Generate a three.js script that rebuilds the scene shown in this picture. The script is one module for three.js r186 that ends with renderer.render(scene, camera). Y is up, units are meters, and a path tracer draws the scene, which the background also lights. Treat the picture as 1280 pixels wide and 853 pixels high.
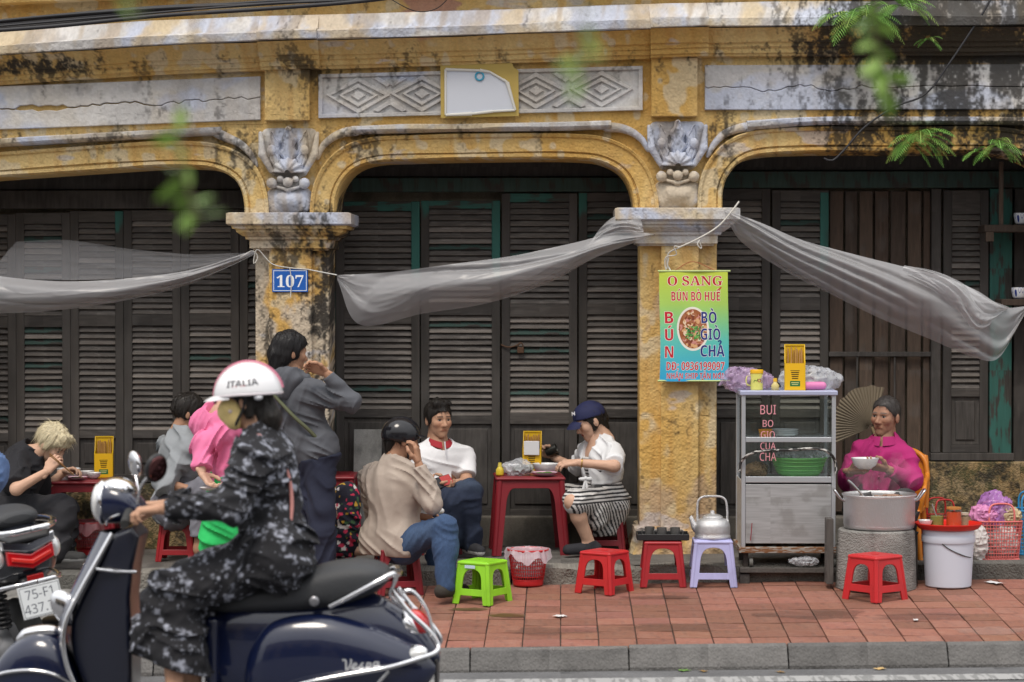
import * as THREE from 'three';
import { mergeGeometries, mergeVertices, toCreasedNormals } from 'three/addons/utils/BufferGeometryUtils.js';
import { RoundedBoxGeometry } from 'three/addons/geometries/RoundedBoxGeometry.js';

// ---------- camera, sky, light, exposure ----------
const scene = new THREE.Scene();
const FPX = 3022, CAMH = 1.85, CAMZ = 15.2;              // focal length in 1280-wide pixels, lens height, distance to the facade plane z = 0
const camera = new THREE.PerspectiveCamera(2 * Math.atan(426.5 / FPX) * 180 / Math.PI, 1280 / 853, 0.1, 400);
camera.position.set(0, CAMH, CAMZ);
camera.rotation.order = 'YXZ';
const YAW = Math.atan(61 / FPX), PITCH = -Math.atan(62 / FPX);
camera.rotation.set(PITCH, YAW, 0);
camera.focus = 14.6;
camera.userData.fStop = 2.2;
camera.updateMatrixWorld(true);

const renderer = new THREE.WebGLRenderer({ antialias: true });
renderer.setSize(1024, 682);
renderer.toneMapping = THREE.LinearToneMapping;
renderer.toneMappingExposure = 1.46;
renderer.shadowMap.enabled = true;

// overcast sky: bright overhead, a little dimmer towards the horizon, soft cloud mottling
{
  const w = 512, h = 256, a = new Float32Array(w * h * 4);
  const rnd = (i, j) => { const s = Math.sin(i * 127.1 + j * 311.7) * 43758.5453; return s - Math.floor(s); };
  const vn = (x, y, p) => { const xi = Math.floor(x), yi = Math.floor(y), f = x - xi, g = y - yi, u = f * f * (3 - 2 * f), v = g * g * (3 - 2 * g), m = (q) => ((q % p) + p) % p;
    return (rnd(m(xi), yi) * (1 - u) + rnd(m(xi + 1), yi) * u) * (1 - v) + (rnd(m(xi), yi + 1) * (1 - u) + rnd(m(xi + 1), yi + 1) * u) * v; };
  for (let j = 0; j < h; j++) for (let i = 0; i < w; i++) {
    const el = (j + 0.5) / h * Math.PI - Math.PI / 2, up = Math.sin(el);
    const n = vn(i / w * 12, j / h * 9, 12) * 0.6 + vn(i / w * 26, j / h * 20 + 40, 26) * 0.4;
    let l = up > 0 ? (0.40 + 0.95 * up) * (0.85 + 0.3 * n) : 0.22;
    a.set([l * 0.99, l * 1.0, l * 1.02, 1], (j * w + i) * 4);
  }
  const sky = new THREE.DataTexture(a, w, h, THREE.RGBAFormat, THREE.FloatType);
  sky.mapping = THREE.EquirectangularReflectionMapping; sky.magFilter = sky.minFilter = THREE.LinearFilter; sky.needsUpdate = true;
  scene.background = sky; scene.environment = sky;
}
const sun = new THREE.DirectionalLight(0xfff4e6, 1.35);
sun.position.set(-2, 11, 6); sun.target.position.set(0, 1, 0);
sun.castShadow = true; sun.shadow.radius = 34; sun.shadow.mapSize.set(2048, 2048);
Object.assign(sun.shadow.camera, { left: -7, right: 7, top: 7, bottom: -7, near: 0.5, far: 30 });
scene.add(sun, sun.target);

// ---------- helpers ----------
const V = (x, y, z) => new THREE.Vector3(x, y, z);
const PI = Math.PI, R = (d) => d * PI / 180;
const lerp = (a, b, t) => a + (b - a) * t, clamp = (v, a = 0, b = 1) => v < a ? a : v > b ? b : v;
const sstep = (a, b, x) => { const t = clamp((x - a) / (b - a)); return t * t * (3 - 2 * t); };
let _seed = 7; const rand = () => { _seed = (_seed * 1664525 + 1013904223) >>> 0; return _seed / 4294967296; };
const rr = (a, b) => a + (b - a) * rand();
function h3(x, y, z) { let h = Math.imul(x, 374761393) ^ Math.imul(y, 668265263) ^ Math.imul(z, 2147483647 - 94906249); h = Math.imul(h ^ (h >>> 13), 1274126177); return ((h ^ (h >>> 16)) >>> 0) / 4294967296; }
function noise(x, y, z = 0) {
  const xi = Math.floor(x), yi = Math.floor(y), zi = Math.floor(z); let f = x - xi, g = y - yi, k = z - zi;
  f = f * f * (3 - 2 * f); g = g * g * (3 - 2 * g); k = k * k * (3 - 2 * k);
  const a = lerp(lerp(h3(xi, yi, zi), h3(xi + 1, yi, zi), f), lerp(h3(xi, yi + 1, zi), h3(xi + 1, yi + 1, zi), f), g);
  if (k === 0) return a;
  return lerp(a, lerp(lerp(h3(xi, yi, zi + 1), h3(xi + 1, yi, zi + 1), f), lerp(h3(xi, yi + 1, zi + 1), h3(xi + 1, yi + 1, zi + 1), f), g), k);
}
const fbm = (x, y, z = 0, o = 4) => { let s = 0, a = 0.5, t = 0; for (let i = 0; i < o; i++) { s += a * noise(x, y, z); t += a; a *= 0.5; x = x * 2.03 + 17; y = y * 2.03 + 9; z = z * 2.03; } return s / t; };
// the point on the plane z = zz that the photograph shows at (px, py) of its 1280 x 853
function W(px, py, zz) {
  const d = V((px - 640) / FPX, (426.5 - py) / FPX, -1).applyQuaternion(camera.quaternion);
  const t = (zz - CAMZ) / d.z; return V(d.x * t, CAMH + d.y * t, zz);
}
const SC = (zz) => FPX / (CAMZ - zz);                     // pixels per metre at depth zz
const SLOPE = 0.014;                                      // the street climbs gently along x
const ZK = 2.7, ZP = 0.74;                                // kerb edge, foot of the platform
const paveY = (x, z) => SLOPE * x + 0.05 * (ZK - z), platY = (x) => 0.192 + SLOPE * x, roadY = (x) => -0.115 + SLOPE * x;
function onto(px, py, fy) { let lo = -1.5, hi = 8; for (let i = 0; i < 40; i++) { const m = (lo + hi) / 2, p = W(px, py, m); if (p.y > fy(p.x, m)) hi = m; else lo = m; } const p = W(px, py, (lo + hi) / 2); p.y = fy(p.x, p.z); return p; }
const onPave = (px, py) => onto(px, py, paveY), onPlat = (px, py) => onto(px, py, (x) => platY(x)), onRoad = (px, py) => onto(px, py, (x) => roadY(x));

const used = new Map();
const numbered = (n) => { const k = used.get(n) || 0; used.set(n, k + 1); return k ? n + '_' + String(k).padStart(3, '0') : n; };
function tag(o, label, category, group) { o.userData.label = label; o.userData.category = category; if (group) o.userData.group = group; return o; }
function mesh(name, geo, m, parent) {
  const o = new THREE.Mesh(geo, m); o.castShadow = o.receiveShadow = true;
  if (parent) { o.name = name; parent.add(o); } else { o.name = numbered(name); scene.add(o); }
  return o;
}
function thing(name, label, category, pos = [0, 0, 0], turn = 0, group) {
  const o = new THREE.Group(); o.name = numbered(name); scene.add(o);
  if (pos.isVector3) o.position.copy(pos); else o.position.set(...pos);
  o.rotation.y = turn; o.userData.kind = 'thing'; return tag(o, label, category, group);
}
function copyOf(src, pos, turn, label, group) {
  const c = src.clone(); c.name = numbered(src.name.replace(/_\d\d\d$/, '')); c.userData = { ...src.userData }; scene.add(c);
  if (pos.isVector3) c.position.copy(pos); else c.position.set(...pos);
  c.rotation.y = turn; if (label) c.userData.label = label; if (group) c.userData.group = group; return c;
}
function struct(name, geo, m) { const o = geo ? new THREE.Mesh(geo, m) : new THREE.Group(); o.name = numbered(name); o.castShadow = o.receiveShadow = true; o.userData.kind = 'structure'; scene.add(o); return o; }
const lin = (r, g, b) => new THREE.Color().setRGB(r, g, b);
const mat = (c, roughness = 0.7, o = {}) => new THREE.MeshStandardMaterial({ color: Array.isArray(c) ? lin(...c) : c, roughness, ...o });
const phys = (c, roughness = 0.5, o = {}) => new THREE.MeshPhysicalMaterial({ color: Array.isArray(c) ? lin(...c) : c, roughness, ...o });
const clean = (g) => { const q = g.index ? g.toNonIndexed() : g; for (const k of Object.keys(q.attributes)) if (!['position', 'normal', 'uv', 'color'].includes(k)) q.deleteAttribute(k); return q; };
function merge(list) {
  const l = list.map(clean), hasC = l.some((g) => g.attributes.color);
  for (const g of l) {
    if (!g.attributes.uv) g.setAttribute('uv', new THREE.BufferAttribute(new Float32Array(g.attributes.position.count * 2), 2));
    if (hasC && !g.attributes.color) g.setAttribute('color', new THREE.BufferAttribute(new Float32Array(g.attributes.position.count * 3).fill(1), 3));
    g.morphAttributes = {};
  }
  return mergeGeometries(l);
}
const box = (w, h, d, x = 0, y = 0, z = 0) => new THREE.BoxGeometry(w, h, d).translate(x, y, z);
const rbox = (w, h, d, x = 0, y = 0, z = 0, r = 0.005, s = 2) => new RoundedBoxGeometry(w, h, d, s, Math.min(r, w / 2.01, h / 2.01, d / 2.01)).translate(x, y, z);
const cyl = (r1, r2, h, x = 0, y = 0, z = 0, s = 24) => new THREE.CylinderGeometry(r1, r2, h, s).translate(x, y, z);
const lathe = (pts, s = 40) => new THREE.LatheGeometry(pts.map((p) => new THREE.Vector2(p[0], p[1])), s);
const ball = (r, x = 0, y = 0, z = 0, sx = 1, sy = 1, sz = 1, n = 16) => new THREE.SphereGeometry(r, n, Math.round(n * 0.7)).scale(sx, sy, sz).translate(x, y, z);
const tube = (pts, r, n = 24, s = 7, closed = false) => new THREE.TubeGeometry(new THREE.CatmullRomCurve3(pts.map((p) => p.isVector3 ? p : V(...p)), closed), n, r, s, closed);
function bar(a, b, r1, r2 = r1, s = 8) { const g = new THREE.CylinderGeometry(r2, r1, a.distanceTo(b), s), d = b.clone().sub(a).normalize(); return g.applyQuaternion(new THREE.Quaternion().setFromUnitVectors(V(0, 1, 0), d)).translate((a.x + b.x) / 2, (a.y + b.y) / 2, (a.z + b.z) / 2); }
function tintGeo(g, f) { // vertex colours from f(position) -> [r,g,b] linear
  const p = g.attributes.position, c = new Float32Array(p.count * 3); for (let i = 0; i < p.count; i++) { const q = f(p.getX(i), p.getY(i), p.getZ(i)); c[i * 3] = q[0]; c[i * 3 + 1] = q[1]; c[i * 3 + 2] = q[2]; }
  g.setAttribute('color', new THREE.BufferAttribute(c, 3)); return g;
}
// a grid surface from f(u, v) -> Vector3
function grid(f, nu, nv, uv = (u, v) => [u, v]) {
  const p = [], t = [], ix = [];
  for (let j = 0; j <= nv; j++) for (let i = 0; i <= nu; i++) { const q = f(i / nu, j / nv); p.push(q.x, q.y, q.z); t.push(...uv(i / nu, j / nv, q)); }
  for (let j = 0; j < nv; j++) for (let i = 0; i < nu; i++) { const a = j * (nu + 1) + i; ix.push(a, a + 1, a + nu + 2, a, a + nu + 2, a + nu + 1); }
  const g = new THREE.BufferGeometry(); g.setAttribute('position', new THREE.Float32BufferAttribute(p, 3)); g.setAttribute('uv', new THREE.Float32BufferAttribute(t, 2)); g.setIndex(ix); g.computeVertexNormals(); return g;
}
// lofted closed tube: sections [{c:Vector3, a:Vector3, b:Vector3, n}] superellipse rings with half axes a, b
function loft(secs, n = 28, caps = true) {
  const p = [], ix = [], m = secs.length, uv = [];
  secs.forEach((s, j) => { for (let i = 0; i < n; i++) { const t = i / n * 2 * PI, e = 2 / (s.n || 2), c = Math.cos(t), d = Math.sin(t), x = Math.sign(c) * Math.abs(c) ** e, y = Math.sign(d) * Math.abs(d) ** e;
    p.push(s.c.x + s.a.x * x + s.b.x * y, s.c.y + s.a.y * x + s.b.y * y, s.c.z + s.a.z * x + s.b.z * y); uv.push(i / n, j / m); } });
  for (let j = 0; j < m - 1; j++) for (let i = 0; i < n; i++) { const a = j * n + i, b = j * n + (i + 1) % n; ix.push(a, b, b + n, a, b + n, a + n); }
  if (caps) for (const j of [0, m - 1]) { const k = p.length / 3; p.push(secs[j].c.x, secs[j].c.y, secs[j].c.z); uv.push(0.5, 0.5); for (let i = 0; i < n; i++) { const a = j * n + i, b = j * n + (i + 1) % n; j ? ix.push(a, b, k) : ix.push(b, a, k); } }
  const g = new THREE.BufferGeometry(); g.setAttribute('position', new THREE.Float32BufferAttribute(p, 3)); g.setAttribute('uv', new THREE.Float32BufferAttribute(uv, 2)); g.setIndex(ix); g.computeVertexNormals(); return g;
}
// smooth sections through a list of key sections given as arrays [x, cy, hy, hz, n] along x (catmull-rom)
function loftX(keys, steps = 40, n = 32) {
  const at = (t) => { const m = keys.length - 1, f = clamp(t) * m, i = Math.min(m - 1, Math.floor(f)), k = f - i, g = (c) => { const a = keys[Math.max(0, i - 1)][c], b = keys[i][c], d = keys[i + 1][c], e = keys[Math.min(m, i + 2)][c]; return 0.5 * (2 * b + (d - a) * k + (2 * a - 5 * b + 4 * d - e) * k * k + (3 * b - a - 3 * d + e) * k * k * k); }; return [0, 1, 2, 3, 4].map(g); };
  const s = []; for (let i = 0; i <= steps; i++) { const [x, cy, hy, hz, e] = at(i / steps); s.push({ c: V(x, cy, 0), a: V(0, 0, Math.max(hz, 0.001)), b: V(0, Math.max(hy, 0.001), 0), n: e }); }
  return loft(s, n);
}
// canvas texture helper
function canvasTex(w, h, draw, srgb = true) { const c = document.createElement('canvas'); c.width = w; c.height = h; const g = c.getContext('2d'); draw(g, w, h); const t = new THREE.CanvasTexture(c); if (srgb) t.colorSpace = THREE.SRGBColorSpace; t.magFilter = THREE.LinearFilter; return t; }
// data texture from f(u, v) -> linear rgb 0..1, stored as sRGB bytes
const toS = (v) => { v = clamp(v); return v < 0.0031308 ? v * 12.92 : 1.055 * v ** (1 / 2.4) - 0.055; };
function dataTex(w, h, f, srgb = true, rep = true) {
  const a = new Uint8Array(w * h * 4);
  for (let j = 0; j < h; j++) for (let i = 0; i < w; i++) { const c = f((i + 0.5) / w, (j + 0.5) / h), k = (j * w + i) * 4; for (let q = 0; q < 3; q++) a[k + q] = 255 * (srgb ? toS(c[q]) : clamp(c[q])) + 0.5; a[k + 3] = 255; }
  const t = new THREE.DataTexture(a, w, h, THREE.RGBAFormat); t.magFilter = THREE.LinearFilter; t.minFilter = THREE.LinearMipmapLinearFilter; t.generateMipmaps = true; if (srgb) t.colorSpace = THREE.SRGBColorSpace;
  t.wrapS = t.wrapT = rep ? THREE.RepeatWrapping : THREE.MirroredRepeatWrapping; t.needsUpdate = true; return t;
}
const mix3 = (a, b, t) => [lerp(a[0], b[0], t), lerp(a[1], b[1], t), lerp(a[2], b[2], t)];

// ---------- implicit surfaces (for people, carvings, cloth) ----------
// prim: {a, b, ra, rb, k (blend), ax, f (flatten along ax)}
function prims(list) {
  const P = list.map((q) => { const b = q.b || q.a, d = [b.x - q.a.x, b.y - q.a.y, b.z - q.a.z]; return { x: q.a.x, y: q.a.y, z: q.a.z, d, l2: d[0] * d[0] + d[1] * d[1] + d[2] * d[2], ra: q.ra, rb: q.rb ?? q.ra, k: q.k ?? 0.03, ax: q.ax, f: q.f ? 1 / q.f - 1 : 0, cut: q.cut }; });
  return (x, y, z) => {
    let D = 1e3;
    for (const q of P) {
      const px = x - q.x, py = y - q.y, pz = z - q.z, d = q.d;
      let t = q.l2 > 1e-12 ? (px * d[0] + py * d[1] + pz * d[2]) / q.l2 : 0; t = t < 0 ? 0 : t > 1 ? 1 : t;
      let vx = px - d[0] * t, vy = py - d[1] * t, vz = pz - d[2] * t;
      if (q.f) { const s = (vx * q.ax.x + vy * q.ax.y + vz * q.ax.z) * q.f; vx += q.ax.x * s; vy += q.ax.y * s; vz += q.ax.z * s; }
      const r = q.ra + (q.rb - q.ra) * t, e = Math.sqrt(vx * vx + vy * vy + vz * vz) - r;
      if (q.cut) { if (-e > D) D = -e; const h = q.k - Math.abs(-e - D); if (h > 0) D += h * h / (4 * q.k); continue; }
      if (D > 100) { D = e; continue; }
      const h = q.k - Math.abs(e - D); D = Math.min(e, D); if (h > 0) D -= h * h / (4 * q.k);
    }
    return D;
  };
}
// naive surface nets over [lo, hi] with cells of size s; returns an indexed geometry with smooth normals
function nets(f, lo, hi, s, colour) {
  const nx = Math.ceil((hi.x - lo.x) / s) + 2, ny = Math.ceil((hi.y - lo.y) / s) + 2, nz = Math.ceil((hi.z - lo.z) / s) + 2;
  const F = new Float32Array(nx * ny * nz).fill(1), B = 4, at = (i, j, k) => i + nx * (j + ny * k);
  const live = [];
  for (let k = 0; k < nz; k += B) for (let j = 0; j < ny; j += B) for (let i = 0; i < nx; i += B) {
    const c = f(lo.x + (i + B / 2) * s, lo.y + (j + B / 2) * s, lo.z + (k + B / 2) * s), far = Math.abs(c) > s * B * 1.5;
    for (let kk = k; kk < Math.min(nz, k + B); kk++) for (let jj = j; jj < Math.min(ny, j + B); jj++) for (let ii = i; ii < Math.min(nx, i + B); ii++) F[at(ii, jj, kk)] = far ? c : f(lo.x + ii * s, lo.y + jj * s, lo.z + kk * s);
  }
  const idx = new Int32Array(nx * ny * nz).fill(-1), P = [], ix = [];
  for (let k = 0; k < nz - 1; k++) for (let j = 0; j < ny - 1; j++) for (let i = 0; i < nx - 1; i++) {
    const o = at(i, j, k), c = [F[o], F[o + 1], F[o + nx], F[o + nx + 1], F[o + nx * ny], F[o + nx * ny + 1], F[o + nx * ny + nx], F[o + nx * ny + nx + 1]];
    let m = 0; for (let q = 0; q < 8; q++) if (c[q] < 0) m |= 1 << q;
    if (m === 0 || m === 255) continue;
    let X = 0, Y = 0, Z = 0, n = 0;
    for (let q = 0; q < 8; q++) for (const b of [1, 2, 4]) { if (q & b) continue; const r = q | b; if ((c[q] < 0) === (c[r] < 0)) continue; const t = c[q] / (c[q] - c[r]); X += (q & 1) + (b === 1 ? t : 0); Y += ((q >> 1) & 1) + (b === 2 ? t : 0); Z += (q >> 2) + (b === 4 ? t : 0); n++; }
    idx[o] = P.length / 3; P.push(lo.x + (i + X / n) * s, lo.y + (j + Y / n) * s, lo.z + (k + Z / n) * s);
  }
  for (let k = 1; k < nz - 1; k++) for (let j = 1; j < ny - 1; j++) for (let i = 1; i < nx - 1; i++) {
    const o = at(i, j, k), a = F[o] < 0;
    const q = (p, d1, d2) => { const v = [idx[p], idx[p - d1], idx[p - d1 - d2], idx[p - d2]]; if (v.includes(-1)) return; a ? ix.push(v[0], v[1], v[2], v[0], v[2], v[3]) : ix.push(v[0], v[2], v[1], v[0], v[3], v[2]); };
    if (a !== F[o + 1] < 0) q(o, nx, nx * ny);
    if (a !== F[o + nx] < 0) q(o, nx * ny, 1);
    if (a !== F[o + nx * ny] < 0) q(o, 1, nx);
  }
  const g = new THREE.BufferGeometry(); g.setAttribute('position', new THREE.Float32BufferAttribute(P, 3)); g.setIndex(ix); g.computeVertexNormals();
  if (colour) tintGeo(g, colour);
  return g;
}
function boundsOf(list, pad) { const lo = V(1e9, 1e9, 1e9), hi = V(-1e9, -1e9, -1e9); for (const q of list) for (const [p, r] of [[q.a, q.ra], [q.b || q.a, q.rb ?? q.ra]]) { lo.min(V(p.x - r, p.y - r, p.z - r)); hi.max(V(p.x + r, p.y + r, p.z + r)); } return [lo.addScalar(-pad), hi.addScalar(pad)]; }

// ---------- surface materials of the place ----------
const FX0 = -4.6, FXW = 8.6, FY0 = 0.1, FYH = 4.3;         // facade sheet in metres
const wallUV = (g) => { const p = g.attributes.position, t = new Float32Array(p.count * 2); for (let i = 0; i < p.count; i++) { t[2 * i] = (p.getX(i) + 0.15 * p.getZ(i) - FX0) / FXW; t[2 * i + 1] = (p.getY(i) + 0.25 * p.getZ(i) - FY0) / FYH; } g.setAttribute('uv', new THREE.BufferAttribute(t, 2)); return g; };
function mould_(x, y) { // black mould growth: patches and rain streaks where the photograph has them
  let a = 0.09;
  a += 0.68 * sstep(1.1, 2.0, x) * sstep(2.48, 2.62, y) * (0.65 + 0.35 * sstep(3.25, 3.35, y) + 0.25 * sstep(1.9, 2.6, x));
  a += 0.42 * sstep(-1.98, -1.93, x) * sstep(-1.36, -1.42, x) * sstep(2.5, 2.3, y) * (0.75 + 0.5 * sstep(-1.66, -1.55, x));
  a += 0.26 * Math.exp(-(((x + 1.25) / 0.16) ** 2 + ((y - 2.72) / 0.2) ** 2)) + 0.34 * Math.exp(-(((x + 2.05) / 0.2) ** 2 + ((y - 2.68) / 0.16) ** 2)) + 0.3 * Math.exp(-(((x - 1.02) / 0.1) ** 2 + ((y - 2.8) / 0.25) ** 2));
  a += 0.34 * sstep(-2.5, -3.1, x) * sstep(3.2, 3.26, y) * sstep(3.42, 3.38, y) + 0.2 * Math.exp(-(((x + 1.55) / 0.2) ** 2 + ((y - 3.25) / 0.2) ** 2));
  const yy = y - 0.022 * x - 3.32; a += 0.2 * sstep(0.10, 0.06, yy) * sstep(-0.14, -0.06, yy) * (0.4 + noise(x * 1.7, 3, 2)) + 0.14 * Math.exp(-(((y - 0.012 * x - 2.86) / 0.03) ** 2));
  a += 0.16 * sstep(-2.3, -3.4, x) * sstep(2.6, 2.7, y) * sstep(2.95, 2.8, y);
  const n = 0.42 * fbm(x * 8, y * 5, 3, 4) + 0.22 * noise(x * 30, y * 6, 8) + 0.2 * noise(x * 58, y * 46, 5) + 0.16 * noise(x * 115, y * 100, 6);
  return sstep(0.66 - a * 0.5, 0.80 - a * 0.36, n) * clamp(0.5 + a * 0.8, 0, 0.96);
}
const FW = 1536, FH = 768, mouldMap = new Float32Array(FW * FH);
for (let j = 0; j < FH; j++) for (let i = 0; i < FW; i++) mouldMap[j * FW + i] = mould_(FX0 + (i + 0.5) / FW * FXW, FY0 + (j + 0.5) / FH * FYH);
const mouldAt = (u, v) => mouldMap[Math.min(FH - 1, Math.floor(v * FH)) * FW + Math.min(FW - 1, Math.floor(u * FW))];
const facade = { yellow: null, white: null };
{
  const bk = [0.022, 0.019, 0.016];
  const grainF = (x, y) => 0.9 + 0.2 * noise(x * 95, y * 95, 2);
  facade.yellow = dataTex(FW, FH, (u, v) => {
    const x = FX0 + u * FXW, y = FY0 + v * FYH, n1 = fbm(x * 1.6, y * 1.2, 1, 4), n2 = fbm(x * 7, y * 3.4, 4, 4), n3 = fbm(x * 4 + 9, y * 4, 7, 4), st = noise(x * 26, y * 2.2, 6);
    let c = mix3([0.57, 0.345, 0.095], [0.64, 0.465, 0.2], sstep(0.35, 0.7, n1 * 0.6 + n2 * 0.4));
    c = mix3(c, [0.46, 0.215, 0.04], sstep(0.46, 0.8, n2 * 0.5 + st * 0.5) * 0.42);            // rusty orange wash runs
    const lowR = sstep(2.3, 1.9, y) * sstep(0.46, 0.5, x) * sstep(1.02, 0.98, x), lowL = sstep(2.4, 2.1, y) * sstep(-1.98, -1.94, x) * sstep(-1.38, -1.42, x);
    const peel = n3 * 0.62 + noise(x * 21, y * 17, 3) * 0.38;
    c = mix3(c, [0.60, 0.50, 0.33], sstep(0.585 - 0.04 * lowR, 0.66, peel) * 0.75);                  // pale limewash under the yellow
    c = mix3(c, [0.47, 0.33, 0.20], sstep(0.5, 0.58, fbm(x * 3.1 + 4, y * 1.9, 11, 5)) * lowR * 0.9); // worn tan plaster on the pillar
    c = mix3(c, [0.50, 0.44, 0.36], sstep(0.52, 0.6, fbm(x * 5.1, y * 3.1, 15, 5)) * lowL * 0.85);
    c = mix3(c, [0.42, 0.22, 0.16], sstep(0.68, 0.72, fbm(x * 2.3 + 30, y * 5, 13, 4)) * sstep(3.4, 3.5, y) * 0.9);
    c = mix3(c, [0.45, 0.50, 0.62], sstep(0.68, 0.73, fbm(x * 2.9 + 50, y * 7, 19, 4)) * 0.4);    // old blue wash
    const k = grainF(x, y); return mix3([c[0] * k, c[1] * k, c[2] * k], bk, mouldAt(u, v));
  }, true, false);
  const whites = (tan, w, h) => dataTex(w, h, (u, v) => {
    const x = FX0 + u * FXW, y = FY0 + v * FYH, n1 = fbm(x * 2.2, y * 3, 21, 4), n2 = fbm(x * 9, y * 7, 24, 4);
    let c = mix3([0.47, 0.46, 0.455], [0.62, 0.61, 0.6], sstep(0.35, 0.65, n1));
    c = mix3(c, [0.44, 0.50, 0.66], sstep(0.52, 0.62, fbm(x * 3 + 5, y * 5, 29, 4)) * 0.62);
    c = mix3(c, [0.56, 0.42, 0.2], sstep(0.46, 0.62, fbm(x * 4 + 8, y * 4, 33, 5)) * 0.62 * tan); c = mix3(c, [0.36, 0.27, 0.17], sstep(0.5, 0.75, noise(x * 22, y * 3, 37) * 0.6 + n2 * 0.4) * 0.55 * tan);
    c = mix3(c, [0.32, 0.30, 0.29], sstep(0.58, 0.72, n2) * 0.5);
    const k = grainF(x, y); return mix3([c[0] * k, c[1] * k, c[2] * k], bk, mouldAt(u, v) * 0.95);
  }, true, false);
  facade.white = whites(1, FW, FH); facade.panel = whites(0.25, FW / 1.5, FH / 1.5);
}
const plasterBump = dataTex(256, 256, (u, v) => { const n = (fbm(u * 24, v * 24, 2, 4)) * 0.7 + noise(u * 100, v * 100, 3) * 0.3; return [n, n, n]; }, false);
plasterBump.repeat.set(9, 4.5);
const MY = mat([1, 1, 1], 0.9, { map: facade.yellow, bumpMap: plasterBump, bumpScale: 0.012 });
const MPAN = mat([1, 1, 1], 0.85, { map: facade.panel, bumpMap: plasterBump, bumpScale: 0.006 });
const MW = mat([1, 1, 1], 0.85, { map: facade.white, bumpMap: plasterBump, bumpScale: 0.008 });
// uv in metres on xz or xy
const uvM = (g, k = 1, a = 'x', b = 'z') => { const p = g.attributes.position, t = new Float32Array(p.count * 2), G = { x: (i) => p.getX(i), y: (i) => p.getY(i), z: (i) => p.getZ(i) }; for (let i = 0; i < p.count; i++) { t[2 * i] = G[a](i) * k; t[2 * i + 1] = G[b](i) * k; } g.setAttribute('uv', new THREE.BufferAttribute(t, 2)); return g; };

// ---------- ground: road, kerb, pavement with tiles, platform ----------
const asphaltTex = dataTex(512, 512, (u, v) => { const n = fbm(u * 10, v * 10, 1, 4), s = noise(u * 220, v * 320, 4), c = 0.115 * (0.75 + 0.5 * n) * (0.8 + 0.4 * s); const d = sstep(0.6, 0.8, fbm(u * 5 + 3, v * 16, 7, 4)) * 0.35; return [c * (1 - d) + 0.0, c * (1 - d), c * 1.04 * (1 - d)]; });
const concTex = dataTex(512, 512, (u, v) => { const n = fbm(u * 9, v * 9, 2, 4), s = noise(u * 200, v * 260, 4), st = sstep(0.42, 0.78, fbm(u * 14, v * 9, 9, 5)); let c = 0.2 * (0.7 + 0.6 * n) * (0.85 + 0.3 * s) * (1 - 0.35 * st); return [c * 1.02, c * 0.98, c * 0.92]; });
const gritBump = dataTex(512, 512, (u, v) => { const n = noise(u * 180, v * 180, 1) * 0.6 + fbm(u * 40, v * 40, 3, 3) * 0.4; return [n, n, n]; }, false);
const MROAD = mat([1, 1, 1], 0.93, { map: asphaltTex, bumpMap: gritBump, bumpScale: 0.006 }), MCONC = mat([1, 1, 1], 0.9, { map: concTex, bumpMap: gritBump, bumpScale: 0.004 });
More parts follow.
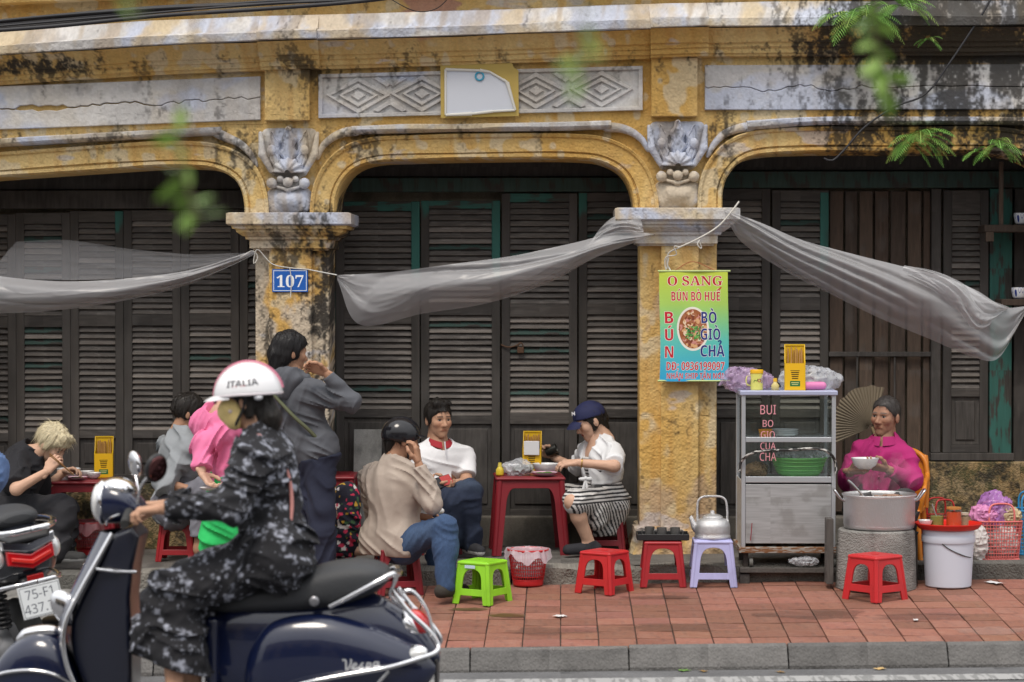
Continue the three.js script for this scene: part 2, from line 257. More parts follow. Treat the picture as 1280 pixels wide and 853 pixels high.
{
  // one wide sheet for the ground to the horizon, the road above it
  const ground = struct('ground', uvM(grid((u, v) => { const x = lerp(-90, 90, u); return V(x, -0.14 + SLOPE * x, lerp(-90, 90, v)); }, 4, 4), 0.4), MROAD);
  const xs = [-30, -8, 8, 30];
  const road = struct('road', uvM(grid((u, v) => { const x = lerp(-40, 40, u), z = lerp(ZK - 0.05, 34, v ** 1.6); return V(x, roadY(x) + 0.012 * Math.sin(Math.min(1, (z - ZK) / 7) * PI / 2) + 0.003 * noise(x * 1.3, z * 3), z); }, 160, 40), 0.45), MROAD);
  const line = mesh('edge_line', uvM(grid((u, v) => { const x = lerp(-14, 14, u), w = 0.006 * noise(x * 9, v * 3); return V(x, roadY(x) + 0.012 * Math.sin((3.1 - ZK + v * 0.1) / 7 * PI / 2) + 0.0075, 3.02 + v * 0.17 + (v - 0.5) * w * 4); }, 200, 3), 1.0), mat([1, 1, 1], 0.85, { map: dataTex(512, 128, (u, v) => { const w = sstep(0.42, 0.56, fbm(u * 60, v * 8, 5, 4)); return mix3([0.13, 0.13, 0.13], [0.33, 0.33, 0.33], 0.35 + 0.65 * w); }) }), road);
  // kerb stones
  const kerb = struct('kerb', uvM(grid((u, v) => { const x = lerp(-20, 20, u); return V(x, paveY(x, ZK) - 0.03 - v * 0.1, ZK - 0.06 + v * 0.08); }, 60, 1), 0.6), MCONC);
  const kmats = [0.58, 0.66, 0.52, 0.62].map((k) => mat([k, k, k * 1.03], 0.9, { map: concTex, bumpMap: gritBump, bumpScale: 0.006 }));
  for (let i = -9; i < 10; i++) {
    const x0 = W(788, 812, ZK).x + i * 0.822, L = 0.804, x = x0 + L / 2, y = paveY(x, ZK);
    const sh = new THREE.Shape([[-0.05, -0.002], [-0.018, 0.0], [0.002, -0.01], [0.058, -0.1], [0.06, -0.15], [-0.05, -0.15]].map((p) => new THREE.Vector2(...p)));
    const g = new THREE.ExtrudeGeometry(sh, { depth: L, bevelEnabled: true, bevelSize: 0.006, bevelThickness: 0.006, bevelSegments: 2, steps: 1 }).translate(0, 0, -L / 2).rotateY(-PI / 2 * -1);
    g.rotateY(PI); const q = new THREE.BufferGeometry().copy(g); q.rotateZ(Math.atan(SLOPE));
    // extrude ran along z; after the turn it runs along x with the street face towards +z
    const bb = new THREE.Box3().setFromBufferAttribute(q.attributes.position);
    mesh('kerb_stone', uvM(q, 0.7, 'x', 'y'), kmats[(i + 9) % 4], kerb).position.set(x, y + rr(-0.003, 0.003), ZK);
  }
  // pavement bed and tiles
  const bed = struct('pavement', uvM(grid((u, v) => { const x = lerp(-16, 16, u), z = lerp(ZK - 0.02, ZP - 0.4, v); return V(x, paveY(x, z) - 0.014, z); }, 8, 4), 0.6), mat([0.42, 0.36, 0.33], 0.95, { map: concTex }));
  const tileTex = [0, 1, 2, 3, 4].map((s) => dataTex(128, 128, (u, v) => { const n = fbm(u * 5 + s * 13, v * 5, s, 5), f = noise(u * 60, v * 60, s), d = sstep(0.55, 0.75, fbm(u * 7 + s * 5, v * 3, s + 9, 4)), e = sstep(0.56, 0.7, fbm(u * 4 + s * 3, v * 9, s + 19, 4)); let c = mix3([0.25, 0.1, 0.068], [0.3, 0.132, 0.09], n); c = mix3(c, [0.13, 0.062, 0.05], d * 0.35); c = mix3(c, [0.33, 0.21, 0.17], e * 0.25); const k = 0.82 + 0.36 * f; return [c[0] * k, c[1] * k, c[2] * k]; }));
  const tmat = []; for (const t of tileTex) for (const k of [0.78, 0.92, 1.08]) tmat.push(mat([k, k * (0.94 + 0.1 * rand()), k * (0.92 + 0.14 * rand())], 0.72, { map: t, bumpMap: gritBump, bumpScale: 0.002 }));
  const tg = rbox(0.1945, 0.02, 0.1865, 0, 0, 0, 0.003, 1);
  const px = Math.atan(0.05), zs = 0.1965;
  for (let r = 0; r < 10; r++) for (let c = -12; c < 17; c++) {
    const x = (c + 0.5) * 0.2, z = ZK - 0.042 - (r + 0.5) * zs; if (z < ZP - 0.05) continue;
    const missing = c === 13 && r === 0 ; if (missing) continue;
    const t = mesh('tile', tg, tmat[Math.floor(rand() * tmat.length)], bed);
    t.position.set(x + rr(-0.0012, 0.0012), paveY(x, z) - 0.01 + rr(-0.0018, 0.0018), z); t.rotation.set(px + rr(-0.006, 0.006), rr(-0.004, 0.004) + (rand() < 0.25 ? PI : 0), Math.atan(SLOPE) + rr(-0.006, 0.006));
  }
  // worn concrete apron where the tiles stop
  mesh('concrete_apron', uvM(grid((u, v) => { const x = lerp(-9, -2.41, u) + 0.02 * noise(v * 9, 2) * sstep(0.9, 1, u), z = lerp(ZK - 0.03, ZP, v); return V(x, paveY(x, z) + 0.002 + 0.004 * noise(x * 5, z * 5), z); }, 60, 16), 0.7), MCONC, bed);
  // platform of the arcade: slab and uneven edge stones
  const plat = struct('platform', uvM(grid((u, v) => { const x = lerp(-9, 9, u), z = lerp(ZP - 0.13, -1.6, v); return V(x, platY(x) - 0.004 + 0.006 * fbm(x * 3, z * 3, 1, 3), z); }, 120, 16), 0.6), mat([0.6, 0.58, 0.56], 0.9, { map: concTex, bumpMap: gritBump, bumpScale: 0.006 }));
  const sm = [[0.5, 0.5, 0.48], [0.95, 0.92, 0.86], [0.42, 0.42, 0.4], [0.6, 0.58, 0.54]].map((c) => mat(c, 0.92, { map: concTex, bumpMap: gritBump, bumpScale: 0.01 }));
  let x = -6; while (x < 6) {
    const L = rr(0.35, 0.95), broken = x > -0.3 && x < 0.7, h = 0.125 + rr(-0.008, 0.006);
    const g = new THREE.BoxGeometry(L - 0.012, h, 0.22, Math.round(L / 0.03), 4, 6); const p = g.attributes.position;
    for (let i = 0; i < p.count; i++) { const X = p.getX(i), Y = p.getY(i), Z = p.getZ(i), n = fbm((X + x) * 7, Y * 9, Z * 9, 3) - 0.5, w = broken ? 0.05 : 0.018; p.setXYZ(i, X, Y + (Y > 0 ? n * w * 0.6 - (Z > 0.09 ? 0.008 : 0) : 0), Z + (Z > 0 ? n * w : 0)); }
    g.computeVertexNormals();
    mesh('edge_stone', uvM(toCreasedNormals(g, 0.6), 0.8, 'x', 'y'), broken ? sm[1] : sm[Math.floor(rand() * 4)], plat).position.set(x + L / 2, platY(x + L / 2) - h / 2 + 0.004, ZP - 0.09);
    x += L;
  }
}

// ---------- the old shophouse ----------
const F2 = (px, py) => { const p = W(px, py, 0); return new THREE.Vector2(p.x, p.y); };
const spline2 = (pts, n) => { const c = new THREE.CatmullRomCurve3(pts.map((p) => V(p.x, p.y, 0)), false, 'centripetal'); return c.getSpacedPoints(n).map((p) => new THREE.Vector2(p.x, p.y)); };
// sweep of a profile [[offset, z], ...] along a path in the facade plane; offset runs to the path's own upper side
function sweep(path, prof, caps = true, wob = 0.004) {
  const p = [], ix = [], n = path.length, m = prof.length, N = path.map((q, i) => { const a = path[Math.max(0, i - 1)], b = path[Math.min(n - 1, i + 1)], d = b.clone().sub(a).normalize(); return new THREE.Vector2(-d.y, d.x); });
  const pt = (i, j) => { const w = (noise(path[i].x * 3.1, path[i].y * 3.1, j) - 0.5) * wob; return [path[i].x + N[i].x * (prof[j][0] + w), path[i].y + N[i].y * (prof[j][0] + w), prof[j][1] + w]; };
  for (let i = 0; i < n; i++) for (let j = 0; j < m; j++) p.push(...pt(i, j));
  for (let i = 0; i < n - 1; i++) for (let j = 0; j < m - 1; j++) { const a = i * m + j; ix.push(a, a + m, a + m + 1, a, a + m + 1, a + 1); }
  if (caps) for (const i of [0, n - 1]) { const k = p.length / 3, f = []; for (let j = 0; j < m; j++) { p.push(...pt(i, j)); f.push(new THREE.Vector2(prof[j][0], prof[j][1])); } for (const t of THREE.ShapeUtils.triangulateShape(f, [])) ix.push(k + t[0], k + t[1], k + t[2]); }
  const g = new THREE.BufferGeometry(); g.setAttribute('position', new THREE.Float32BufferAttribute(p, 3)); g.setIndex(ix);
  return wallUV(toCreasedNormals(g, 0.55));
}
const house = thing('old_shophouse', 'weathered yellow colonial shophouse front with arches, pillars and shuttered doors', 'building');
const ARCH = {
  l: { in: [[-71, 272], [-70, 250], [-62, 236], [-45, 226], [-20, 222.5], [0, 221], [101, 214], [202, 208], [240, 208], [259, 209.5], [282, 217], [296, 229], [303, 249], [304.5, 272]] },
  m: { in: [[418.5, 270], [421, 243], [430, 224], [444, 210.5], [467, 203], [514, 200.5], [615, 198.5], [716, 198.5], [750, 202], [774, 214], [785, 229], [791, 249], [792.5, 266]] },
  r: { in: [[903.5, 262], [905, 234], [913, 216], [928, 201], [948, 194], [1014, 190], [1120, 190], [1250, 191], [1282, 197], [1306, 211], [1317, 232], [1321, 262]] },
};
const wallZ = -0.05, wallT = 0.42;
{
  // wall with three arched openings, carried on up to the first-floor cornice
  const sh = new THREE.Shape(), out = [[-420, 275], [-420, -420], [1700, -420], [1700, 258]].map((p) => F2(...p));
  sh.moveTo(out[0].x, out[0].y); sh.lineTo(out[1].x, out[1].y); sh.lineTo(out[2].x, out[2].y); sh.lineTo(out[3].x, out[3].y);
  for (const k of ['r', 'm', 'l']) { const pts = spline2(ARCH[k].in.map((p) => F2(...p)), 60).reverse(); for (const p of pts) sh.lineTo(p.x, p.y); ARCH[k].path = pts.slice().reverse(); }
  sh.closePath();
  mesh('wall', wallUV(new THREE.ExtrudeGeometry(sh, { depth: wallT, bevelEnabled: false }).translate(0, 0, wallZ - wallT)), MY, house);
  // archivolts: stepped bands around each opening
  for (const k of ['l', 'm', 'r']) mesh('archivolt', sweep(ARCH[k].path, [[0.003, -0.14], [0.003, -0.035], [0.012, -0.018], [0.03, -0.018], [0.034, -0.03], [0.04, -0.03], [0.044, -0.012], [0.128, -0.010], [0.135, 0.004], [0.15, 0.012], [0.158, 0.008], [0.162, -0.06]], true, 0.006), MY, house);
  // hood moulds: white ledges over the arches with curled ends
  const hood = (pts, c0, c1) => {
    const path = spline2(pts.map((p) => F2(...p)), 70);
    const o = mesh('hood_mould', sweep(path, [[-0.012, -0.06], [-0.01, 0.03], [0.004, 0.055], [0.012, 0.06], [0.034, 0.058], [0.04, 0.045], [0.046, -0.06]], true, 0.008), MW, house);
    for (const [c, s] of [[c0, -1], [c1, 1]]) if (c) { // leaf-like scroll sweeping down beside the corbel
      const q = spline2(c.map((p) => F2(...p)), 18), pr = [];
      for (let i = 0; i < q.length - 1; i++) { const t = i / (q.length - 1), r = 0.028 * (1 - 0.55 * t); pr.push({ a: V(q[i].x, q[i].y, -0.02 + 0.02 * (1 - t)), b: V(q[i + 1].x, q[i + 1].y, -0.02), ra: r, k: 0.015 }); }
      const f = prims(pr), [lo, hi] = boundsOf(pr, 0.02); mesh('scroll', wallUV(nets(f, lo, hi, 0.009)), MW, o);
    }
  };
  hood([[-60, 186], [0, 182], [100, 176], [200, 170.5], [276, 167]], null, [[270, 166], [283, 172], [300, 180], [312, 192], [320, 207]]);
  hood([[440, 166], [548, 163.5], [683, 161.5], [764, 159.5]], [[446, 164], [432, 165], [415, 172], [402, 184], [396, 198]], [[758, 159], [775, 160], [790, 165], [803, 175], [811, 188]]);
  hood([[934, 160], [1010, 155], [1120, 154.5], [1300, 155]], [[940, 158], [922, 161], [905, 168], [893, 180], [885, 195]], null);
  // main cornice: a run per bay with pieces breaking forward over the pilasters
  const cyma = (z) => [[-0.17, -0.06], [-0.168, 0.005 + z], [-0.15, 0.012 + z], [-0.146, 0.03 + z], [-0.118, 0.034 + z], [-0.112, 0.05 + z], [-0.09, 0.056 + z], [-0.086, 0.075 + z], [-0.05, 0.095 + z], [-0.02, 0.13 + z], [-0.004, 0.16 + z], [-0.004, -0.06]];
  const fascia = (z) => [[0, -0.06], [0, 0.17 + z], [0.006, 0.178 + z], [0.056, 0.18 + z], [0.064, 0.172 + z], [0.075, 0.09 + z], [0.17, 0.02], [0.18, -0.06]];
  const runs = [[[[-200, 84], [0, 72.5], [188, 60.5], [326, 55]], 0], [[[326, 55], [400, 53]], 0.05], [[[400, 53], [600, 47], [784, 40.5], [812, 40]], 0], [[[812, 40], [884, 37.5]], 0.05], [[[884, 37.5], [1000, 36.5], [1280, 35.5], [1500, 35]], 0]];
  for (const [pts, z] of runs) { const path = spline2(pts.map((p) => F2(...p)), 24); const o = mesh('cornice', sweep(path, cyma(z), true, 0.01), MY, house); mesh('cornice_edge', sweep(path, fascia(z), true, 0.008), MW, o); }
  // upper string course above the cornice
  mesh('string_course', sweep(spline2([[-250, 16], [0, 6], [400, -12], [800, -28], [1500, -36]].map((p) => F2(...p)), 40), [[0, -0.06], [0, 0.09], [0.03, 0.1], [0.06, 0.12], [0.12, 0.12], [0.13, -0.06]]), MY, house);
  // pilaster blocks between the panels
  for (const [x0, x1, y0, y1] of [[331, 387, 86, 151], [814, 872, 72, 146]]) {
    const a = F2(x0, y1), b = F2(x1, y0); mesh('pilaster_block', wallUV(rbox(b.x - a.x, b.y - a.y, 0.07, (a.x + b.x) / 2, (a.y + b.y) / 2, wallZ + 0.03, 0.008)), MY, house);
  }
  // panels: slabs broken by real cracks
  const slab = (poly, z, t, m, parent) => { const s = new THREE.Shape(poly); const g = new THREE.ExtrudeGeometry(s, { depth: t - 0.008, bevelEnabled: true, bevelSize: 0.004, bevelThickness: 0.004, bevelOffset: -0.004, bevelSegments: 1 }).translate(0, 0, z + 0.004); return mesh('panel_slab', wallUV(g), m, parent); };
  const zig = (pts, n, amp, seed) => { const o = []; for (let i = 0; i <= n; i++) { const f = i / n * (pts.length - 1), k = Math.min(pts.length - 2, Math.floor(f)), t = f - k, x = lerp(pts[k][0], pts[k + 1][0], t), y = lerp(pts[k][1], pts[k + 1][1], t); o.push([x, y + (i && i < n ? (noise(x * 0.13, seed) - 0.5) * amp : 0)]); } return o; };
  const crackPanel = (tl, tr, br, bl, crack, w) => {
    const up = [tl, tr, ...crack.slice().reverse().map((p, i) => [p[0], p[1] - w(p[0])])].map((p) => F2(...p)), dn = [...crack.map((p) => [p[0], p[1] + w(p[0])]), br, bl].map((p) => F2(...p));
    const o = mesh('panel', wallUV((() => { const a = F2(...bl), b = F2(...tr); return box(b.x - a.x + 0.02, Math.abs(F2(...tl).y - a.y) * 0.9, 0.008, (a.x + b.x) / 2, (a.y + b.y) / 2, wallZ + 0.002); })()), MY, house);
    slab(up, wallZ, 0.032, MPAN, o); slab(dn, wallZ, 0.03, MPAN, o);
  };
  crackPanel([-120, 112], [325, 95], [325, 149.5], [-120, 166], zig([[-120, 140], [0, 136], [20, 134], [80, 133], [120, 132], [155, 128], [200, 130], [228, 127], [262, 125], [325, 121]], 70, 5, 3), (x) => x > 20 && x < 82 ? 3.1 : x < 190 ? 0.75 : 0.4);
  crackPanel([881.5, 81], [1420, 79.5], [1420, 136], [881.5, 137], zig([[881.5, 108], [930, 107], [955, 113], [1010, 106], [1030, 112], [1080, 108], [1420, 108]], 80, 5, 9), (x) => 0.35);
  // carved panel with nested lozenges
  {
    const a = F2(398, 147), b = F2(803, 82), o = mesh('carved_panel', wallUV((() => { const s = new THREE.Shape([F2(398, 93), F2(803, 82.5), F2(803, 137), F2(398, 147)]); return new THREE.ExtrudeGeometry(s, { depth: 0.014, bevelEnabled: false }).translate(0, 0, wallZ); })()), MPAN, house);
    const zz = wallZ + 0.0135, yc = (px) => lerp(120, 109.5, (px - 398) / 405), rel = (sh, d = 0.014) => mesh('relief_band', wallUV(new THREE.ExtrudeGeometry(sh, { depth: d, bevelEnabled: true, bevelSize: 0.003, bevelThickness: 0.003, bevelSegments: 1 }).translate(0, 0, zz)), MPAN, o);
    const ring = (cx, hw, hh, t) => { const cy = yc(cx), c = (k, m) => [[cx - hw * k, cy], [cx, cy - hh * m], [cx + hw * k, cy], [cx, cy + hh * m]].map((p) => F2(...p)); const s = new THREE.Shape(c(1, 1)); if (t) { const h = new THREE.Path(c(1 - t / hw * 1.15, 1 - t / hh * 1.15)); s.holes.push(h); } rel(s); };
    for (const cx of [447, 527, 670, 752]) { ring(cx, 39, 22.5, 4.5); ring(cx, 24, 14, 3.8); ring(cx, 8.5, 5.6, 0); }
    for (const [cx] of [[487], [711]]) for (const s of [-1, 1]) for (const q of [-1, 1]) rel(new THREE.Shape([[cx + q * 4, yc(cx) + s * 10], [cx + q * 20, yc(cx) + s * 20], [cx + q * 15, yc(cx) + s * 21.5], [cx + q * 1, yc(cx) + s * 13]].map((p) => F2(...p))));
    for (const [x0, y0, x1, y1] of [[398, 93, 803, 82.5], [398, 143.5, 803, 133.5]]) rel(new THREE.Shape([F2(x0, y0), F2(x1, y1), F2(x1, y1 + 3.4), F2(x0, y0 + 3.4)]), 0.018);
    for (const x of [398, 799]) rel(new THREE.Shape([F2(x, yc(x) - 23), F2(x + 4, yc(x) - 23), F2(x + 4, yc(x) + 24), F2(x, yc(x) + 24)]), 0.018);
  }
  // carved corbels over the capitals
  const corbel = (cx, cy) => {
    const u = 1 / 5.33, Q = (x, y, z) => { const p = F2(cx + (x - 372) * u, cy + (y - 380) * u); return V(p.x, p.y, z); }, s = 1 / 199 / 5.33, r = (v) => v * s, z = -0.04, G = [];
    const L = []; for (let i = 0; i < 6; i++) { const t = i / 5; L.push({ a: Q(372 - lerp(140, 80, t), lerp(150, 385, t), z - 0.02), b: Q(372 + lerp(140, 80, t), lerp(150, 385, t), z - 0.02), ra: r(50), k: 0.02, ax: V(0, 0, 1), f: 0.6 }); }
    for (const q of [-1, 1]) { // scrolled side horns, volutes, beads
      L.push({ a: Q(372 + q * 190, 140, z + 0.02), b: Q(372 + q * 172, 285, z + 0.05), ra: r(14), rb: r(27), k: 0.006 }, { a: Q(372 + q * 172, 285, z + 0.05), b: Q(372 + q * 112, 392, z + 0.045), ra: r(27), rb: r(20), k: 0.008 });
      L.push({ a: Q(372 + q * 108, 475, z + 0.06), ra: r(37), k: 0.003 }, { a: Q(372 + q * 50, 447, z + 0.075), ra: r(23), k: 0.003 }, { a: Q(372 + q * 70, 500, z + 0.06), b: Q(372, 520, z + 0.075), ra: r(10), rb: r(13), k: 0.004 });
    }
    L.push({ a: Q(372, 468, z + 0.08), ra: r(34), k: 0.003 }, { a: Q(330, 475, z), b: Q(414, 475, z), ra: r(46), k: 0.02 });
    for (const y of [568, 622]) L.push({ a: Q(286, y, z - 0.01), b: Q(458, y, z - 0.01), ra: r(72), k: 0.02, ax: V(0, 0, 1), f: 0.85 });
    L.push({ a: Q(345, 590, z + 0.03), b: Q(400, 590, z + 0.03), ra: r(58), k: 0.03 });
    const f0 = prims(L), f = (x, y, zz) => f0(x, y, zz) + (fbm(x * 45, y * 45, zz * 45, 3) - 0.5) * 0.006, [lo, hi] = boundsOf(L, 0.03); lo.z = -0.07; G.push(nets(f, lo, hi, 0.0058));
    // lobed, ribbed leaves in relief: root (bx, by), tip (tx, ty), half width w, curling forward at the tip
    const leaf_ = (bx, by, tx, ty, w, z0, bulge, curl, lobes) => { const dx = tx - bx, dy = ty - by, l = Math.hypot(dx, dy), nx = -dy / l, ny = dx / l; G.push(grid((U, v) => { const q = (U - 0.5) * 2, env = Math.sin(PI * Math.min(1, 0.22 + 0.8 * v)) ** 0.6, hw = w * env * (0.82 + 0.18 * Math.cos(v * 2 * PI * lobes)) * (1 + 0.15 * v), zz = z0 + bulge * (1 - q * q) * Math.sin(PI * (0.15 + 0.8 * v)) + curl * v * v * v - 0.014 * Math.exp(-((q / 0.16) ** 2)) + 0.007 * Math.cos(q * 11) * (1 - q * q) - (Math.abs(q) > 0.94 ? 0.05 : 0), drop = v > 0.9 ? (v - 0.9) * 190 * curl / 0.07 : 0; return Q(bx + dx * v + nx * hw * q, by + dy * v + ny * hw * q + drop * (1 - q * q), zz); }, 36, 40)); };
    leaf_(372, 372, 372, 88, 66, z + 0.03, 0.05, 0.07, 3);
    for (const q of [-1, 1]) { leaf_(372 + q * 45, 385, 372 + q * 118, 118, 48, z + 0.005, 0.035, 0.04, 3); leaf_(372 + q * 70, 400, 372 + q * 112, 225, 42, z + 0.04, 0.035, 0.035, 2);
      const kb = Q(372 + q * 108, 255, z + 0.075); G.push(ball(r(33), kb.x, kb.y, kb.z, 0.9, 1.1, 0.7, 18)); }
    // scallop cup at the foot of the leaves
    G.push(grid((U, v) => { const a = lerp(-1.5, 1.5, U), R_ = lerp(20, 104, Math.sin(v * PI / 2)), fl = 1 + 0.06 * Math.cos(a * 13) * v; return Q(372 + Math.sin(a) * R_ * fl, 402 - Math.cos(a) * R_ * 0.95 * fl * 1.05 + 8, z + 0.055 + 0.075 * Math.sin(PI * (1 - v) * 0.62) * Math.cos(a * 0.6) + 0.008 * Math.cos(a * 13) * v - (v > 0.97 ? 0.05 : 0)); }, 60, 16));
    mesh('corbel', wallUV(merge(G)), MW, house);
  };
  corbel(360.5, 211.5); corbel(847, 203);
  // capitals and pillar shafts
  const rectStack = (cx, lv) => { const p = [], ix = []; for (const [y, hw, zf] of lv) for (const [sx, z] of [[-1, -0.46], [-1, zf], [1, zf], [1, -0.46]]) { const q = F2(cx + sx * hw, y); p.push(q.x + (noise(y, sx, 4) - 0.5) * 0.006, q.y, z); } for (let i = 0; i < lv.length - 1; i++) for (let j = 0; j < 4; j++) { const a = i * 4 + j, b = i * 4 + (j + 1) % 4; ix.push(a, b, b + 4, a, b + 4, a + 4); } const e = (lv.length - 1) * 4; ix.push(0, 1, 2, 0, 2, 3, e, e + 2, e + 1, e, e + 3, e + 2); const g = new THREE.BufferGeometry(); g.setAttribute('position', new THREE.Float32BufferAttribute(p, 3)); g.setIndex(ix); return wallUV(toCreasedNormals(g, 0.3)); };
  const pillar = (cx, top, by, sh) => {
    const o = mesh('pillar', (() => { const a = F2(cx + sh[0], by + 8), b = F2(cx + sh[3], top + 40); return wallUV(rbox(b.x - a.x, b.y - a.y, 0.4, (a.x + b.x) / 2, (a.y + b.y) / 2, -0.245, 0.012)); })(), MY, house);
    const a = F2(cx + sh[1], by), b = F2(cx + sh[2], top + 40); mesh('pillar_face', wallUV(rbox(b.x - a.x, b.y - a.y, 0.1, (a.x + b.x) / 2, (a.y + b.y) / 2, -0.05, 0.01)), MY, o);
    mesh('abacus', rectStack(cx, [[top - 1, 74, 0.12], [top, 77.5, 0.135], [top + 13, 77.5, 0.137], [top + 15, 75, 0.125]]), MW, o);
    mesh('capital', rectStack(cx, [[top + 14.6, 72, 0.115], [top + 19, 71, 0.11], [top + 19.5, 67, 0.095], [top + 23, 66, 0.09], [top + 28, 59, 0.06], [top + 28.5, 56, 0.05], [top + 32, 55, 0.047], [top + 32.5, 53, 0.04], [top + 33, 51, 0.03], [top + 43, 51, 0.03], [top + 43.6, 47, 0.012], [top + 46, 46, 0.008]]), cx < 600 ? MY : MW, o);
    // broken base of brick and mortar
    const q = F2(cx, by), g = new THREE.BoxGeometry(0.60, 0.22, 0.5, 20, 8, 16), p = g.attributes.position;
    for (let i = 0; i < p.count; i++) { const n = fbm(p.getX(i) * 8 + cx, p.getY(i) * 9, p.getZ(i) * 8, 4) - 0.5, y = p.getY(i) / 0.22 + 0.5; p.setXYZ(i, p.getX(i) * (1 - 0.16 * y) + n * 0.09 * Math.sign(p.getX(i)), p.getY(i) + n * 0.05, p.getZ(i) + (p.getZ(i) > 0 ? n * 0.1 : 0)); }
    g.computeVertexNormals(); mesh('pillar_base', wallUV(g.translate(q.x, q.y + 0.07, -0.2)), MY, o);
    return o;
  };
  const pm = pillar(846, 261.5, 697, [-46.5, -20, 28, 51]);
  pillar(363.5, 267.5, 697, [-45, -27, 26, 47]);
  pillar(-119, 275, 700, [-46, -27, 26, 47]); pillar(1376, 258, 697, [-48, -22, 26, 48]);
  // ceiling and back of the arcade
  const a = F2(-420, 0), b = F2(1700, 0);
  mesh('arcade_ceiling', box(b.x - a.x, 0.12, 1.5, (a.x + b.x) / 2, 2.92, -0.95), mat([0.3, 0.26, 0.21], 0.95), house);
  mesh('back_wall', uvM(box(b.x - a.x, 3.2, 0.15, (a.x + b.x) / 2, 1.45, -0.92), 0.6, 'x', 'y'), mat([1.4, 1.25, 1.0], 0.95, { map: concTex }), house);
}

// the low houses across the street behind the lens: they close off the low sky and are what paint and chrome mirror
{
  const o = thing('terrace_house', 'row of low plastered houses across the street behind the viewer', 'building', [0, -0.1, 21.5]);
  const pm = mat([0.34, 0.29, 0.22], 0.9), wm = mat([0.04, 0.045, 0.05], 0.3), rm = mat([0.2, 0.1, 0.07], 0.9);
  for (let i = -3; i < 4; i++) {
    const h = 5.2 + 1.6 * h3(i, 3, 1), x = i * 5.4; mesh('wall', box(5.3, h, 5, x, h / 2, 2.5), pm, o); mesh('roof', rbox(5.5, 0.3, 5.6, x, h + 0.15, 2.4, 0.05), rm, o);
    for (const dx of [-1.5, 0, 1.5]) mesh('window', box(0.9, 1.4, 0.06, x + dx, 3.7, -0.03), wm, o); mesh('door', box(3.6, 2.5, 0.06, x, 1.25, -0.03), wm, o); mesh('awning', rbox(4.6, 0.08, 1.6, x, 2.75, -0.8, 0.02), rm, o);
  }
}

// ---------- shutter doors ----------
const woodTex = (base, teal, seed, tealFrom = 0) => dataTex(256, 512, (u, v) => {
  const g = fbm(u * 46, v * 5, seed, 4), f = noise(u * 120, v * 14, seed + 3), d = fbm(u * 6, v * 5, seed + 7, 4);
  let c = base.map((b) => b * (0.6 + 0.8 * g) * (0.85 + 0.3 * f)); c = mix3(c, [0.12, 0.112, 0.105], sstep(0.55, 0.75, d) * 0.3);
  if (teal) c = mix3(c, [0.028, 0.13, 0.11].map((b) => b * (0.75 + 0.5 * g)), sstep(0.40, 0.50, d * 0.6 + g * 0.4 - (tealFrom ? 0.5 * sstep(tealFrom + 0.1, tealFrom - 0.12, v) : 0)) * teal);
  return c;
});
const MWOOD = [0, 1, 2].map((i) => mat([1, 1, 1], 0.82, { map: woodTex([[0.06, 0.054, 0.05], [0.074, 0.066, 0.06], [0.05, 0.045, 0.042]][i], 0, 3 + i * 5) }));
const MTEAL = mat([1, 1, 1], 0.8, { map: woodTex([0.05, 0.046, 0.041], 0.9, 31) }), MTEALUP = mat([1, 1, 1], 0.8, { map: woodTex([0.05, 0.045, 0.041], 0.95, 37, 0.72) }), MTEALD = mat([0.8, 0.8, 0.8], 0.8, { map: woodTex([0.06, 0.055, 0.05], 0.45, 41) });
const ZD = -0.7, MSLAT = [1.6, 1.9, 2.3, 1.75, 2.8].map((k, i) => mat([k, k * 0.99, k * 0.98], 0.78, { map: MWOOD[i % 3].map }));
const slatGeo = new Map();
function slat(w) { const k = Math.round(w * 200); if (!slatGeo.has(k)) slatGeo.set(k, uvM(rbox(k / 200, 0.006, 0.045, 0, 0, 0, 0.002, 1).rotateX(R(52)), 2.2, 'y', 'x')); return slatGeo.get(k); }
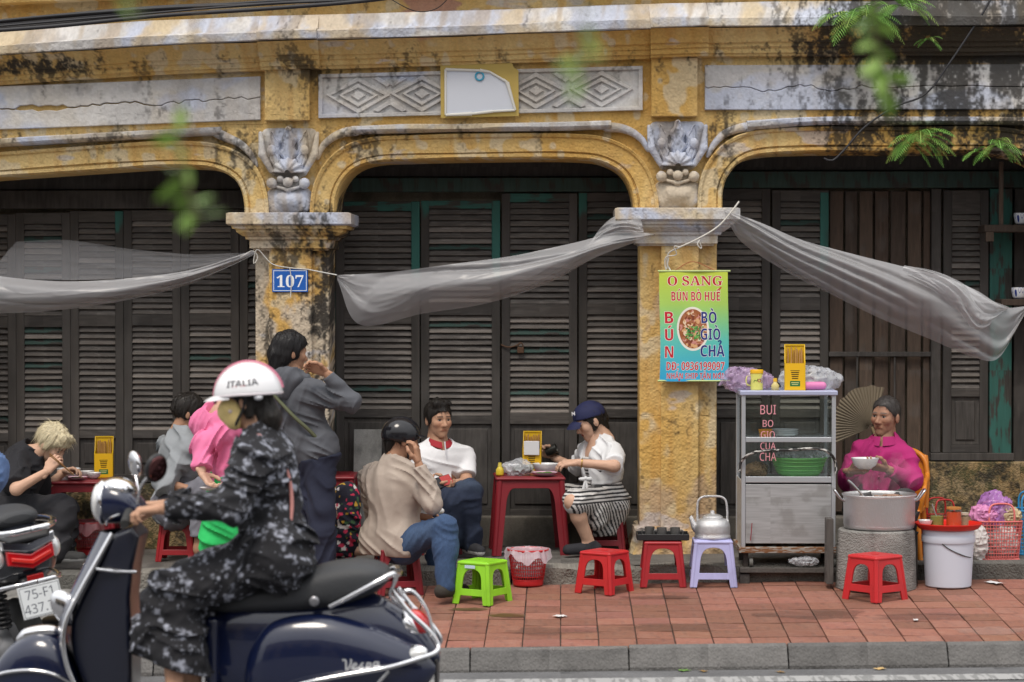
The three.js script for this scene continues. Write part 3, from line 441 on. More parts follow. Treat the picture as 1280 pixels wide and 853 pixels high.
// a louvred leaf between pixel columns x0..x1 (measured at the door plane); sect lists [top, bottom, 'slats' | 'panel']
function leaf(x0, x1, y0, y1, sect, label, teal = [], zo = 0) {
  const a = W(x0, y1, ZD), b = W(x1, y0, ZD), w = b.x - a.x, sc = SC(ZD), st = 0.055;
  const t = thing('shutter_door', label, 'door', [(a.x + b.x) / 2, a.y, ZD + zo], 0, 'louvred shutter door leaves');
  const H = b.y - a.y, Y = (py) => (y1 - py) / (y1 - y0) * H;
  const wm = (k) => teal.includes(k) ? MTEAL : MWOOD[Math.floor(rand() * 3)];
  for (const s of [-1, 1]) mesh('stile', uvM(rbox(st, H, 0.04, s * (w - st) / 2 * 0.992, H / 2, 0, 0.004, 1), 0.47, 'x', 'y'), teal.includes(s < 0 ? 'l' : 'r') ? MTEALUP : wm('-'), t);
  const iw = w - st * 2;
  let prev = H;
  for (const [p0, p1, kind] of sect) {
    const ya = Y(p0), yb = Y(p1); mesh('rail', uvM(rbox(iw, prev - ya, 0.036, 0, (prev + ya) / 2, 0, 0.004, 1), 1.5, 'y', 'x'), wm(prev === H ? 't' : 'm'), t); prev = yb;
    if (kind === 'slats') { const n = Math.round((ya - yb) / 0.0395), g = slat(iw + 0.004); for (let i = 0; i < n; i++) { const o = mesh('slat', g, rand() < 0.06 ? MTEALD : MSLAT[Math.floor(rand() * 5)], t); o.position.set(0, yb + (i + 0.5) * (ya - yb) / n, rr(-0.002, 0.002)); o.rotation.x = rr(-0.05, 0.05); o.rotation.z = rand() < 0.06 ? rr(-0.025, 0.025) : rr(-0.004, 0.004); } mesh('backing', box(iw + 0.02, ya - yb, 0.006, 0, (ya + yb) / 2, -0.045), MWOOD[2], t); }
    else { mesh('panel', uvM(rbox(iw + 0.01, ya - yb, 0.014, 0, (ya + yb) / 2, -0.008, 0.003, 1), 1.5, 'x', 'y'), wm('-'), t); mesh('panel_field', uvM(rbox(iw - 0.06, ya - yb - 0.06, 0.018, 0, (ya + yb) / 2, 0.0, 0.006, 1), 1.5, 'x', 'y'), wm('-'), t); }
  }
  mesh('rail', uvM(rbox(iw, prev, 0.036, 0, prev / 2, 0, 0.004, 1), 1.5, 'y', 'x'), wm('-'), t);
  return t;
}
const S3 = (a, b, c, d, e, f) => [[a, b, 'slats'], [c, d, 'slats'], [e, f, 'panel']];
leaf(-52, 20, 268, 594, S3(282, 396, 410, 542, 552, 585), 'dark louvred shutter leaf far from house number 107, beyond the light haired diner');
leaf(21, 88, 266, 594, S3(280, 395, 409, 540, 550, 585), 'dark grey louvred shutter leaf behind the light haired diner', []);
leaf(89, 154.5, 264, 594, S3(278, 394, 408, 538, 548, 585), 'dark shutter leaf with a teal stile top, behind the table of the light haired diner', ['r']);
leaf(155.5, 226, 263, 594, S3(276, 393, 407, 538, 548, 585), 'dark shutter leaf with teal paint on its edge, between diner and number 107 pillar', ['l']);
leaf(227, 299, 262, 594, S3(276, 392, 406, 538, 548, 585), 'weathered bare wood shutter leaf beside the mould blackened pillar', []);
leaf(300, 372, 262, 594, S3(275, 391, 405, 538, 548, 585), 'shutter leaf partly hidden by the mould blackened pillar with number 107', []);
leaf(420, 525, 252, 646, S3(264, 375, 405, 512, 522, 636), 'shutter leaf with teal upper frame beside the number 107 pillar', ['t', 'r']);
leaf(526, 625.5, 251, 646, S3(261, 378, 394, 520, 530, 636), 'shutter leaf with bright teal top rail behind the man in white polo shirt', ['t', 'l', 'r']);
leaf(627, 722, 242, 646, S3(253, 380, 396, 516, 530, 636), 'weathered shutter leaf with a rusty padlock behind the meal table', ['t'], 0.012);
leaf(723, 815, 241, 646, S3(252, 380, 393, 512, 522, 636), 'shutter leaf behind the woman in the navy cap, against the banner pillar', ['l'], 0.012);
leaf(884, 963, 236, 646, S3(250, 372, 388, 512, 522, 636), 'very dark shutter leaf between banner pillar and food cabinet', []);
leaf(964, 1036, 238, 646, S3(252, 372, 388, 512, 522, 636), 'dark shutter leaf with teal edge behind the food cabinet', ['r']);
leaf(1178, 1236, 238, 566, [[268, 486, 'slats'], [496, 556, 'panel']], 'half height shutter leaf over the mossy wall, beside the teal post', []);
{
  const part = (o, n, x0, x1, y0, y1, z, d, m) => { const a = W(x0, y1, z), b = W(x1, y0, z); return mesh(n, uvM(rbox(b.x - a.x, b.y - a.y, d, (a.x + b.x) / 2, (a.y + b.y) / 2, z - d / 2, 0.004, 1), 1.5, 'x', 'y'), m, o); };
  // timber surround of the doors
  const fr = thing('door_frame', 'dark timber frame with faded teal lintel over the middle doors', 'door frame');
  part(fr, 'lintel', 405, 830, 222, 240, ZD + 0.03, 0.1, MTEALD); part(fr, 'transom_board', 405, 830, 196, 221, ZD, 0.06, MWOOD[2]); part(fr, 'post', 404, 419, 240, 646, ZD + 0.02, 0.1, MTEALD);
  const fl = thing('door_frame', 'dark timber frame over the doors behind the light haired diner', 'door frame');
  part(fl, 'lintel', -80, 392, 238, 261, ZD + 0.03, 0.1, MWOOD[2]); part(fl, 'transom_board', -80, 392, 205, 237, ZD, 0.06, MWOOD[2]);
  const f2 = thing('door_frame', 'dark timber frame with teal post around the plank door and half shutter', 'door frame');
  part(f2, 'lintel', 880, 1300, 214, 235, ZD + 0.03, 0.1, MTEALD); part(f2, 'transom_board', 880, 1300, 186, 213, ZD, 0.06, MWOOD[2]);
  part(f2, 'post', 1237, 1266, 236, 590, ZD + 0.03, 0.09, MTEAL); part(f2, 'post', 1164, 1177, 236, 566, ZD + 0.02, 0.08, MWOOD[0]); part(f2, 'post', 1267, 1300, 236, 640, ZD + 0.01, 0.08, MWOOD[2]); part(f2, 'sill', 1164, 1268, 567, 576, ZD + 0.06, 0.12, MWOOD[0]);
  // plank door: separate boards behind a bar
  const pd = thing('boarded_doorway', 'tall door of upright brown boards with an iron crossbar behind the elderly seller', 'door');
  const MB = [0, 1, 2].map((i) => mat([1, 1, 1], 0.85, { map: woodTex([[0.075, 0.05, 0.036], [0.06, 0.042, 0.032], [0.09, 0.062, 0.045]][i], 0, 60 + i * 7) }));
  [1036, 1055, 1073, 1092, 1112, 1133, 1153, 1164].forEach((x, i, A) => { if (i < 7) part(pd, 'plank', x + 0.7, A[i + 1] - 0.7, 239, 640, ZD - 0.02 - (i % 2) * 0.025, 0.03, MB[i % 3]); });
  part(pd, 'crossbar', 1036, 1164, 440, 446, ZD + 0.012, 0.02, MWOOD[2]);
  for (const x of [1070, 1117]) part(pd, 'bar', x, x + 3, 446, 640, ZD + 0.005, 0.012, MWOOD[2]);
  // stone sill course under the doors and the mossy low wall
  const moss = mat([1, 1, 1], 0.95, { map: dataTex(256, 256, (u, v) => { const n = fbm(u * 9, v * 9, 3, 5), m = fbm(u * 16 + 4, v * 12, 5, 5) * 0.7 + noise(u * 90, v * 90, 6) * 0.3; let c = mix3([0.36, 0.22, 0.07], [0.34, 0.27, 0.17], n); c = mix3(c, [0.05, 0.06, 0.025], sstep(0.38, 0.66, m) * 0.8); return mix3(c, [0.03, 0.028, 0.024], sstep(0.42, 0.7, fbm(u * 8, v * 14, 8, 5) * 0.75 + noise(u * 70, v * 70, 9) * 0.25) * 0.85); }), bumpMap: gritBump, bumpScale: 0.01 });
  const st = mesh('sill_course', uvM((() => { const a = W(396, 692, ZD), b = W(1160, 646, ZD); return rbox(b.x - a.x, 0.28, 0.16, (a.x + b.x) / 2, 0.235, ZD - 0.01, 0.015); })(), 0.7, 'x', 'y'), mat([0.72, 0.68, 0.62], 0.95, { map: concTex }), house);
  mesh('low_wall', uvM((() => { const a = W(1161, 692, ZD), b = W(1420, 577, ZD); return rbox(b.x - a.x, b.y - 0.1, 0.16, (a.x + b.x) / 2, (b.y + 0.1) / 2, ZD - 0.01, 0.012); })(), 1, 'x', 'y'), moss, house);
  mesh('low_wall', uvM((() => { const a = W(-300, 692, ZD), b = W(395, 604, ZD); return rbox(b.x - a.x, b.y - 0.1, 0.16, (a.x + b.x) / 2, (b.y + 0.1) / 2, ZD - 0.01, 0.012); })(), 1, 'x', 'y'), moss, house); part(fl, 'sill', -80, 396, 594, 603, ZD + 0.05, 0.12, MWOOD[2]);
  // padlock on its hasp
  const p = W(645, 438, ZD + 0.05), lk = thing('padlock', 'small rusty padlock and chain on the double shutter doors', 'padlock', p);
  const rust = mat([0.11, 0.06, 0.035], 0.7, { metalness: 0.4 });
  mesh('body', rbox(0.045, 0.04, 0.018, 0.03, 0, 0, 0.006), rust, lk); mesh('shackle', tube([[0.015, 0.015, 0], [0.017, 0.04, 0], [0.03, 0.05, 0], [0.043, 0.04, 0], [0.045, 0.015, 0]], 0.004), rust, lk); mesh('hasp', tube([[-0.1, 0.035, -0.01], [-0.05, 0.02, 0], [0.0, 0.03, 0.004], [0.03, 0.048, 0]], 0.005), rust, lk);
  // grey board leaning behind the man in the beige jacket
  const gb = W(441, 655, -0.5), g2 = W(476, 537, -0.5); const bd = mesh('leaning_board', uvM(rbox(g2.x - gb.x, g2.y - platY(gb.x), 0.012, 0, (g2.y - platY(gb.x)) / 2, 0, 0.002), 1.2, 'x', 'y'), mat([1.1, 1.15, 1.2], 0.8, { map: concTex })); tag(bd, 'pale grey board leaning against the shutters beside the pillar', 'board'); bd.position.set((gb.x + g2.x) / 2, platY(gb.x), -0.5); bd.rotation.x = -0.12;
  // altar shelf on the teal post
  const sh = thing('altar_shelf', 'small wooden shelf hung on the teal post by a slat', 'shelf');
  part(sh, 'hanger', 1249, 1255, 202, 283, ZD + 0.28, 0.015, MB[2]); part(sh, 'board', 1231, 1300, 281, 290, ZD + 0.3, 0.24, MB[1]); part(sh, 'bracket', 1233, 1243, 290, 302, ZD + 0.3, 0.02, MB[2]); part(sh, 'lower_board', 1252, 1300, 374, 382, ZD + 0.3, 0.24, MB[1]);
  const cb = (r, hh, seed) => ({ g: lathe([[0.001, 0], [r * 0.6, 0], [r * 0.85, hh * 0.2], [r, hh * 0.75], [r * 0.94, hh], [r * 0.86, hh], [r * 0.88, hh * 0.7], [0.001, hh * 0.15]]), m: mat([1, 1, 1], 0.25, { map: canvasTex(256, 64, (c, w, h) => { c.fillStyle = '#e6e8ee'; c.fillRect(0, 0, w, h); c.fillStyle = c.strokeStyle = '#24398a'; for (let i = 0; i < 14; i++) { c.beginPath(); c.arc(i * 20 + 8, 34 + (i % 2) * 6, 6, 0, 7); i % 2 ? c.fill() : c.stroke(); c.fillRect(i * 20, 22, 9, 3); } c.fillRect(0, 14, w, 3); c.fillRect(0, 52, w, 2); }) }) });
  let o = cb(0.055, 0.075); tag(mesh('incense_bowl', o.g, o.m), 'blue and white incense bowl on the lower shelf board', 'bowl').position.copy(W(1275, 374, ZD + 0.2));
  tag(mesh('incense_bowl', o.g, o.m), 'white incense bowl on the upper altar shelf board', 'bowl').position.copy(W(1278, 281, ZD + 0.2));
}

// ---------- things fixed to the front ----------
{
  // house number
  const p = W(362.5, 351, 0.004), n = thing('house_number_plate', 'blue enamel house number plate 107 on the pillar', 'sign', p);
  mesh('plate', rbox(45 / 199, 29 / 199, 0.006, 0, 0, 0.003, 0.003), mat([0.02, 0.09, 0.36], 0.35), n);
  mesh('number', new THREE.PlaneGeometry(44 / 199, 28 / 199).translate(0, 0, 0.0075), mat([1, 1, 1], 0.4, { map: canvasTex(352, 224, (c, w, h) => { c.fillStyle = '#1c5bb0'; c.fillRect(0, 0, w, h); c.strokeStyle = '#e8eef2'; c.lineWidth = 6; c.strokeRect(12, 12, w - 24, h - 24); c.fillStyle = '#f2f4f4'; c.font = 'bold 168px serif'; c.textAlign = 'center'; c.textBaseline = 'middle'; c.fillText('107', w / 2, h / 2 + 6); c.globalAlpha = 0.25; c.fillStyle = '#5a4028'; for (let i = 0; i < 40; i++) c.fillRect((i * 97) % w, (i * 53) % h, 2 + i % 4, 2 + i % 7); }) }), n);
  // hanging banner
  const bw = 87 / 203, bh = 141 / 203, bp = W(867.5, 477, 0.06), bn = thing('hanging_banner', 'green and blue noodle stall banner hanging on the yellow pillar', 'banner', bp);
  const art = canvasTex(1044, 1692, (c, w, h) => {
    const g = c.createLinearGradient(0, 0, 0, h); g.addColorStop(0, '#c6d64a'); g.addColorStop(0.3, '#a9cf62'); g.addColorStop(0.62, '#5fc0b0'); g.addColorStop(1, '#2fa6d8'); c.fillStyle = g; c.fillRect(0, 0, w, h);
    const txt = (s, x, y, size, col, wmax, font = 'bold', fam = 'sans-serif', stroke = '#f6f2e8', sw = 10) => { c.font = font + ' ' + size + 'px ' + fam; c.textAlign = 'center'; c.textBaseline = 'middle'; const m = c.measureText(s).width; c.save(); c.translate(x, y); if (wmax) c.scale(wmax / m, 1); c.lineJoin = 'round'; if (sw) { c.strokeStyle = stroke; c.lineWidth = sw; c.strokeText(s, 0, 0); } c.fillStyle = col; c.fillText(s, 0, 0); c.restore(); };
    const mark = (x, y, k) => { c.save(); c.translate(x, y); c.lineCap = 'round'; c.strokeStyle = c.fillStyle; c.lineWidth = 22; c.beginPath(); if (k === 0) { c.moveTo(0, 30); c.lineTo(30, 0); } else if (k === 1) { c.arc(0, 0, 20, -2.6, 1.2); c.lineTo(2, 40); } else if (k === 2) { c.arc(0, 0, 5, 0, 7); } else { c.moveTo(-8, 26); c.quadraticCurveTo(18, 20, 12, -8); c.lineWidth = 14; } c.stroke(); c.restore(); };
    txt('O SANG', w / 2 + 20, 160, 200, '#c01a2c', 850, 'bold', 'serif'); txt('BÚN BÒ HUÊ', w / 2 + 30, 395, 190, '#c3283a', 760, 'bold'); c.fillStyle = '#c3283a'; mark(908, 262, 0);
    // bowl photo: noodle soup seen from above
    const cx = 500, cy = 890; c.fillStyle = '#e9e4da'; c.beginPath(); c.ellipse(cx, cy, 245, 335, 0, 0, 7); c.fill(); c.fillStyle = '#9a5a30'; c.beginPath(); c.ellipse(cx, cy, 215, 300, 0, 0, 7); c.fill();
    let s = 5; const q = () => (s = (s * 16807) % 2147483647) / 2147483647;
    for (let i = 0; i < 160; i++) { const a = q() * 7, r = Math.sqrt(q()); c.fillStyle = ['#d8a878', '#a86a48', '#e6cdb0', '#7a3a26', '#c98a80'][Math.floor(q() * 5)]; c.beginPath(); c.ellipse(cx + Math.cos(a) * r * 200, cy + Math.sin(a) * r * 280, 10 + q() * 34, 8 + q() * 20, q() * 3, 0, 7); c.fill(); }
    for (let i = 0; i < 120; i++) { c.fillStyle = ['#2f7a3a', '#4a9a48', '#1f5a30', '#7fb860'][Math.floor(q() * 4)]; c.beginPath(); c.ellipse(cx + 20 + (q() - 0.5) * 260, cy + 60 + (q() - 0.5) * 190, 6 + q() * 16, 4 + q() * 8, q() * 3, 0, 7); c.fill(); }
    ['B', 'Ú', 'N'].forEach((k, i) => txt(k, 135, 720 + i * 262, 245, '#c01a2c', 165)); ['BÒ', 'GIÒ', 'CHA'].forEach((k, i) => txt(k, [745, 765, 790][i], 720 + i * 255, 240, '#1d2a78', [260, 320, 380][i])); c.fillStyle = '#1d2a78'; mark(905, 1092, 1);
    txt('DĐ: 0936199097', w / 2 + 14, 1460, 170, '#c01a2c', 900); txt('NHÂN SHIP TÂN NOI', w / 2 + 14, 1608, 118, '#c01a2c', 880, 'bold', 'sans-serif', '#f6f2e8', 6); c.fillStyle = '#c01a2c'; mark(297, 1668, 2); mark(652, 1668, 2); mark(905, 1560, 3);
  });
  const cloth = (side) => grid((u, v) => V((u - 0.5) * bw + 0.004 * Math.sin(v * 5), v * bh, side * 0.0012 + 0.008 * Math.sin(u * 4 + v * 2) * (1 - v) + 0.004 * Math.sin(u * 9 + v * 6)), 24, 36);
  mesh('print', cloth(1), mat([1, 1, 1], 0.45, { map: art }), bn); mesh('reverse', cloth(-1), mat([0.7, 0.72, 0.72], 0.6), bn);
  for (const y of [0.004, bh - 0.004]) mesh('rod', bar(V(-bw / 2 - 0.012, y, 0.002), V(bw / 2 + 0.012, y, 0.002), 0.006), mat([0.5, 0.62, 0.25], 0.5), bn);
  mesh('hanging_string', tube([[-bw * 0.28, bh, 0.004], [-0.01, bh + 0.055, -0.03], [bw * 0.3, bh, 0.004]], 0.002, 12, 5), mat([0.4, 0.08, 0.04], 0.8), bn);
  // torn poster on a yellow board over the middle arch
  const zb = wallZ + 0.035, bo = thing('notice_board', 'yellow board with a torn white poster above the middle arch', 'notice board');
  const poly = (pts, z, d) => new THREE.ExtrudeGeometry(new THREE.Shape(pts.map((q) => F2(...q))), { depth: d, bevelEnabled: false }).translate(0, 0, z);
  mesh('board', poly([[550.5, 80], [638, 76.5], [641, 80.5], [642, 84], [648, 88], [648.5, 145], [551, 147.5]], zb, 0.016), mat([0.50, 0.36, 0.09], 0.6), bo);
  const pts = [[557, 87], [600, 88.5], [614, 90.5], [627, 98], [633, 101], [644, 138], [616, 139], [590, 142], [558, 143.5]];
  mesh('poster', poly(pts, zb + 0.018, 0.004), mat([0.62, 0.65, 0.72], 0.5), bo);
  const curl = [[557, 143.5], [557, 87], [600, 88.5], [612, 90], [629, 100], [634, 103], [644, 138], [616, 139.5], [590, 142.5], [557, 144]].map((q) => { const p2 = F2(...q); return V(p2.x, p2.y, zb + 0.026); });
  mesh('curled_edge', merge(curl.slice(0, -1).map((q, i) => bar(q, curl[i + 1], 0.007 + 0.003 * (i % 3), 0.008, 8))), mat([0.68, 0.67, 0.62], 0.6), bo);
  const rg = F2(599.5, 95.5); mesh('round_mark', new THREE.TorusGeometry(0.025, 0.006, 8, 24).translate(rg.x, rg.y, zb + 0.026), mat([0.05, 0.33, 0.5], 0.5), bo);
  // cable bundle across the top and loose wires
  const wm = mat([0.018, 0.018, 0.022], 0.6); const cb = [];
  for (let i = 0; i < 9; i++) { const o = rr(-7, 7), q = rr(0.45, 0.6); cb.push(tube([[-260, 52 + o], [-90, 39 + o * 0.8], [60, 27 + o + rr(-3, 3)], [200, 14.5 + o * 0.8 + rr(-2, 2)], [330, 5 + o * 0.6 + rr(-3, 3)], [470, -3 + o * 0.4], [640, -26], [900, -60]].map((p) => W(p[0], p[1], q)), rr(0.006, 0.014), 60, 6)); }
  tag(mesh('cable_bundle', merge(cb), wm), 'thick sagging bundle of black cables along the top of the front', 'cable');
  tag(mesh('loose_cable', tube([[470, -12], [520, 14], [545, 11], [562, -4], [580, -25]].map((p) => W(p[0], p[1], 0.4)), 0.003, 30, 5), wm), 'thin loose wire loop dangling below the cable bundle', 'cable');
  tag(mesh('loose_cable', tube([[1262, -60], [1238, 0], [1212, 42], [1185, 82], [1165, 110], [1150, 122], [1120, 133], [1080, 160], [1055, 188], [1040, 201], [1030, 198]].map((p) => W(p[0], p[1], 0.16)), 0.007, 60, 6), wm), 'black cable hanging diagonally across the mould stained panel', 'cable');

  // plastic sheets tied between the pillars
  const MP = phys([0.6, 0.6, 0.62], 0.26, { transparent: true, opacity: 0.42, side: THREE.DoubleSide });
  const MP2 = phys([0.55, 0.56, 0.60], 0.35, { transparent: true, opacity: 0.16, side: THREE.DoubleSide });
  const curve = (pts) => new THREE.CatmullRomCurve3(pts.map((p) => W(p[0], p[1], p[2])), false, 'centripetal');
  const sheet = (top, bot, fold, seed, belly = 0.12) => { const A = curve(top), B = curve(bot); return grid((u, v) => { const p = A.getPoint(u).lerp(B.getPoint(u), v), w = Math.sin(PI * clamp(v)) * Math.sin(PI * clamp(u * 0.96 + 0.02)), q = noise(u * 2.6 + seed, v * 4.5 - u * 3, seed), n = Math.abs(q - 0.5) * 1.6 - 0.4, m = 0.5 - Math.abs(noise(u * 9 + seed, v * 6 + u * 6, seed + 3) - 0.5) * 2; p.z += belly * w + n * fold * 1.5 + m * m * fold * 0.4; p.y += n * fold * 0.35 * Math.sin(PI * v); return p; }, 150, 36); };
  const ps = thing('plastic_sheet', 'grey translucent plastic sheet tied in front of the middle shutters', 'plastic sheet');
  mesh('sheet', sheet([[421, 344, 0.05], [480, 341, 0.1], [560, 331, 0.14], [640, 320, 0.15], [720, 303, 0.14], [775, 290, 0.12], [818, 292, 0.14]], [[422, 350, 0.05], [448, 405, 0.02], [530, 392, 0.05], [610, 379, 0.1], [690, 352, 0.12], [745, 322, 0.13], [820, 294, 0.14]], 0.045, 3), MP, ps);
  mesh('folded_end', sheet([[736, 306, 0.12], [752, 284, 0.1], [768, 271, 0.1], [800, 268, 0.15]], [[745, 306, 0.13], [765, 297, 0.13], [785, 291, 0.14], [805, 290, 0.15]], 0.03, 8, 0.04), MP, ps);
  mesh('tie_cord', tube([[385, 337, 0.01], [400, 340, 0.02], [421, 344, 0.05]].map((p) => W(...p)), 0.004, 10, 5), mat([0.6, 0.6, 0.58], 0.8), ps);
  const pl = thing('plastic_sheet', 'sagging grey plastic sheet tied to the pillar with house number 107', 'plastic sheet');
  mesh('sheet', sheet([[-120, 330, 0.1], [-40, 340, 0.12], [20, 348, 0.14], [90, 352, 0.16], [170, 347, 0.15], [240, 337, 0.12], [290, 322, 0.08], [316, 313, 0.05]], [[-120, 384, 0.1], [-40, 391, 0.1], [30, 391, 0.1], [90, 386, 0.12], [170, 373, 0.12], [240, 354, 0.1], [290, 332, 0.08], [318, 318, 0.05]], 0.04, 11), MP, pl);
  mesh('upper_fold', sheet([[20, 302, -0.3], [80, 300, -0.3], [160, 311, -0.28], [240, 318, -0.2], [305, 316, 0.0]], [[-20, 345, 0.1], [60, 350, 0.12], [150, 348, 0.12], [230, 338, 0.1], [306, 318, 0.04]], 0.03, 14, 0.02), MP2, pl);
  const pr = thing('plastic_sheet', 'grey translucent plastic sheet slung from the banner pillar over the seller', 'plastic sheet');
  mesh('sheet', sheet([[905, 262, 0.14], [950, 278, 0.2], [1000, 299, 0.24], [1060, 316, 0.27], [1120, 331, 0.28], [1175, 345, 0.27], [1220, 363, 0.24], [1256, 384, 0.16], [1284, 383, 0.1]], [[907, 272, 0.12], [925, 300, 0.08], [975, 335, 0.1], [1035, 366, 0.12], [1100, 398, 0.13], [1165, 425, 0.14], [1215, 446, 0.13], [1245, 450, 0.12], [1284, 388, 0.1]], 0.04, 21, 0.14), MP, pr);
  mesh('rolled_fold', sheet([[1130, 332, 0.3], [1165, 338, 0.33], [1200, 352, 0.32], [1232, 372, 0.28], [1262, 384, 0.18]], [[1125, 345, 0.3], [1165, 362, 0.34], [1195, 385, 0.34], [1222, 412, 0.28], [1258, 388, 0.18]], 0.05, 25, 0.06), MP, pr);
  const rp = mat([0.62, 0.6, 0.55], 0.85);
  const tie = thing('tie_rope', 'frayed white rope knotted around the capital above the banner', 'rope');
  mesh('rope', tube([[924, 252, 0.16], [915, 264, 0.17], [898, 283, 0.16], [870, 300, 0.14], [848, 310, 0.09], [836, 317, 0.05], [834, 330, 0.04], [839, 340, 0.05]].map((p) => W(...p)), 0.006, 40, 6), rp, tie); mesh('rope_end', tube([[876, 298, 0.14], [872, 306, 0.15], [877, 311, 0.14], [875, 303, 0.15]].map((p) => W(...p)), 0.004, 16, 5), rp, tie);
  mesh('rope_end', tube([[850, 309, 0.09], [842, 308, 0.1], [846, 318, 0.08], [832, 322, 0.06], [833, 338, 0.05], [836, 322, 0.06]].map((p) => W(...p)), 0.004, 20, 5), rp, tie);
  const tie2 = thing('tie_rope', 'white cord knotted on the mould blackened pillar beside number 107', 'rope');
  mesh('rope', tube([[300, 322, 0.05], [316, 314, 0.03], [322, 322, 0.02], [317, 330, 0.03], [321, 312, 0.03], [340, 330, 0.02], [363, 335, 0.015], [385, 337, 0.012]].map((p) => W(...p)), 0.004, 50, 5), rp, tie2);
  mesh('rope_end', tube([[362, 335, 0.02], [364, 350, 0.022], [363, 372, 0.022]].map((p) => W(...p)), 0.003, 12, 5), rp, tie2);
}

// ---------- ferns rooted in the mouldings and twigs hanging before the street ----------
{
  const fm = [[0.13, 0.30, 0.05], [0.18, 0.38, 0.07], [0.24, 0.34, 0.07]].map((c) => phys(c, 0.7, { side: THREE.DoubleSide }));
  const frond = (base, dir, len, seed) => { // arching rachis with paired pinnae
    const side = V(dir.z, 0, -dir.x).normalize(); if (side.length() < 0.1) side.set(1, 0, 0); const pts = []; let p = base.clone(), d = dir.clone().normalize(); const n = 18;
    for (let i = 0; i <= n; i++) { pts.push(p.clone()); d.y -= 0.09; d.normalize(); p.addScaledVector(d, len / n); }
    const P = [], ix = [], tri = (a, b, c) => { const k = P.length / 3; P.push(a.x, a.y, a.z, b.x, b.y, b.z, c.x, c.y, c.z); ix.push(k, k + 1, k + 2); };
    for (let i = 2; i < n; i++) { const q = pts[i], t = pts[i].clone().sub(pts[i - 1]).normalize(), u = i / n, L = len * 0.25 * Math.sin(PI * (0.12 + 0.86 * u)) ** 0.8, nn = V().crossVectors(t, side).normalize();
      for (const s of [-1, 1]) { const dd = side.clone().multiplyScalar(s).addScaledVector(t, 0.55).addScaledVector(nn, 0.15 * s * (noise(i, s, seed) - 0.5)).normalize(), tip = q.clone().addScaledVector(dd, L).add(V(0, -L * 0.25, 0)), m = q.clone().lerp(tip, 0.45), w = L * 0.06; tri(q, m.clone().addScaledVector(t, w), tip); tri(q, tip, m.clone().addScaledVector(t, -w)); } }
    for (let i = 0; i < n; i++) { const a = pts[i], b = pts[i + 1], w = 0.0022; tri(a.clone().addScaledVector(side, w), b.clone().addScaledVector(side, w), b.clone().addScaledVector(side, -w)); tri(a.clone().addScaledVector(side, w), b.clone().addScaledVector(side, -w), a.clone().addScaledVector(side, -w)); }
    const g = new THREE.BufferGeometry(); g.setAttribute('position', new THREE.Float32BufferAttribute(P, 3)); g.setIndex(ix); g.computeVertexNormals(); return g;
  };
  const fern = (px, py, z, n0, len, label, spread = 1) => { const n = Math.round(n0 * 2.1), o = thing('fern', label, 'fern', W(px, py, z), 0, 'ferns growing on the front'); for (let i = 0; i < n; i++) { const a = (i / (n - 1) - 0.5) * PI * 0.95 * spread + rr(-0.2, 0.2); mesh('frond', frond(V(0, 0, 0), V(Math.sin(a), 0.55 * Math.cos(a) + rr(-0.15, 0.25), rr(0.35, 0.8)), len * rr(0.7, 1.25), i), fm[i % 3], o); } return o; };
  fern(1080, 22, 0.16, 13, 0.28, 'large fern on top of the cornice above the stained panel'); fern(1128, 8, 0.16, 9, 0.24, 'fern clump on the cornice next to the largest fern');
  fern(1042, 20, 0.18, 6, 0.16, 'small fern on the cornice edge beside the largest fern'); fern(1150, 172, 0.02, 12, 0.25, 'fern hanging from the arch over the plank door', 1.2); fern(1138, 180, 0.02, 5, 0.2, 'thin yellowing fern under the hanging arch fern', 1.2);
  fern(1246, 182, 0.02, 8, 0.19, 'fern growing on the arch above the altar shelf', 1.2); fern(1222, 190, 0.02, 4, 0.13, 'tiny fern sprig near the altar shelf hanger'); fern(1160, 50, 0.1, 5, 0.11, 'tiny dark fern under the cornice edge');
  // leafy twigs of a street tree close to the lens, out of focus
  const lm = [[0.20, 0.36, 0.05], [0.27, 0.44, 0.08]].map((c) => phys(c, 0.6, { side: THREE.DoubleSide, transmission: 0.35, thickness: 0 })), bm = mat([0.12, 0.09, 0.06], 0.9);
  const leafG = (() => { const s = []; for (let i = 0; i <= 8; i++) { const t = i / 8; s.push([t * 0.052, 0.011 * Math.sin(PI * t) ** 0.7]); } return grid((u, v) => { const k = s[Math.round(u * 8)]; return V(k[0], -0.006 * u * u * 2 + 0.004 * Math.abs(v - 0.5), (v - 0.5) * 2 * k[1]); }, 8, 2); })();
  const twig = (pts, z, n, label, sz = 1) => { const c = new THREE.CatmullRomCurve3(pts.map((p) => W(p[0], p[1], z + (p[2] || 0)))), b0 = c.getPoint(0), o = thing('tree_twig', label, 'twig', b0, 0, 'leafy twigs hanging before the street'); const g = new THREE.TubeGeometry(c, 24, 0.0025, 5).translate(-b0.x, -b0.y, -b0.z); mesh('stem', g, bm, o);
    for (let i = 0; i < n; i++) { const t = 1 - 0.62 * (i / n), q = c.getPoint(t).sub(b0); const l = mesh('leaf', leafG, lm[i % 2], o); l.position.copy(q); l.rotation.set(rr(-1.2, 1.2), rr(-PI, PI), rr(-1.1, 0.5)); l.scale.setScalar(sz * rr(0.7, 1.15)); } };
  twig([[1130, -190], [1112, -60], [1095, 5], [1092, 45], [1104, 80], [1116, 118]], 10.6, 20, 'leafy twig hanging in front of the cornice ferns', 1.0);
  twig([[300, -220], [262, -40], [228, 120], [226, 210], [240, 250], [246, 275]], 11.2, 16, 'leafy twig hanging before the arch beside number 107', 0.95);
  twig([[170, -240], [160, -120], [155, -30], [168, 20]], 11.8, 8, 'small twig above the cable bundle', 0.6);
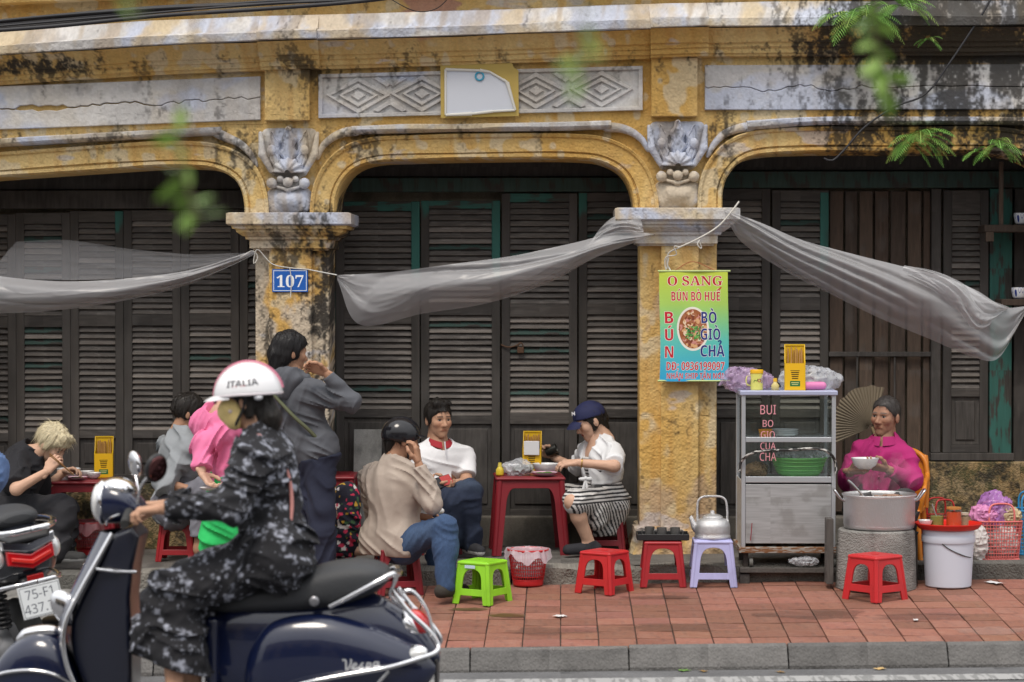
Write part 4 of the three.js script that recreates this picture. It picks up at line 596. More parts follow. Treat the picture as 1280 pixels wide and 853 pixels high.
  twig([[770, -260], [740, -130], [722, -20], [730, 60], [724, 95]], 12.2, 9, 'thin twig before the carved lozenge panel', 0.6);
}

// ---------- plastic stools and tables ----------
const plastic = (c, r = 0.38) => phys(c, r, { bumpMap: gritBump, bumpScale: 0.0006, specularIntensity: 0.6 });
const scuffTex = dataTex(256, 256, (u, v) => { const n = fbm(u * 6, v * 6, 3, 4), s = sstep(0.62, 0.74, fbm(u * 34, v * 9, 5, 4)), k = 0.8 + 0.3 * n; return mix3([k, k, k], [1.0, 1.0, 1.0], s * 0.6); });
const MRED = phys([0.50, 0.018, 0.022], 0.36, { map: scuffTex }), MDRED = phys([0.21, 0.012, 0.02], 0.42, { map: scuffTex }), MMRED = phys([0.33, 0.014, 0.02], 0.4, { map: scuffTex }), MGREEN = phys([0.27, 0.62, 0.025], 0.36, { map: scuffTex }), MLAV = phys([0.40, 0.40, 0.66], 0.55, { map: scuffTex });
function sideShape(wb, wt, h, lw, bar, arch) {
  const s = new THREE.Shape(), edge = (y) => lerp(wb, wt, y / h) / 2;
  s.moveTo(-wb / 2, 0); s.lineTo(-wb / 2 + lw, 0);
  if (bar) { s.lineTo(-edge(bar[0]) + lw * 1.1, bar[0]); s.lineTo(edge(bar[0]) - lw * 1.1, bar[0]); }
  else { const r = edge(arch) - lw * 1.3; s.lineTo(-edge(arch * 0.8) + lw * 1.15, arch * 0.8); s.quadraticCurveTo(-edge(arch) + lw * 1.3, arch, -r * 0.72, arch); s.lineTo(r * 0.72, arch); s.quadraticCurveTo(edge(arch) - lw * 1.3, arch, edge(arch * 0.8) - lw * 1.15, arch * 0.8); }
  s.lineTo(wb / 2 - lw, 0); s.lineTo(wb / 2, 0); s.lineTo(wt / 2, h); s.lineTo(-wt / 2, h); s.closePath();
  if (bar) { const p = new THREE.Path(), y0 = bar[1], a = edge(y0) - lw * 1.15, y1 = arch; p.moveTo(-a, y0); p.lineTo(a, y0); p.lineTo(a * 0.93, lerp(y0, y1, 0.45)); p.bezierCurveTo(a * 0.85, lerp(y0, y1, 0.9), a * 0.5, y1, 0, y1); p.bezierCurveTo(-a * 0.5, y1, -a * 0.85, lerp(y0, y1, 0.9), -a * 0.93, lerp(y0, y1, 0.45)); p.closePath(); s.holes.push(p); }
  return s;
}
function plasticSeat(o, { wb, wt, h, lw, bar, arch, top, m, table }) {
  const ang = Math.atan((wb - wt) / 2 / h), g = uvM(new THREE.ExtrudeGeometry(sideShape(wb, wt, h / Math.cos(ang), lw, bar, arch), { depth: 0.006, bevelEnabled: true, bevelSize: 0.002, bevelThickness: 0.002, bevelSegments: 2, curveSegments: 10 }), 2.2, 'x', 'y').translate(0, 0, -0.006).rotateX(-ang).translate(0, 0, wb / 2);
  for (let i = 0; i < 4; i++) { mesh('side', g, m, o).rotation.y = i * PI / 2; }
  for (const sx of [-1, 1]) for (const sz of [-1, 1]) mesh('leg', uvM(bar_(V(sx * (wb / 2 - 0.008), 0, sz * (wb / 2 - 0.008)), V(sx * (wt / 2 - 0.006), h - 0.008, sz * (wt / 2 - 0.006)), table ? 0.019 : 0.0135, table ? 0.021 : 0.014), 2, 'x', 'y'), m, o);
  mesh('seat', uvM(merge([rbox(top, 0.022, top, 0, h - 0.004, 0, 0.011, 4), rbox(top * 0.86, 0.006, top * 0.86, 0, h + 0.007, 0, 0.003, 2), ...(table ? [] : [cyl(top * 0.1, top * 0.1, 0.004, 0, h + 0.0105, 0, 24)])]), 2.4, 'x', 'z'), m, o).name = table ? 'table_top' : 'seat';
}
const bar_ = (a, b, r1, r2) => bar(a, b, r1, r2, 10);
const stoolKinds = {};
const seatOf = (px, py, z, plat) => { const p = W(px, py, z); p.y = plat ? platY(p.x) : paveY(p.x, z); return p; };
function stool(px, py, on, deg, m, label, k = 1, tall) {
  const p = px.isVector3 ? px : on(px, py), key = m.uuid + (tall ? 't' : '');
  if (!stoolKinds[key]) { const o = thing('plastic_stool', label, 'stool', p, R(deg), 'low plastic stools'); plasticSeat(o, tall ? { wb: 0.262, wt: 0.205, h: 0.255, lw: 0.034, bar: [0.045, 0.078], arch: 0.225, top: 0.222, m } : { wb: 0.25, wt: 0.198, h: 0.235, lw: 0.04, bar: [0.05, 0.085], arch: 0.2, top: 0.215, m }); o.scale.setScalar(k); stoolKinds[key] = o; return o; }
  const c = copyOf(stoolKinds[key], p, R(deg), label); c.scale.setScalar(k); return c;
}
const s1 = stool(603, 753, onPave, -31, MGREEN, 'lime green plastic stool with a small sticker on its rim', 1.0);
mesh('sticker', rbox(0.07, 0.018, 0.0016, -0.012, 0.213, 0.114, 0.0005), mat([0.5, 0.62, 0.75], 0.4), s1);
stool(755.5, 740, onPave, -34, MRED, 'bright red plastic stool standing alone beside the waste basket');
stool(1094, 749, onPave, 40, MRED, 'bright red plastic stool in front of the concrete stove', 1.05);
stool(828, 731, onPave, 0, MMRED, 'darker red plastic stool under the black cup tray', 1.02, true);
stool(890.5, 731, onPave, 0, MLAV, 'faded lavender plastic stool under the aluminium kettle', 1.04, true);
const stoolCap = stool(seatOf(758, 628, -0.2, 1), 0, null, -6, MDRED, 'dark red plastic stool under the woman in the navy cap', 1.0, true);
stool(seatOf(549, 630, -0.2, 1), 0, null, 8, MDRED, 'dark red plastic stool under the man in the white polo shirt', 1.0, true);
stool(seatOf(496, 678, 0.98, 0), 0, null, 14, MDRED, 'dark red plastic stool under the man in the beige jacket', 1.02, true);
stool(seatOf(222, 634, 0.02, 1), 0, null, 0, MMRED, 'red plastic stool under the man in the grey shirt', 0.92, true);
stool(seatOf(8, 640, 0.2, 1), 0, null, 0, MDRED, 'dark red plastic stool under the light haired diner', 1, true);
function table(px, py, on, deg, m, label, k = 1) { const o = thing('plastic_table', label, 'table', on(px, py), R(deg), 'dark red plastic tables'); plasticSeat(o, { wb: 0.475, wt: 0.40, h: 0.485, lw: 0.05, arch: 0.425, top: 0.44, m, table: true }); o.scale.setScalar(k); return o; }
const t1 = table(661, 690, onPlat, 4, MDRED, 'dark red plastic table between the woman in the cap and the waste basket');
const t2 = table(104, 694, onPlat, 3, MDRED, 'dark red plastic table with bowls of the light haired diner', 1.0);
const t3 = table(402, 690, onPlat, 2, MDRED, 'dark red plastic table mostly hidden behind the woman in grey hoodie', 1.02);
const topOf = (t, dx, dz, dy = 0) => V(dx, 0, dz).applyAxisAngle(V(0, 1, 0), t.rotation.y).multiplyScalar(t.scale.x).add(t.position).add(V(0, (0.485 + 0.011) * t.scale.x + dy, 0));

// ---------- tableware ----------
const porcelain = phys([0.72, 0.74, 0.76], 0.22), pinkware = phys([0.62, 0.42, 0.52], 0.35);
const bowlG = (r, h) => lathe([[0.001, 0.004], [r * 0.5, 0], [r * 0.52, 0.006], [r * 0.8, h * 0.35], [r, h], [r * 0.965, h], [r * 0.76, h * 0.38], [0.001, h * 0.2]], 36);
const soup = mat([0.25, 0.10, 0.03], 0.25), greens = mat([0.06, 0.14, 0.02], 0.7);
function bowl(p, r, h, label, m = porcelain, full = true, name = 'bowl') { const o = thing(name, label, name === 'plate' ? 'plate' : 'bowl', p); mesh('bowl_body', bowlG(r, h), m, o).name = name + '_body'; if (full) { mesh('soup', cyl(r * 0.9, r * 0.9, 0.002, 0, h * 0.74, 0, 28), soup, o); const l = []; for (let i = 0; i < 9; i++) l.push(ball(r * 0.16, rr(-0.5, 0.5) * r, h * 0.76, rr(-0.5, 0.5) * r, 1.3, 0.5, 1, 8)); mesh('topping', merge(l), greens, o); } return o; }
bowl(topOf(t1, 0.11, -0.02), 0.088, 0.066, 'white porcelain noodle bowl in front of the woman in the cap');
bowl(topOf(t1, 0.09, 0.15), 0.085, 0.024, 'pale pink plate on the table edge before the noodle bowl', pinkware, true, 'plate');
bowl(topOf(t1, -0.1, -0.04), 0.07, 0.06, 'white bowl behind the knotted plastic bag', porcelain, true);
bowl(topOf(t2, -0.09, 0.02), 0.078, 0.066, 'white noodle bowl under the chopsticks of the light haired diner');
bowl(topOf(t2, 0.02, -0.03), 0.05, 0.045, 'small white dipping bowl beside the diner\'s noodle bowl'); bowl(topOf(t2, 0.075, 0.05), 0.048, 0.04, 'small white bowl next to the yellow chopstick box', porcelain);
bowl(topOf(t2, -0.02, 0.14), 0.07, 0.02, 'pink plate at the front edge of the diner\'s table', pinkware, true, 'plate');
// crumpled tissue and a knotted plastic bag
const MBAG = phys([0.66, 0.68, 0.72], 0.18, { transparent: true, opacity: 0.42, side: THREE.DoubleSide });
function lump(name, label, cat, p, r, m, seed, sx = 1, sy = 1, sz = 1, parent) { const f = (x, y, z) => { const d = Math.hypot(x / sx, y / sy, z / sz) - r; return d + (fbm(x * 14 / r * 0.07 + seed, y * 14 / r * 0.07, z * 14 / r * 0.07, 3) - 0.5) * r * 0.9 - (1 - Math.abs(2 * noise(x * 3.4 / r + seed, y * 3.4 / r, z * 3.4 / r) - 1)) ** 2 * r * 0.3; }; const e = r * 1.6, g = nets(f, V(-e * sx, -e * sy, -e * sz), V(e * sx, e * sy, e * sz), r / 15); const o = mesh(name, g, m, parent); if (!parent) { tag(o, label, cat); o.userData.kind = 'thing'; } o.position.copy(p); return o; }
lump('plastic_bag', 'knotted clear plastic bag of herbs on the meal table', 'bag', topOf(t1, -0.06, 0.1, 0.045), 0.075, MBAG, 5, 1.15, 0.62, 0.8);
lump('herbs', 'dark green herbs inside the clear plastic bag', 'herbs', topOf(t1, -0.05, 0.1, 0.036), 0.042, mat([0.1, 0.11, 0.08], 0.8), 8, 1.3, 0.6, 0.8);
lump('tissue', 'crumpled white tissue on the diner\'s table', 'tissue', topOf(t2, -0.11, 0.15, 0.012), 0.026, mat([0.72, 0.72, 0.74], 0.9), 9, 1.4, 0.6, 1);
// condiment bottle
{ const o = thing('condiment_bottle', 'small yellow condiment bottle at the table corner', 'bottle', topOf(t1, -0.19, 0.12)); mesh('bottle', lathe([[0.001, 0], [0.024, 0], [0.026, 0.01], [0.025, 0.04], [0.014, 0.055]], 20), phys([0.6, 0.45, 0.03], 0.3), o); mesh('cap', cyl(0.01, 0.014, 0.03, 0, 0.068, 0, 16), mat([0.62, 0.5, 0.08], 0.4), o); }
// chopstick boxes
const chopArt = canvasTex(192, 384, (c, w, h) => { c.fillStyle = '#e3b31c'; c.fillRect(0, 0, w, h); c.fillStyle = '#3a2a08'; c.font = 'bold 34px sans-serif'; c.textAlign = 'center'; c.fillRect(50, 218, 92, 6); for (let i = 0; i < 4; i++) { c.fillRect(56 + i * 3, 232 + i * 17, 80 - i * 6, 9); } c.fillStyle = '#1d6a3a'; c.fillRect(46, 308, 100, 46); c.fillStyle = '#e8d88a'; c.fillRect(58, 320, 76, 6); c.fillRect(64, 336, 62, 5); });
const MYEL = phys([0.70, 0.44, 0.012], 0.35), MSTICK = mat([0.42, 0.22, 0.07], 0.7);
function chopBox(p, deg, label) {
  const o = thing('chopstick_box', label, 'chopstick box', p, R(deg), 'yellow chopstick boxes'), w = 0.118, d = 0.075, h = 0.262;
  const pr = (pts, t) => new THREE.ExtrudeGeometry(new THREE.Shape(pts.map((q) => new THREE.Vector2(...q))), { depth: t, bevelEnabled: true, bevelSize: 0.0015, bevelThickness: 0.0015, bevelSegments: 1 });
  for (const s of [-1, 1]) mesh('side', pr([[-d / 2, 0], [d / 2, 0], [d / 2, h * 0.6], [d * 0.12, h * 0.66], [-d / 2 + 0.012, h], [-d / 2, h]], 0.003).rotateY(-PI / 2).translate(s * (w / 2 - 0.002) + 0.0015, 0, 0), MYEL, o);
  mesh('back', box(w - 0.004, h, 0.004, 0, h / 2, -d / 2 + 0.002), MYEL, o); mesh('front', box(w - 0.002, h * 0.6, 0.004, 0, h * 0.3, d / 2 - 0.002), MYEL, o); mesh('base', box(w - 0.01, 0.004, d - 0.01, 0, 0.004, 0), MYEL, o);
  mesh('print', new THREE.PlaneGeometry(w * 0.94, h * 0.58).translate(0, h * 0.3, d / 2 + 0.0012), mat([1, 1, 1], 0.4, { map: (() => { const t = chopArt.clone(); t.repeat.set(1, 0.58); t.needsUpdate = true; return t; })() }), o);
  mesh('rim', box(w, 0.008, 0.008, 0, h, -d / 2 + 0.006), MYEL, o);
  for (let i = 0; i < 10; i++) mesh('chopstick', bar(V(-0.045 + i * 0.01, 0.02, rr(-0.02, 0.02)), V(-0.045 + i * 0.01 + rr(-0.006, 0.006), rr(0.225, 0.25), rr(-0.03, -0.012)), 0.0032, 0.0036, 6), MSTICK, o);
  return o;
}
chopBox(topOf(t2, 0.125, -0.07), 6, 'yellow chopstick box on the light haired diner\'s table'); chopBox(topOf(t1, 0.03, -0.14), -4, 'yellow chopstick box on the table of the woman in the cap');
mesh('napkins', rbox(0.1, 0.09, 0.02, 0, 0.16, 0.046, 0.004), mat([0.66, 0.66, 0.68], 0.9), scene.children.filter((c) => c.name.startsWith('chopstick_box')).pop());

// ---------- lattice baskets ----------
function lattice(r0, r1, h, nv, nh, t, sq = 0) { const l = [], P = (a, y) => { const r = lerp(r0, r1, y / h), c = Math.cos(a), s = Math.sin(a), e = sq ? 1 / (Math.abs(c) ** 5 + Math.abs(s) ** 5) ** 0.2 : 1; return V(c * r * e * (sq || 1), y, s * r * e); }; for (let i = 0; i < nv; i++) { const a = i / nv * 2 * PI; l.push(bar(P(a, 0), P(a, h), t, t, 4)); } for (let j = 0; j <= nh; j++) { const y = j / nh * h, q = []; for (let i = 0; i < 32; i++) q.push(P(i / 32 * 2 * PI, y)); l.push(tube(q, t * (j === nh ? 1.9 : 1), 48, 4, true)); } return merge(l); }
function wasteBasket(p, label, m, bagM) {
  const o = thing('waste_basket', label, 'basket', p, 0, 'red waste baskets lined with plastic');
  mesh('lattice', lattice(0.092, 0.118, 0.175, 44, 8, 0.0024).translate(0, 0.035, 0), m, o);
  mesh('base', lathe([[0.001, 0.003], [0.088, 0], [0.091, 0.01], [0.093, 0.04], [0.089, 0.04], [0.088, 0.008], [0.001, 0.008]], 36), m, o); mesh('rim', lathe([[0.114, 0.198], [0.12, 0.196], [0.126, 0.212], [0.125, 0.22], [0.118, 0.22], [0.116, 0.2]], 40), m, o);
  mesh('liner', grid((u, v) => { const a = u * 2 * PI, k = noise(Math.cos(a) * 3 + 5, Math.sin(a) * 3, 2), r = v < 0.5 ? lerp(0.085, 0.112, v * 2) : 0.114 + (v - 0.5) * 0.05 + 0.012 * noise(Math.cos(a) * 9 + 9, Math.sin(a) * 9, 4); const y = v < 0.5 ? lerp(0.06, 0.222, v * 2) : 0.222 + 0.012 * Math.sin((v - 0.5) * 2 * PI * 0.6) - (v - 0.5) * 0.17 * k * (Math.sin(a) > -0.3 ? 1.2 : 0.6); return V(Math.cos(a) * r, y, Math.sin(a) * r); }, 90, 24), bagM, o);
  lump('rubbish', '', '', V(0, 0.12, 0), 0.07, mat([0.5, 0.48, 0.48], 0.9), 31, 1, 0.8, 1, o);
  return o;
}
const bagPink = phys([0.72, 0.6, 0.66], 0.3, { transparent: true, opacity: 0.5, side: THREE.DoubleSide });
wasteBasket(onPave(660, 732), 'red lattice waste basket with a pale liner beside the green stool', MRED, bagPink);
wasteBasket(onPlat(114, 694), 'dark red waste basket under the light haired diner\'s table', MMRED, phys([0.5, 0.2, 0.22], 0.3, { transparent: true, opacity: 0.5, side: THREE.DoubleSide }));

// ---------- kettle, tray and cups ----------
const MALU = phys([0.62, 0.62, 0.63], 0.34, { metalness: 0.85, bumpMap: plasterBump, bumpScale: 0.002 }), MSTEEL = phys([0.5, 0.5, 0.52], 0.28, { metalness: 0.9 }), MCHROME = phys([0.78, 0.78, 0.8], 0.1, { metalness: 1 });
{
  const sp = scene.children.find((c) => c.userData.label?.includes('lavender')).position, o = thing('kettle', 'dented aluminium kettle with upright handle on the lavender stool', 'kettle', [sp.x, sp.y + 0.276, sp.z]);
  mesh('kettle_body', lathe([[0.001, 0], [0.104, 0], [0.108, 0.006], [0.108, 0.018], [0.103, 0.022], [0.106, 0.03], [0.105, 0.075], [0.098, 0.1], [0.075, 0.118], [0.062, 0.122], [0.06, 0.128]], 48), MALU, o);
  mesh('lid', lathe([[0.062, 0.124], [0.06, 0.132], [0.04, 0.142], [0.016, 0.147], [0.012, 0.152], [0.014, 0.16], [0.008, 0.166], [0.001, 0.167]], 36), MALU, o);
  mesh('handle', merge([tube([[-0.088, 0.105, 0], [-0.09, 0.16, 0], [-0.083, 0.225, 0], [-0.06, 0.245, 0], [0.0, 0.25, 0], [0.055, 0.245, 0], [0.078, 0.225, 0], [0.088, 0.16, 0], [0.088, 0.105, 0]], 0.007, 60, 10)]), MALU, o);
  mesh('spout', loft([[-0.09, 0.05, 0.026], [-0.11, 0.075, 0.02], [-0.122, 0.108, 0.014], [-0.132, 0.13, 0.011]].map(([x, y, r]) => ({ c: V(x, y, 0), a: V(0.0, 0, r), b: V(r * 0.8, r * 0.6, 0) })), 16), MALU, o); mesh('rivet_plate', ball(0.016, 0.09, 0.1, 0.012, 0.5, 1, 1), MALU, o);
  const tp = scene.children.find((c) => c.userData.label?.includes('cup tray')).position, tr = thing('cup_tray', 'black plastic tray on the dark red stool', 'tray', [tp.x, tp.y + 0.272, tp.z]);
  const tm = phys([0.016, 0.016, 0.018], 0.4); mesh('tray_base', rbox(0.29, 0.006, 0.2, 0, 0.003, 0, 0.002), tm, tr); for (const [w, d, x, z] of [[0.3, 0.006, 0, 0.105], [0.3, 0.006, 0, -0.105], [0.006, 0.21, 0.152, 0], [0.006, 0.21, -0.152, 0]]) mesh('tray_rim', rbox(w, 0.036, d, x, 0.02, z, 0.003), tm, tr);
  const cupM = phys([0.16, 0.155, 0.15], 0.35, { metalness: 0.6 });
  [[-0.075, -0.02], [-0.005, 0.03], [0.075, 0.02]].forEach(([x, z], i) => { const c = thing('metal_cup', ['dark steel cup at the spout end of the tray', 'dark steel cup in the middle of the tray', 'dark steel cup at the kettle end of the tray'][i], 'cup', [tp.x + x, tp.y + 0.279, tp.z + z], 0, 'steel cups on the tray'); mesh('cup_body', lathe([[0.001, 0.002], [0.026, 0], [0.028, 0.004], [0.03, 0.064], [0.028, 0.064], [0.026, 0.006], [0.001, 0.006]], 28), cupM, c); const s = i === 0 ? -1 : i === 1 ? -1 : 1; mesh('handle', tube([[s * 0.028, 0.05, 0.004], [s * 0.044, 0.046, 0.006], [s * 0.044, 0.022, 0.006], [s * 0.028, 0.016, 0.004]], 0.0035, 16, 6), cupM, c); });
}

// ---------- glass food cabinet ----------
const cab = { p: onPave(985, 729) };
{
  const z0 = cab.p.z, s = SC(z0), b = cab.p.y, X = (px) => W(px, 600, z0).x, Y = (py) => W(985, py, z0).y, D = 0.46;
  const o = thing('food_cabinet', 'aluminium and glass food cabinet with pale red lettering beside the stove', 'cabinet');
  const x0 = X(927), x1 = X(1045), cx = (x0 + x1) / 2, w = x1 - x0, zc = z0 - D / 2, MFR = phys([0.55, 0.57, 0.6], 0.35, { metalness: 0.6 }), glass = phys([0.9, 0.93, 0.92], 0.04, { transmission: 1, thickness: 0, ior: 1.45 }), brushed = phys([0.52, 0.53, 0.54], 0.42, { metalness: 0.55, map: dataTex(256, 256, (u, v) => { const n = 0.78 + 0.22 * noise(u * 6, v * 120, 3), d = sstep(0.5, 0.7, fbm(u * 6, v * 6, 8, 5)); return mix3([n, n, n], [0.5, 0.48, 0.45], d * 0.5); }) });
  for (const x of [x0 + 0.012, x1 - 0.012]) for (const z of [z0 - 0.012, z0 - D + 0.012]) mesh('corner_post', rbox(0.024, Y(490) - Y(690), 0.024, x, (Y(490) + Y(690)) / 2, z, 0.004), MFR, o);
  mesh('top_panel', rbox(w + 0.02, 0.028, D + 0.02, cx, Y(491.5), zc, 0.006), phys([0.42, 0.45, 0.62], 0.35, { metalness: 0.2 }), o);
  for (const [py, h] of [[550, 0.03], [600, 0.036]]) { mesh('shelf', rbox(w - 0.05, 0.008, D - 0.04, cx, Y(py), zc, 0.002), MFR, o); mesh('rail', rbox(w - 0.05, h, 0.014, cx, Y(py), z0 - 0.012, 0.003), MFR, o); }
  mesh('front_glass', box(w - 0.05, Y(499) - Y(597), 0.004, cx, (Y(499) + Y(597)) / 2, z0 - 0.014), glass, o);
  mesh('side_glass', box(0.004, Y(499) - Y(597), D - 0.05, x1 - 0.012, (Y(499) + Y(597)) / 2, zc), glass, o);
  for (const x of [x0 + 0.008, x1 - 0.008]) mesh('side_sheet', uvM(rbox(0.008, Y(602) - Y(686), D - 0.05, x, (Y(602) + Y(686)) / 2, zc, 0.002), 2, 'z', 'y'), brushed, o); mesh('side_glass', box(0.004, Y(499) - Y(597), D - 0.05, x0 + 0.012, (Y(499) + Y(597)) / 2, zc), glass, o);
  mesh('back_glass', box(w - 0.05, Y(499) - Y(597), 0.004, cx, (Y(499) + Y(597)) / 2, z0 - D + 0.012), glass, o); mesh('back_sheet', rbox(w - 0.04, Y(602) - Y(686), 0.006, cx, (Y(602) + Y(686)) / 2, z0 - D + 0.01, 0.002), brushed, o);
  mesh('front_panel', uvM(rbox(w - 0.05, Y(606) - Y(680), 0.008, cx, (Y(606) + Y(680)) / 2, z0 - 0.012, 0.003), 1.6, 'x', 'y'), brushed, o);
  const rust = mat([1, 1, 1], 0.85, { map: dataTex(256, 64, (u, v) => mix3([0.30, 0.28, 0.25], [0.17, 0.07, 0.025], sstep(0.4, 0.55, fbm(u * 22, v * 7, 4, 5)))) });
  mesh('base_frame', rbox(w + 0.03, 0.036, D + 0.02, cx, Y(688), zc, 0.004), rust, o);
  for (const x of [x0 + 0.03, x1 - 0.03]) { mesh('leg', rbox(0.03, Y(692) - Y(726), 0.03, x, (Y(692) + Y(726)) / 2, z0 - 0.05, 0.004), mat([0.05, 0.04, 0.035], 0.8), o); mesh('castor', cyl(0.028, 0.028, 0.02, 0, 0, 0, 20).rotateZ(PI / 2).translate(x + 0.03, Y(704), z0 - 0.03), mat([0.12, 0.12, 0.11], 0.6), o); mesh('rear_leg', box(0.03, Y(692) - platY(x), 0.03, x, (Y(692) + platY(x)) / 2, z0 - D + 0.05), mat([0.05, 0.04, 0.035], 0.8), o); }
  mesh('skid', rbox(w + 0.02, 0.03, 0.08, cx, Y(713), z0 - 0.02, 0.004), MWOOD[1], o); mesh('skid_block', rbox(0.06, 0.06, 0.07, x0 + 0.02, Y(724), z0 - 0.03, 0.004), MWOOD[2], o); mesh('skid_block', rbox(0.06, 0.06, 0.07, x1 - 0.02, Y(722), z0 - 0.03, 0.004), MWOOD[2], o);
  mesh('guard_rail', tube([[924, 590], [926, 578], [936, 567.5], [955, 563], [990, 562], [1022, 560.5], [1036, 566], [1044, 578], [1045, 592]].map((p) => { const q = W(p[0], p[1], z0); q.z = z0 + (p[1] > 575 ? 0.015 : 0.05); return q; }), 0.009, 60, 8), mat([1, 1, 1], 0.6, { metalness: 0.3, map: dataTex(256, 32, (u, v) => mix3([0.03, 0.03, 0.03], [0.45, 0.44, 0.42], sstep(0.56, 0.62, fbm(u * 30, v * 4, 6, 4)))) }), o);
  // lettering on the glass
  const lt = canvasTex(256, 704, (c, W_, H_) => { c.clearRect(0, 0, W_, H_); c.fillStyle = '#d8929c'; c.textAlign = 'center'; c.textBaseline = 'middle'; [['BUI', 80, 150, 215], ['BO', 240, 110, 150], ['GIO', 370, 116, 190], ['CUA', 500, 116, 200], ['CHA', 625, 130, 215]].forEach(([t, y, sz, wm]) => { c.font = sz + 'px sans-serif'; c.save(); c.translate(128, y); c.scale(wm / c.measureText(t).width * 0.94, 1); c.fillText(t, 0, 0); c.restore(); }); });
  const q = new THREE.PlaneGeometry(27 / s, 76 / s); mesh('lettering', q.translate(X(960), Y(542), z0 - 0.0095), mat([1, 1, 1], 0.6, { map: lt, transparent: true, alphaTest: 0.4 }), o);
  // what stands inside and on the cabinet
  const gb = thing('green_basin', 'lime green plastic colander of noodles inside the glass cabinet', 'basin', [X(1003), Y(599) + 0.008, z0 - 0.2]);
  mesh('basin', lathe([[0.001, 0.002], [0.12, 0], [0.135, 0.02], [0.165, 0.1], [0.172, 0.106], [0.168, 0.112], [0.158, 0.104], [0.128, 0.022], [0.001, 0.01]], 40), phys([0.14, 0.42, 0.11], 0.4), gb); for (let i = 0; i < 3; i++) mesh('ridge', new THREE.TorusGeometry(0.142 + i * 0.0095, 0.003, 6, 40).rotateX(PI / 2).translate(0, 0.035 + i * 0.026, 0), phys([0.16, 0.46, 0.12], 0.4), gb);
  lump('noodle_bag', 'clear bag of noodles in the green colander', 'bag', V(X(1006), Y(599) + 0.125, z0 - 0.2), 0.085, MBAG, 3, 1.5, 0.5, 1.3);
  for (let i = 0; i < 3; i++) bowl(V(X(985), Y(550) + 0.006 + i * 0.012, z0 - 0.2), 0.085, 0.022, ['lowest white plate of the stack on the cabinet shelf', 'middle white plate of the stack on the cabinet shelf', 'topmost white plate of the stack on the cabinet shelf'][i], porcelain, false, 'plate').userData.group = 'plates stacked in the cabinet';
  tag(mesh('orange_tub', lathe([[0.001, 0], [0.035, 0], [0.042, 0.05], [0.038, 0.05], [0.001, 0.01]], 24), phys([0.6, 0.24, 0.02], 0.4)), 'small orange tub on the cabinet shelf behind the lettering', 'tub').position.set(X(959), Y(550) + 0.006, z0 - 0.12);
  lump('herb_heap', 'red and green herbs heaped at the bottom of the cabinet', 'herbs', V(X(948), Y(598) + 0.04, z0 - 0.16), 0.055, mat([0.2, 0.12, 0.06], 0.8), 12, 1.2, 0.7, 1);
  tag(mesh('incense_stick', bar(V(X(938.5), Y(676), z0 + 0.004), V(X(940), Y(654), z0 + 0.02), 0.0025), mat([0.3, 0.03, 0.04], 0.7)), 'thin red stick leaning on the cabinet front panel', 'stick');
  const top = Y(491.5) + 0.014;
  const mug = thing('yellow_mug', 'yellow plastic mug with lid on the cabinet top', 'mug', [X(947.5), top, z0 - 0.1]);
  mesh('mug_body', lathe([[0.001, 0], [0.035, 0], [0.037, 0.004], [0.038, 0.1], [0.034, 0.1], [0.001, 0.01]], 30), phys([0.66, 0.64, 0.16], 0.35), mug); mesh('lid', lathe([[0.04, 0.1], [0.04, 0.118], [0.036, 0.122], [0.001, 0.123]], 30), phys([0.75, 0.42, 0.01], 0.35), mug); mesh('handle', tube([[-0.036, 0.085, 0], [-0.058, 0.08, 0.006], [-0.06, 0.035, 0.006], [-0.036, 0.025, 0]], 0.005, 18, 7), phys([0.66, 0.62, 0.2], 0.35), mug);
  mesh('print', grid((u, v) => { const a = lerp(-0.8, 0.8, u); return V(Math.sin(a) * 0.0388, 0.03 + v * 0.055, Math.cos(a) * 0.0388); }, 12, 2), mat([1, 1, 1], 0.4, { transparent: true, alphaTest: 0.4, map: canvasTex(128, 128, (c) => { c.clearRect(0, 0, 128, 128); c.strokeStyle = '#5a7a30'; c.lineWidth = 9; c.beginPath(); c.moveTo(20, 90); c.bezierCurveTo(40, 10, 60, 120, 70, 40); c.stroke(); c.strokeStyle = '#a8404a'; c.beginPath(); c.arc(92, 64, 18, 0, 6); c.stroke(); }) }), mug);
  const bt = thing('seasoning_bottle', 'small yellow capped bottle between mug and chopstick box', 'bottle', [X(970), top, z0 - 0.06]); mesh('bottle', lathe([[0.001, 0], [0.022, 0], [0.024, 0.03], [0.012, 0.045], [0.011, 0.055]], 20), phys([0.6, 0.5, 0.2], 0.3), bt); mesh('cap', cyl(0.011, 0.013, 0.02, 0, 0.062, 0, 16), phys([0.7, 0.4, 0.02], 0.4), bt);
  const cb = chopBox(V(X(995), top, z0 - 0.08), -3, 'yellow chopstick box standing on the food cabinet'); cb.scale.setScalar(1.03);
  const bagV = phys([0.5, 0.36, 0.55], 0.18, { transparent: true, opacity: 0.48, side: THREE.DoubleSide }); lump('plastic_bag', 'violet tinted bag slumped behind the yellow mug', 'bag', V(X(938), top + 0.055, z0 - 0.2), 0.1, bagV, 6, 1.25, 0.65, 1.1); lump('plastic_bag', 'pink and white bag bundle on the stove end of the cabinet top', 'bag', V(X(1014), top + 0.06, z0 - 0.22), 0.11, MBAG, 16, 1.35, 0.62, 1); tag(mesh('pink_bottle', new THREE.CapsuleGeometry(0.024, 0.1, 6, 16).rotateZ(PI / 2).rotateY(0.2), phys([0.66, 0.2, 0.42], 0.4)), 'pink plastic bottle lying on the cabinet top', 'bottle').position.set(X(1020), top + 0.026, z0 - 0.09);
  lump('plastic_bag', 'white plastic bag under the cabinet on the skid', 'bag', V(X(1008), Y(706) + 0.02, z0 - 0.02), 0.05, MBAG, 26, 1.5, 0.5, 0.8);
}

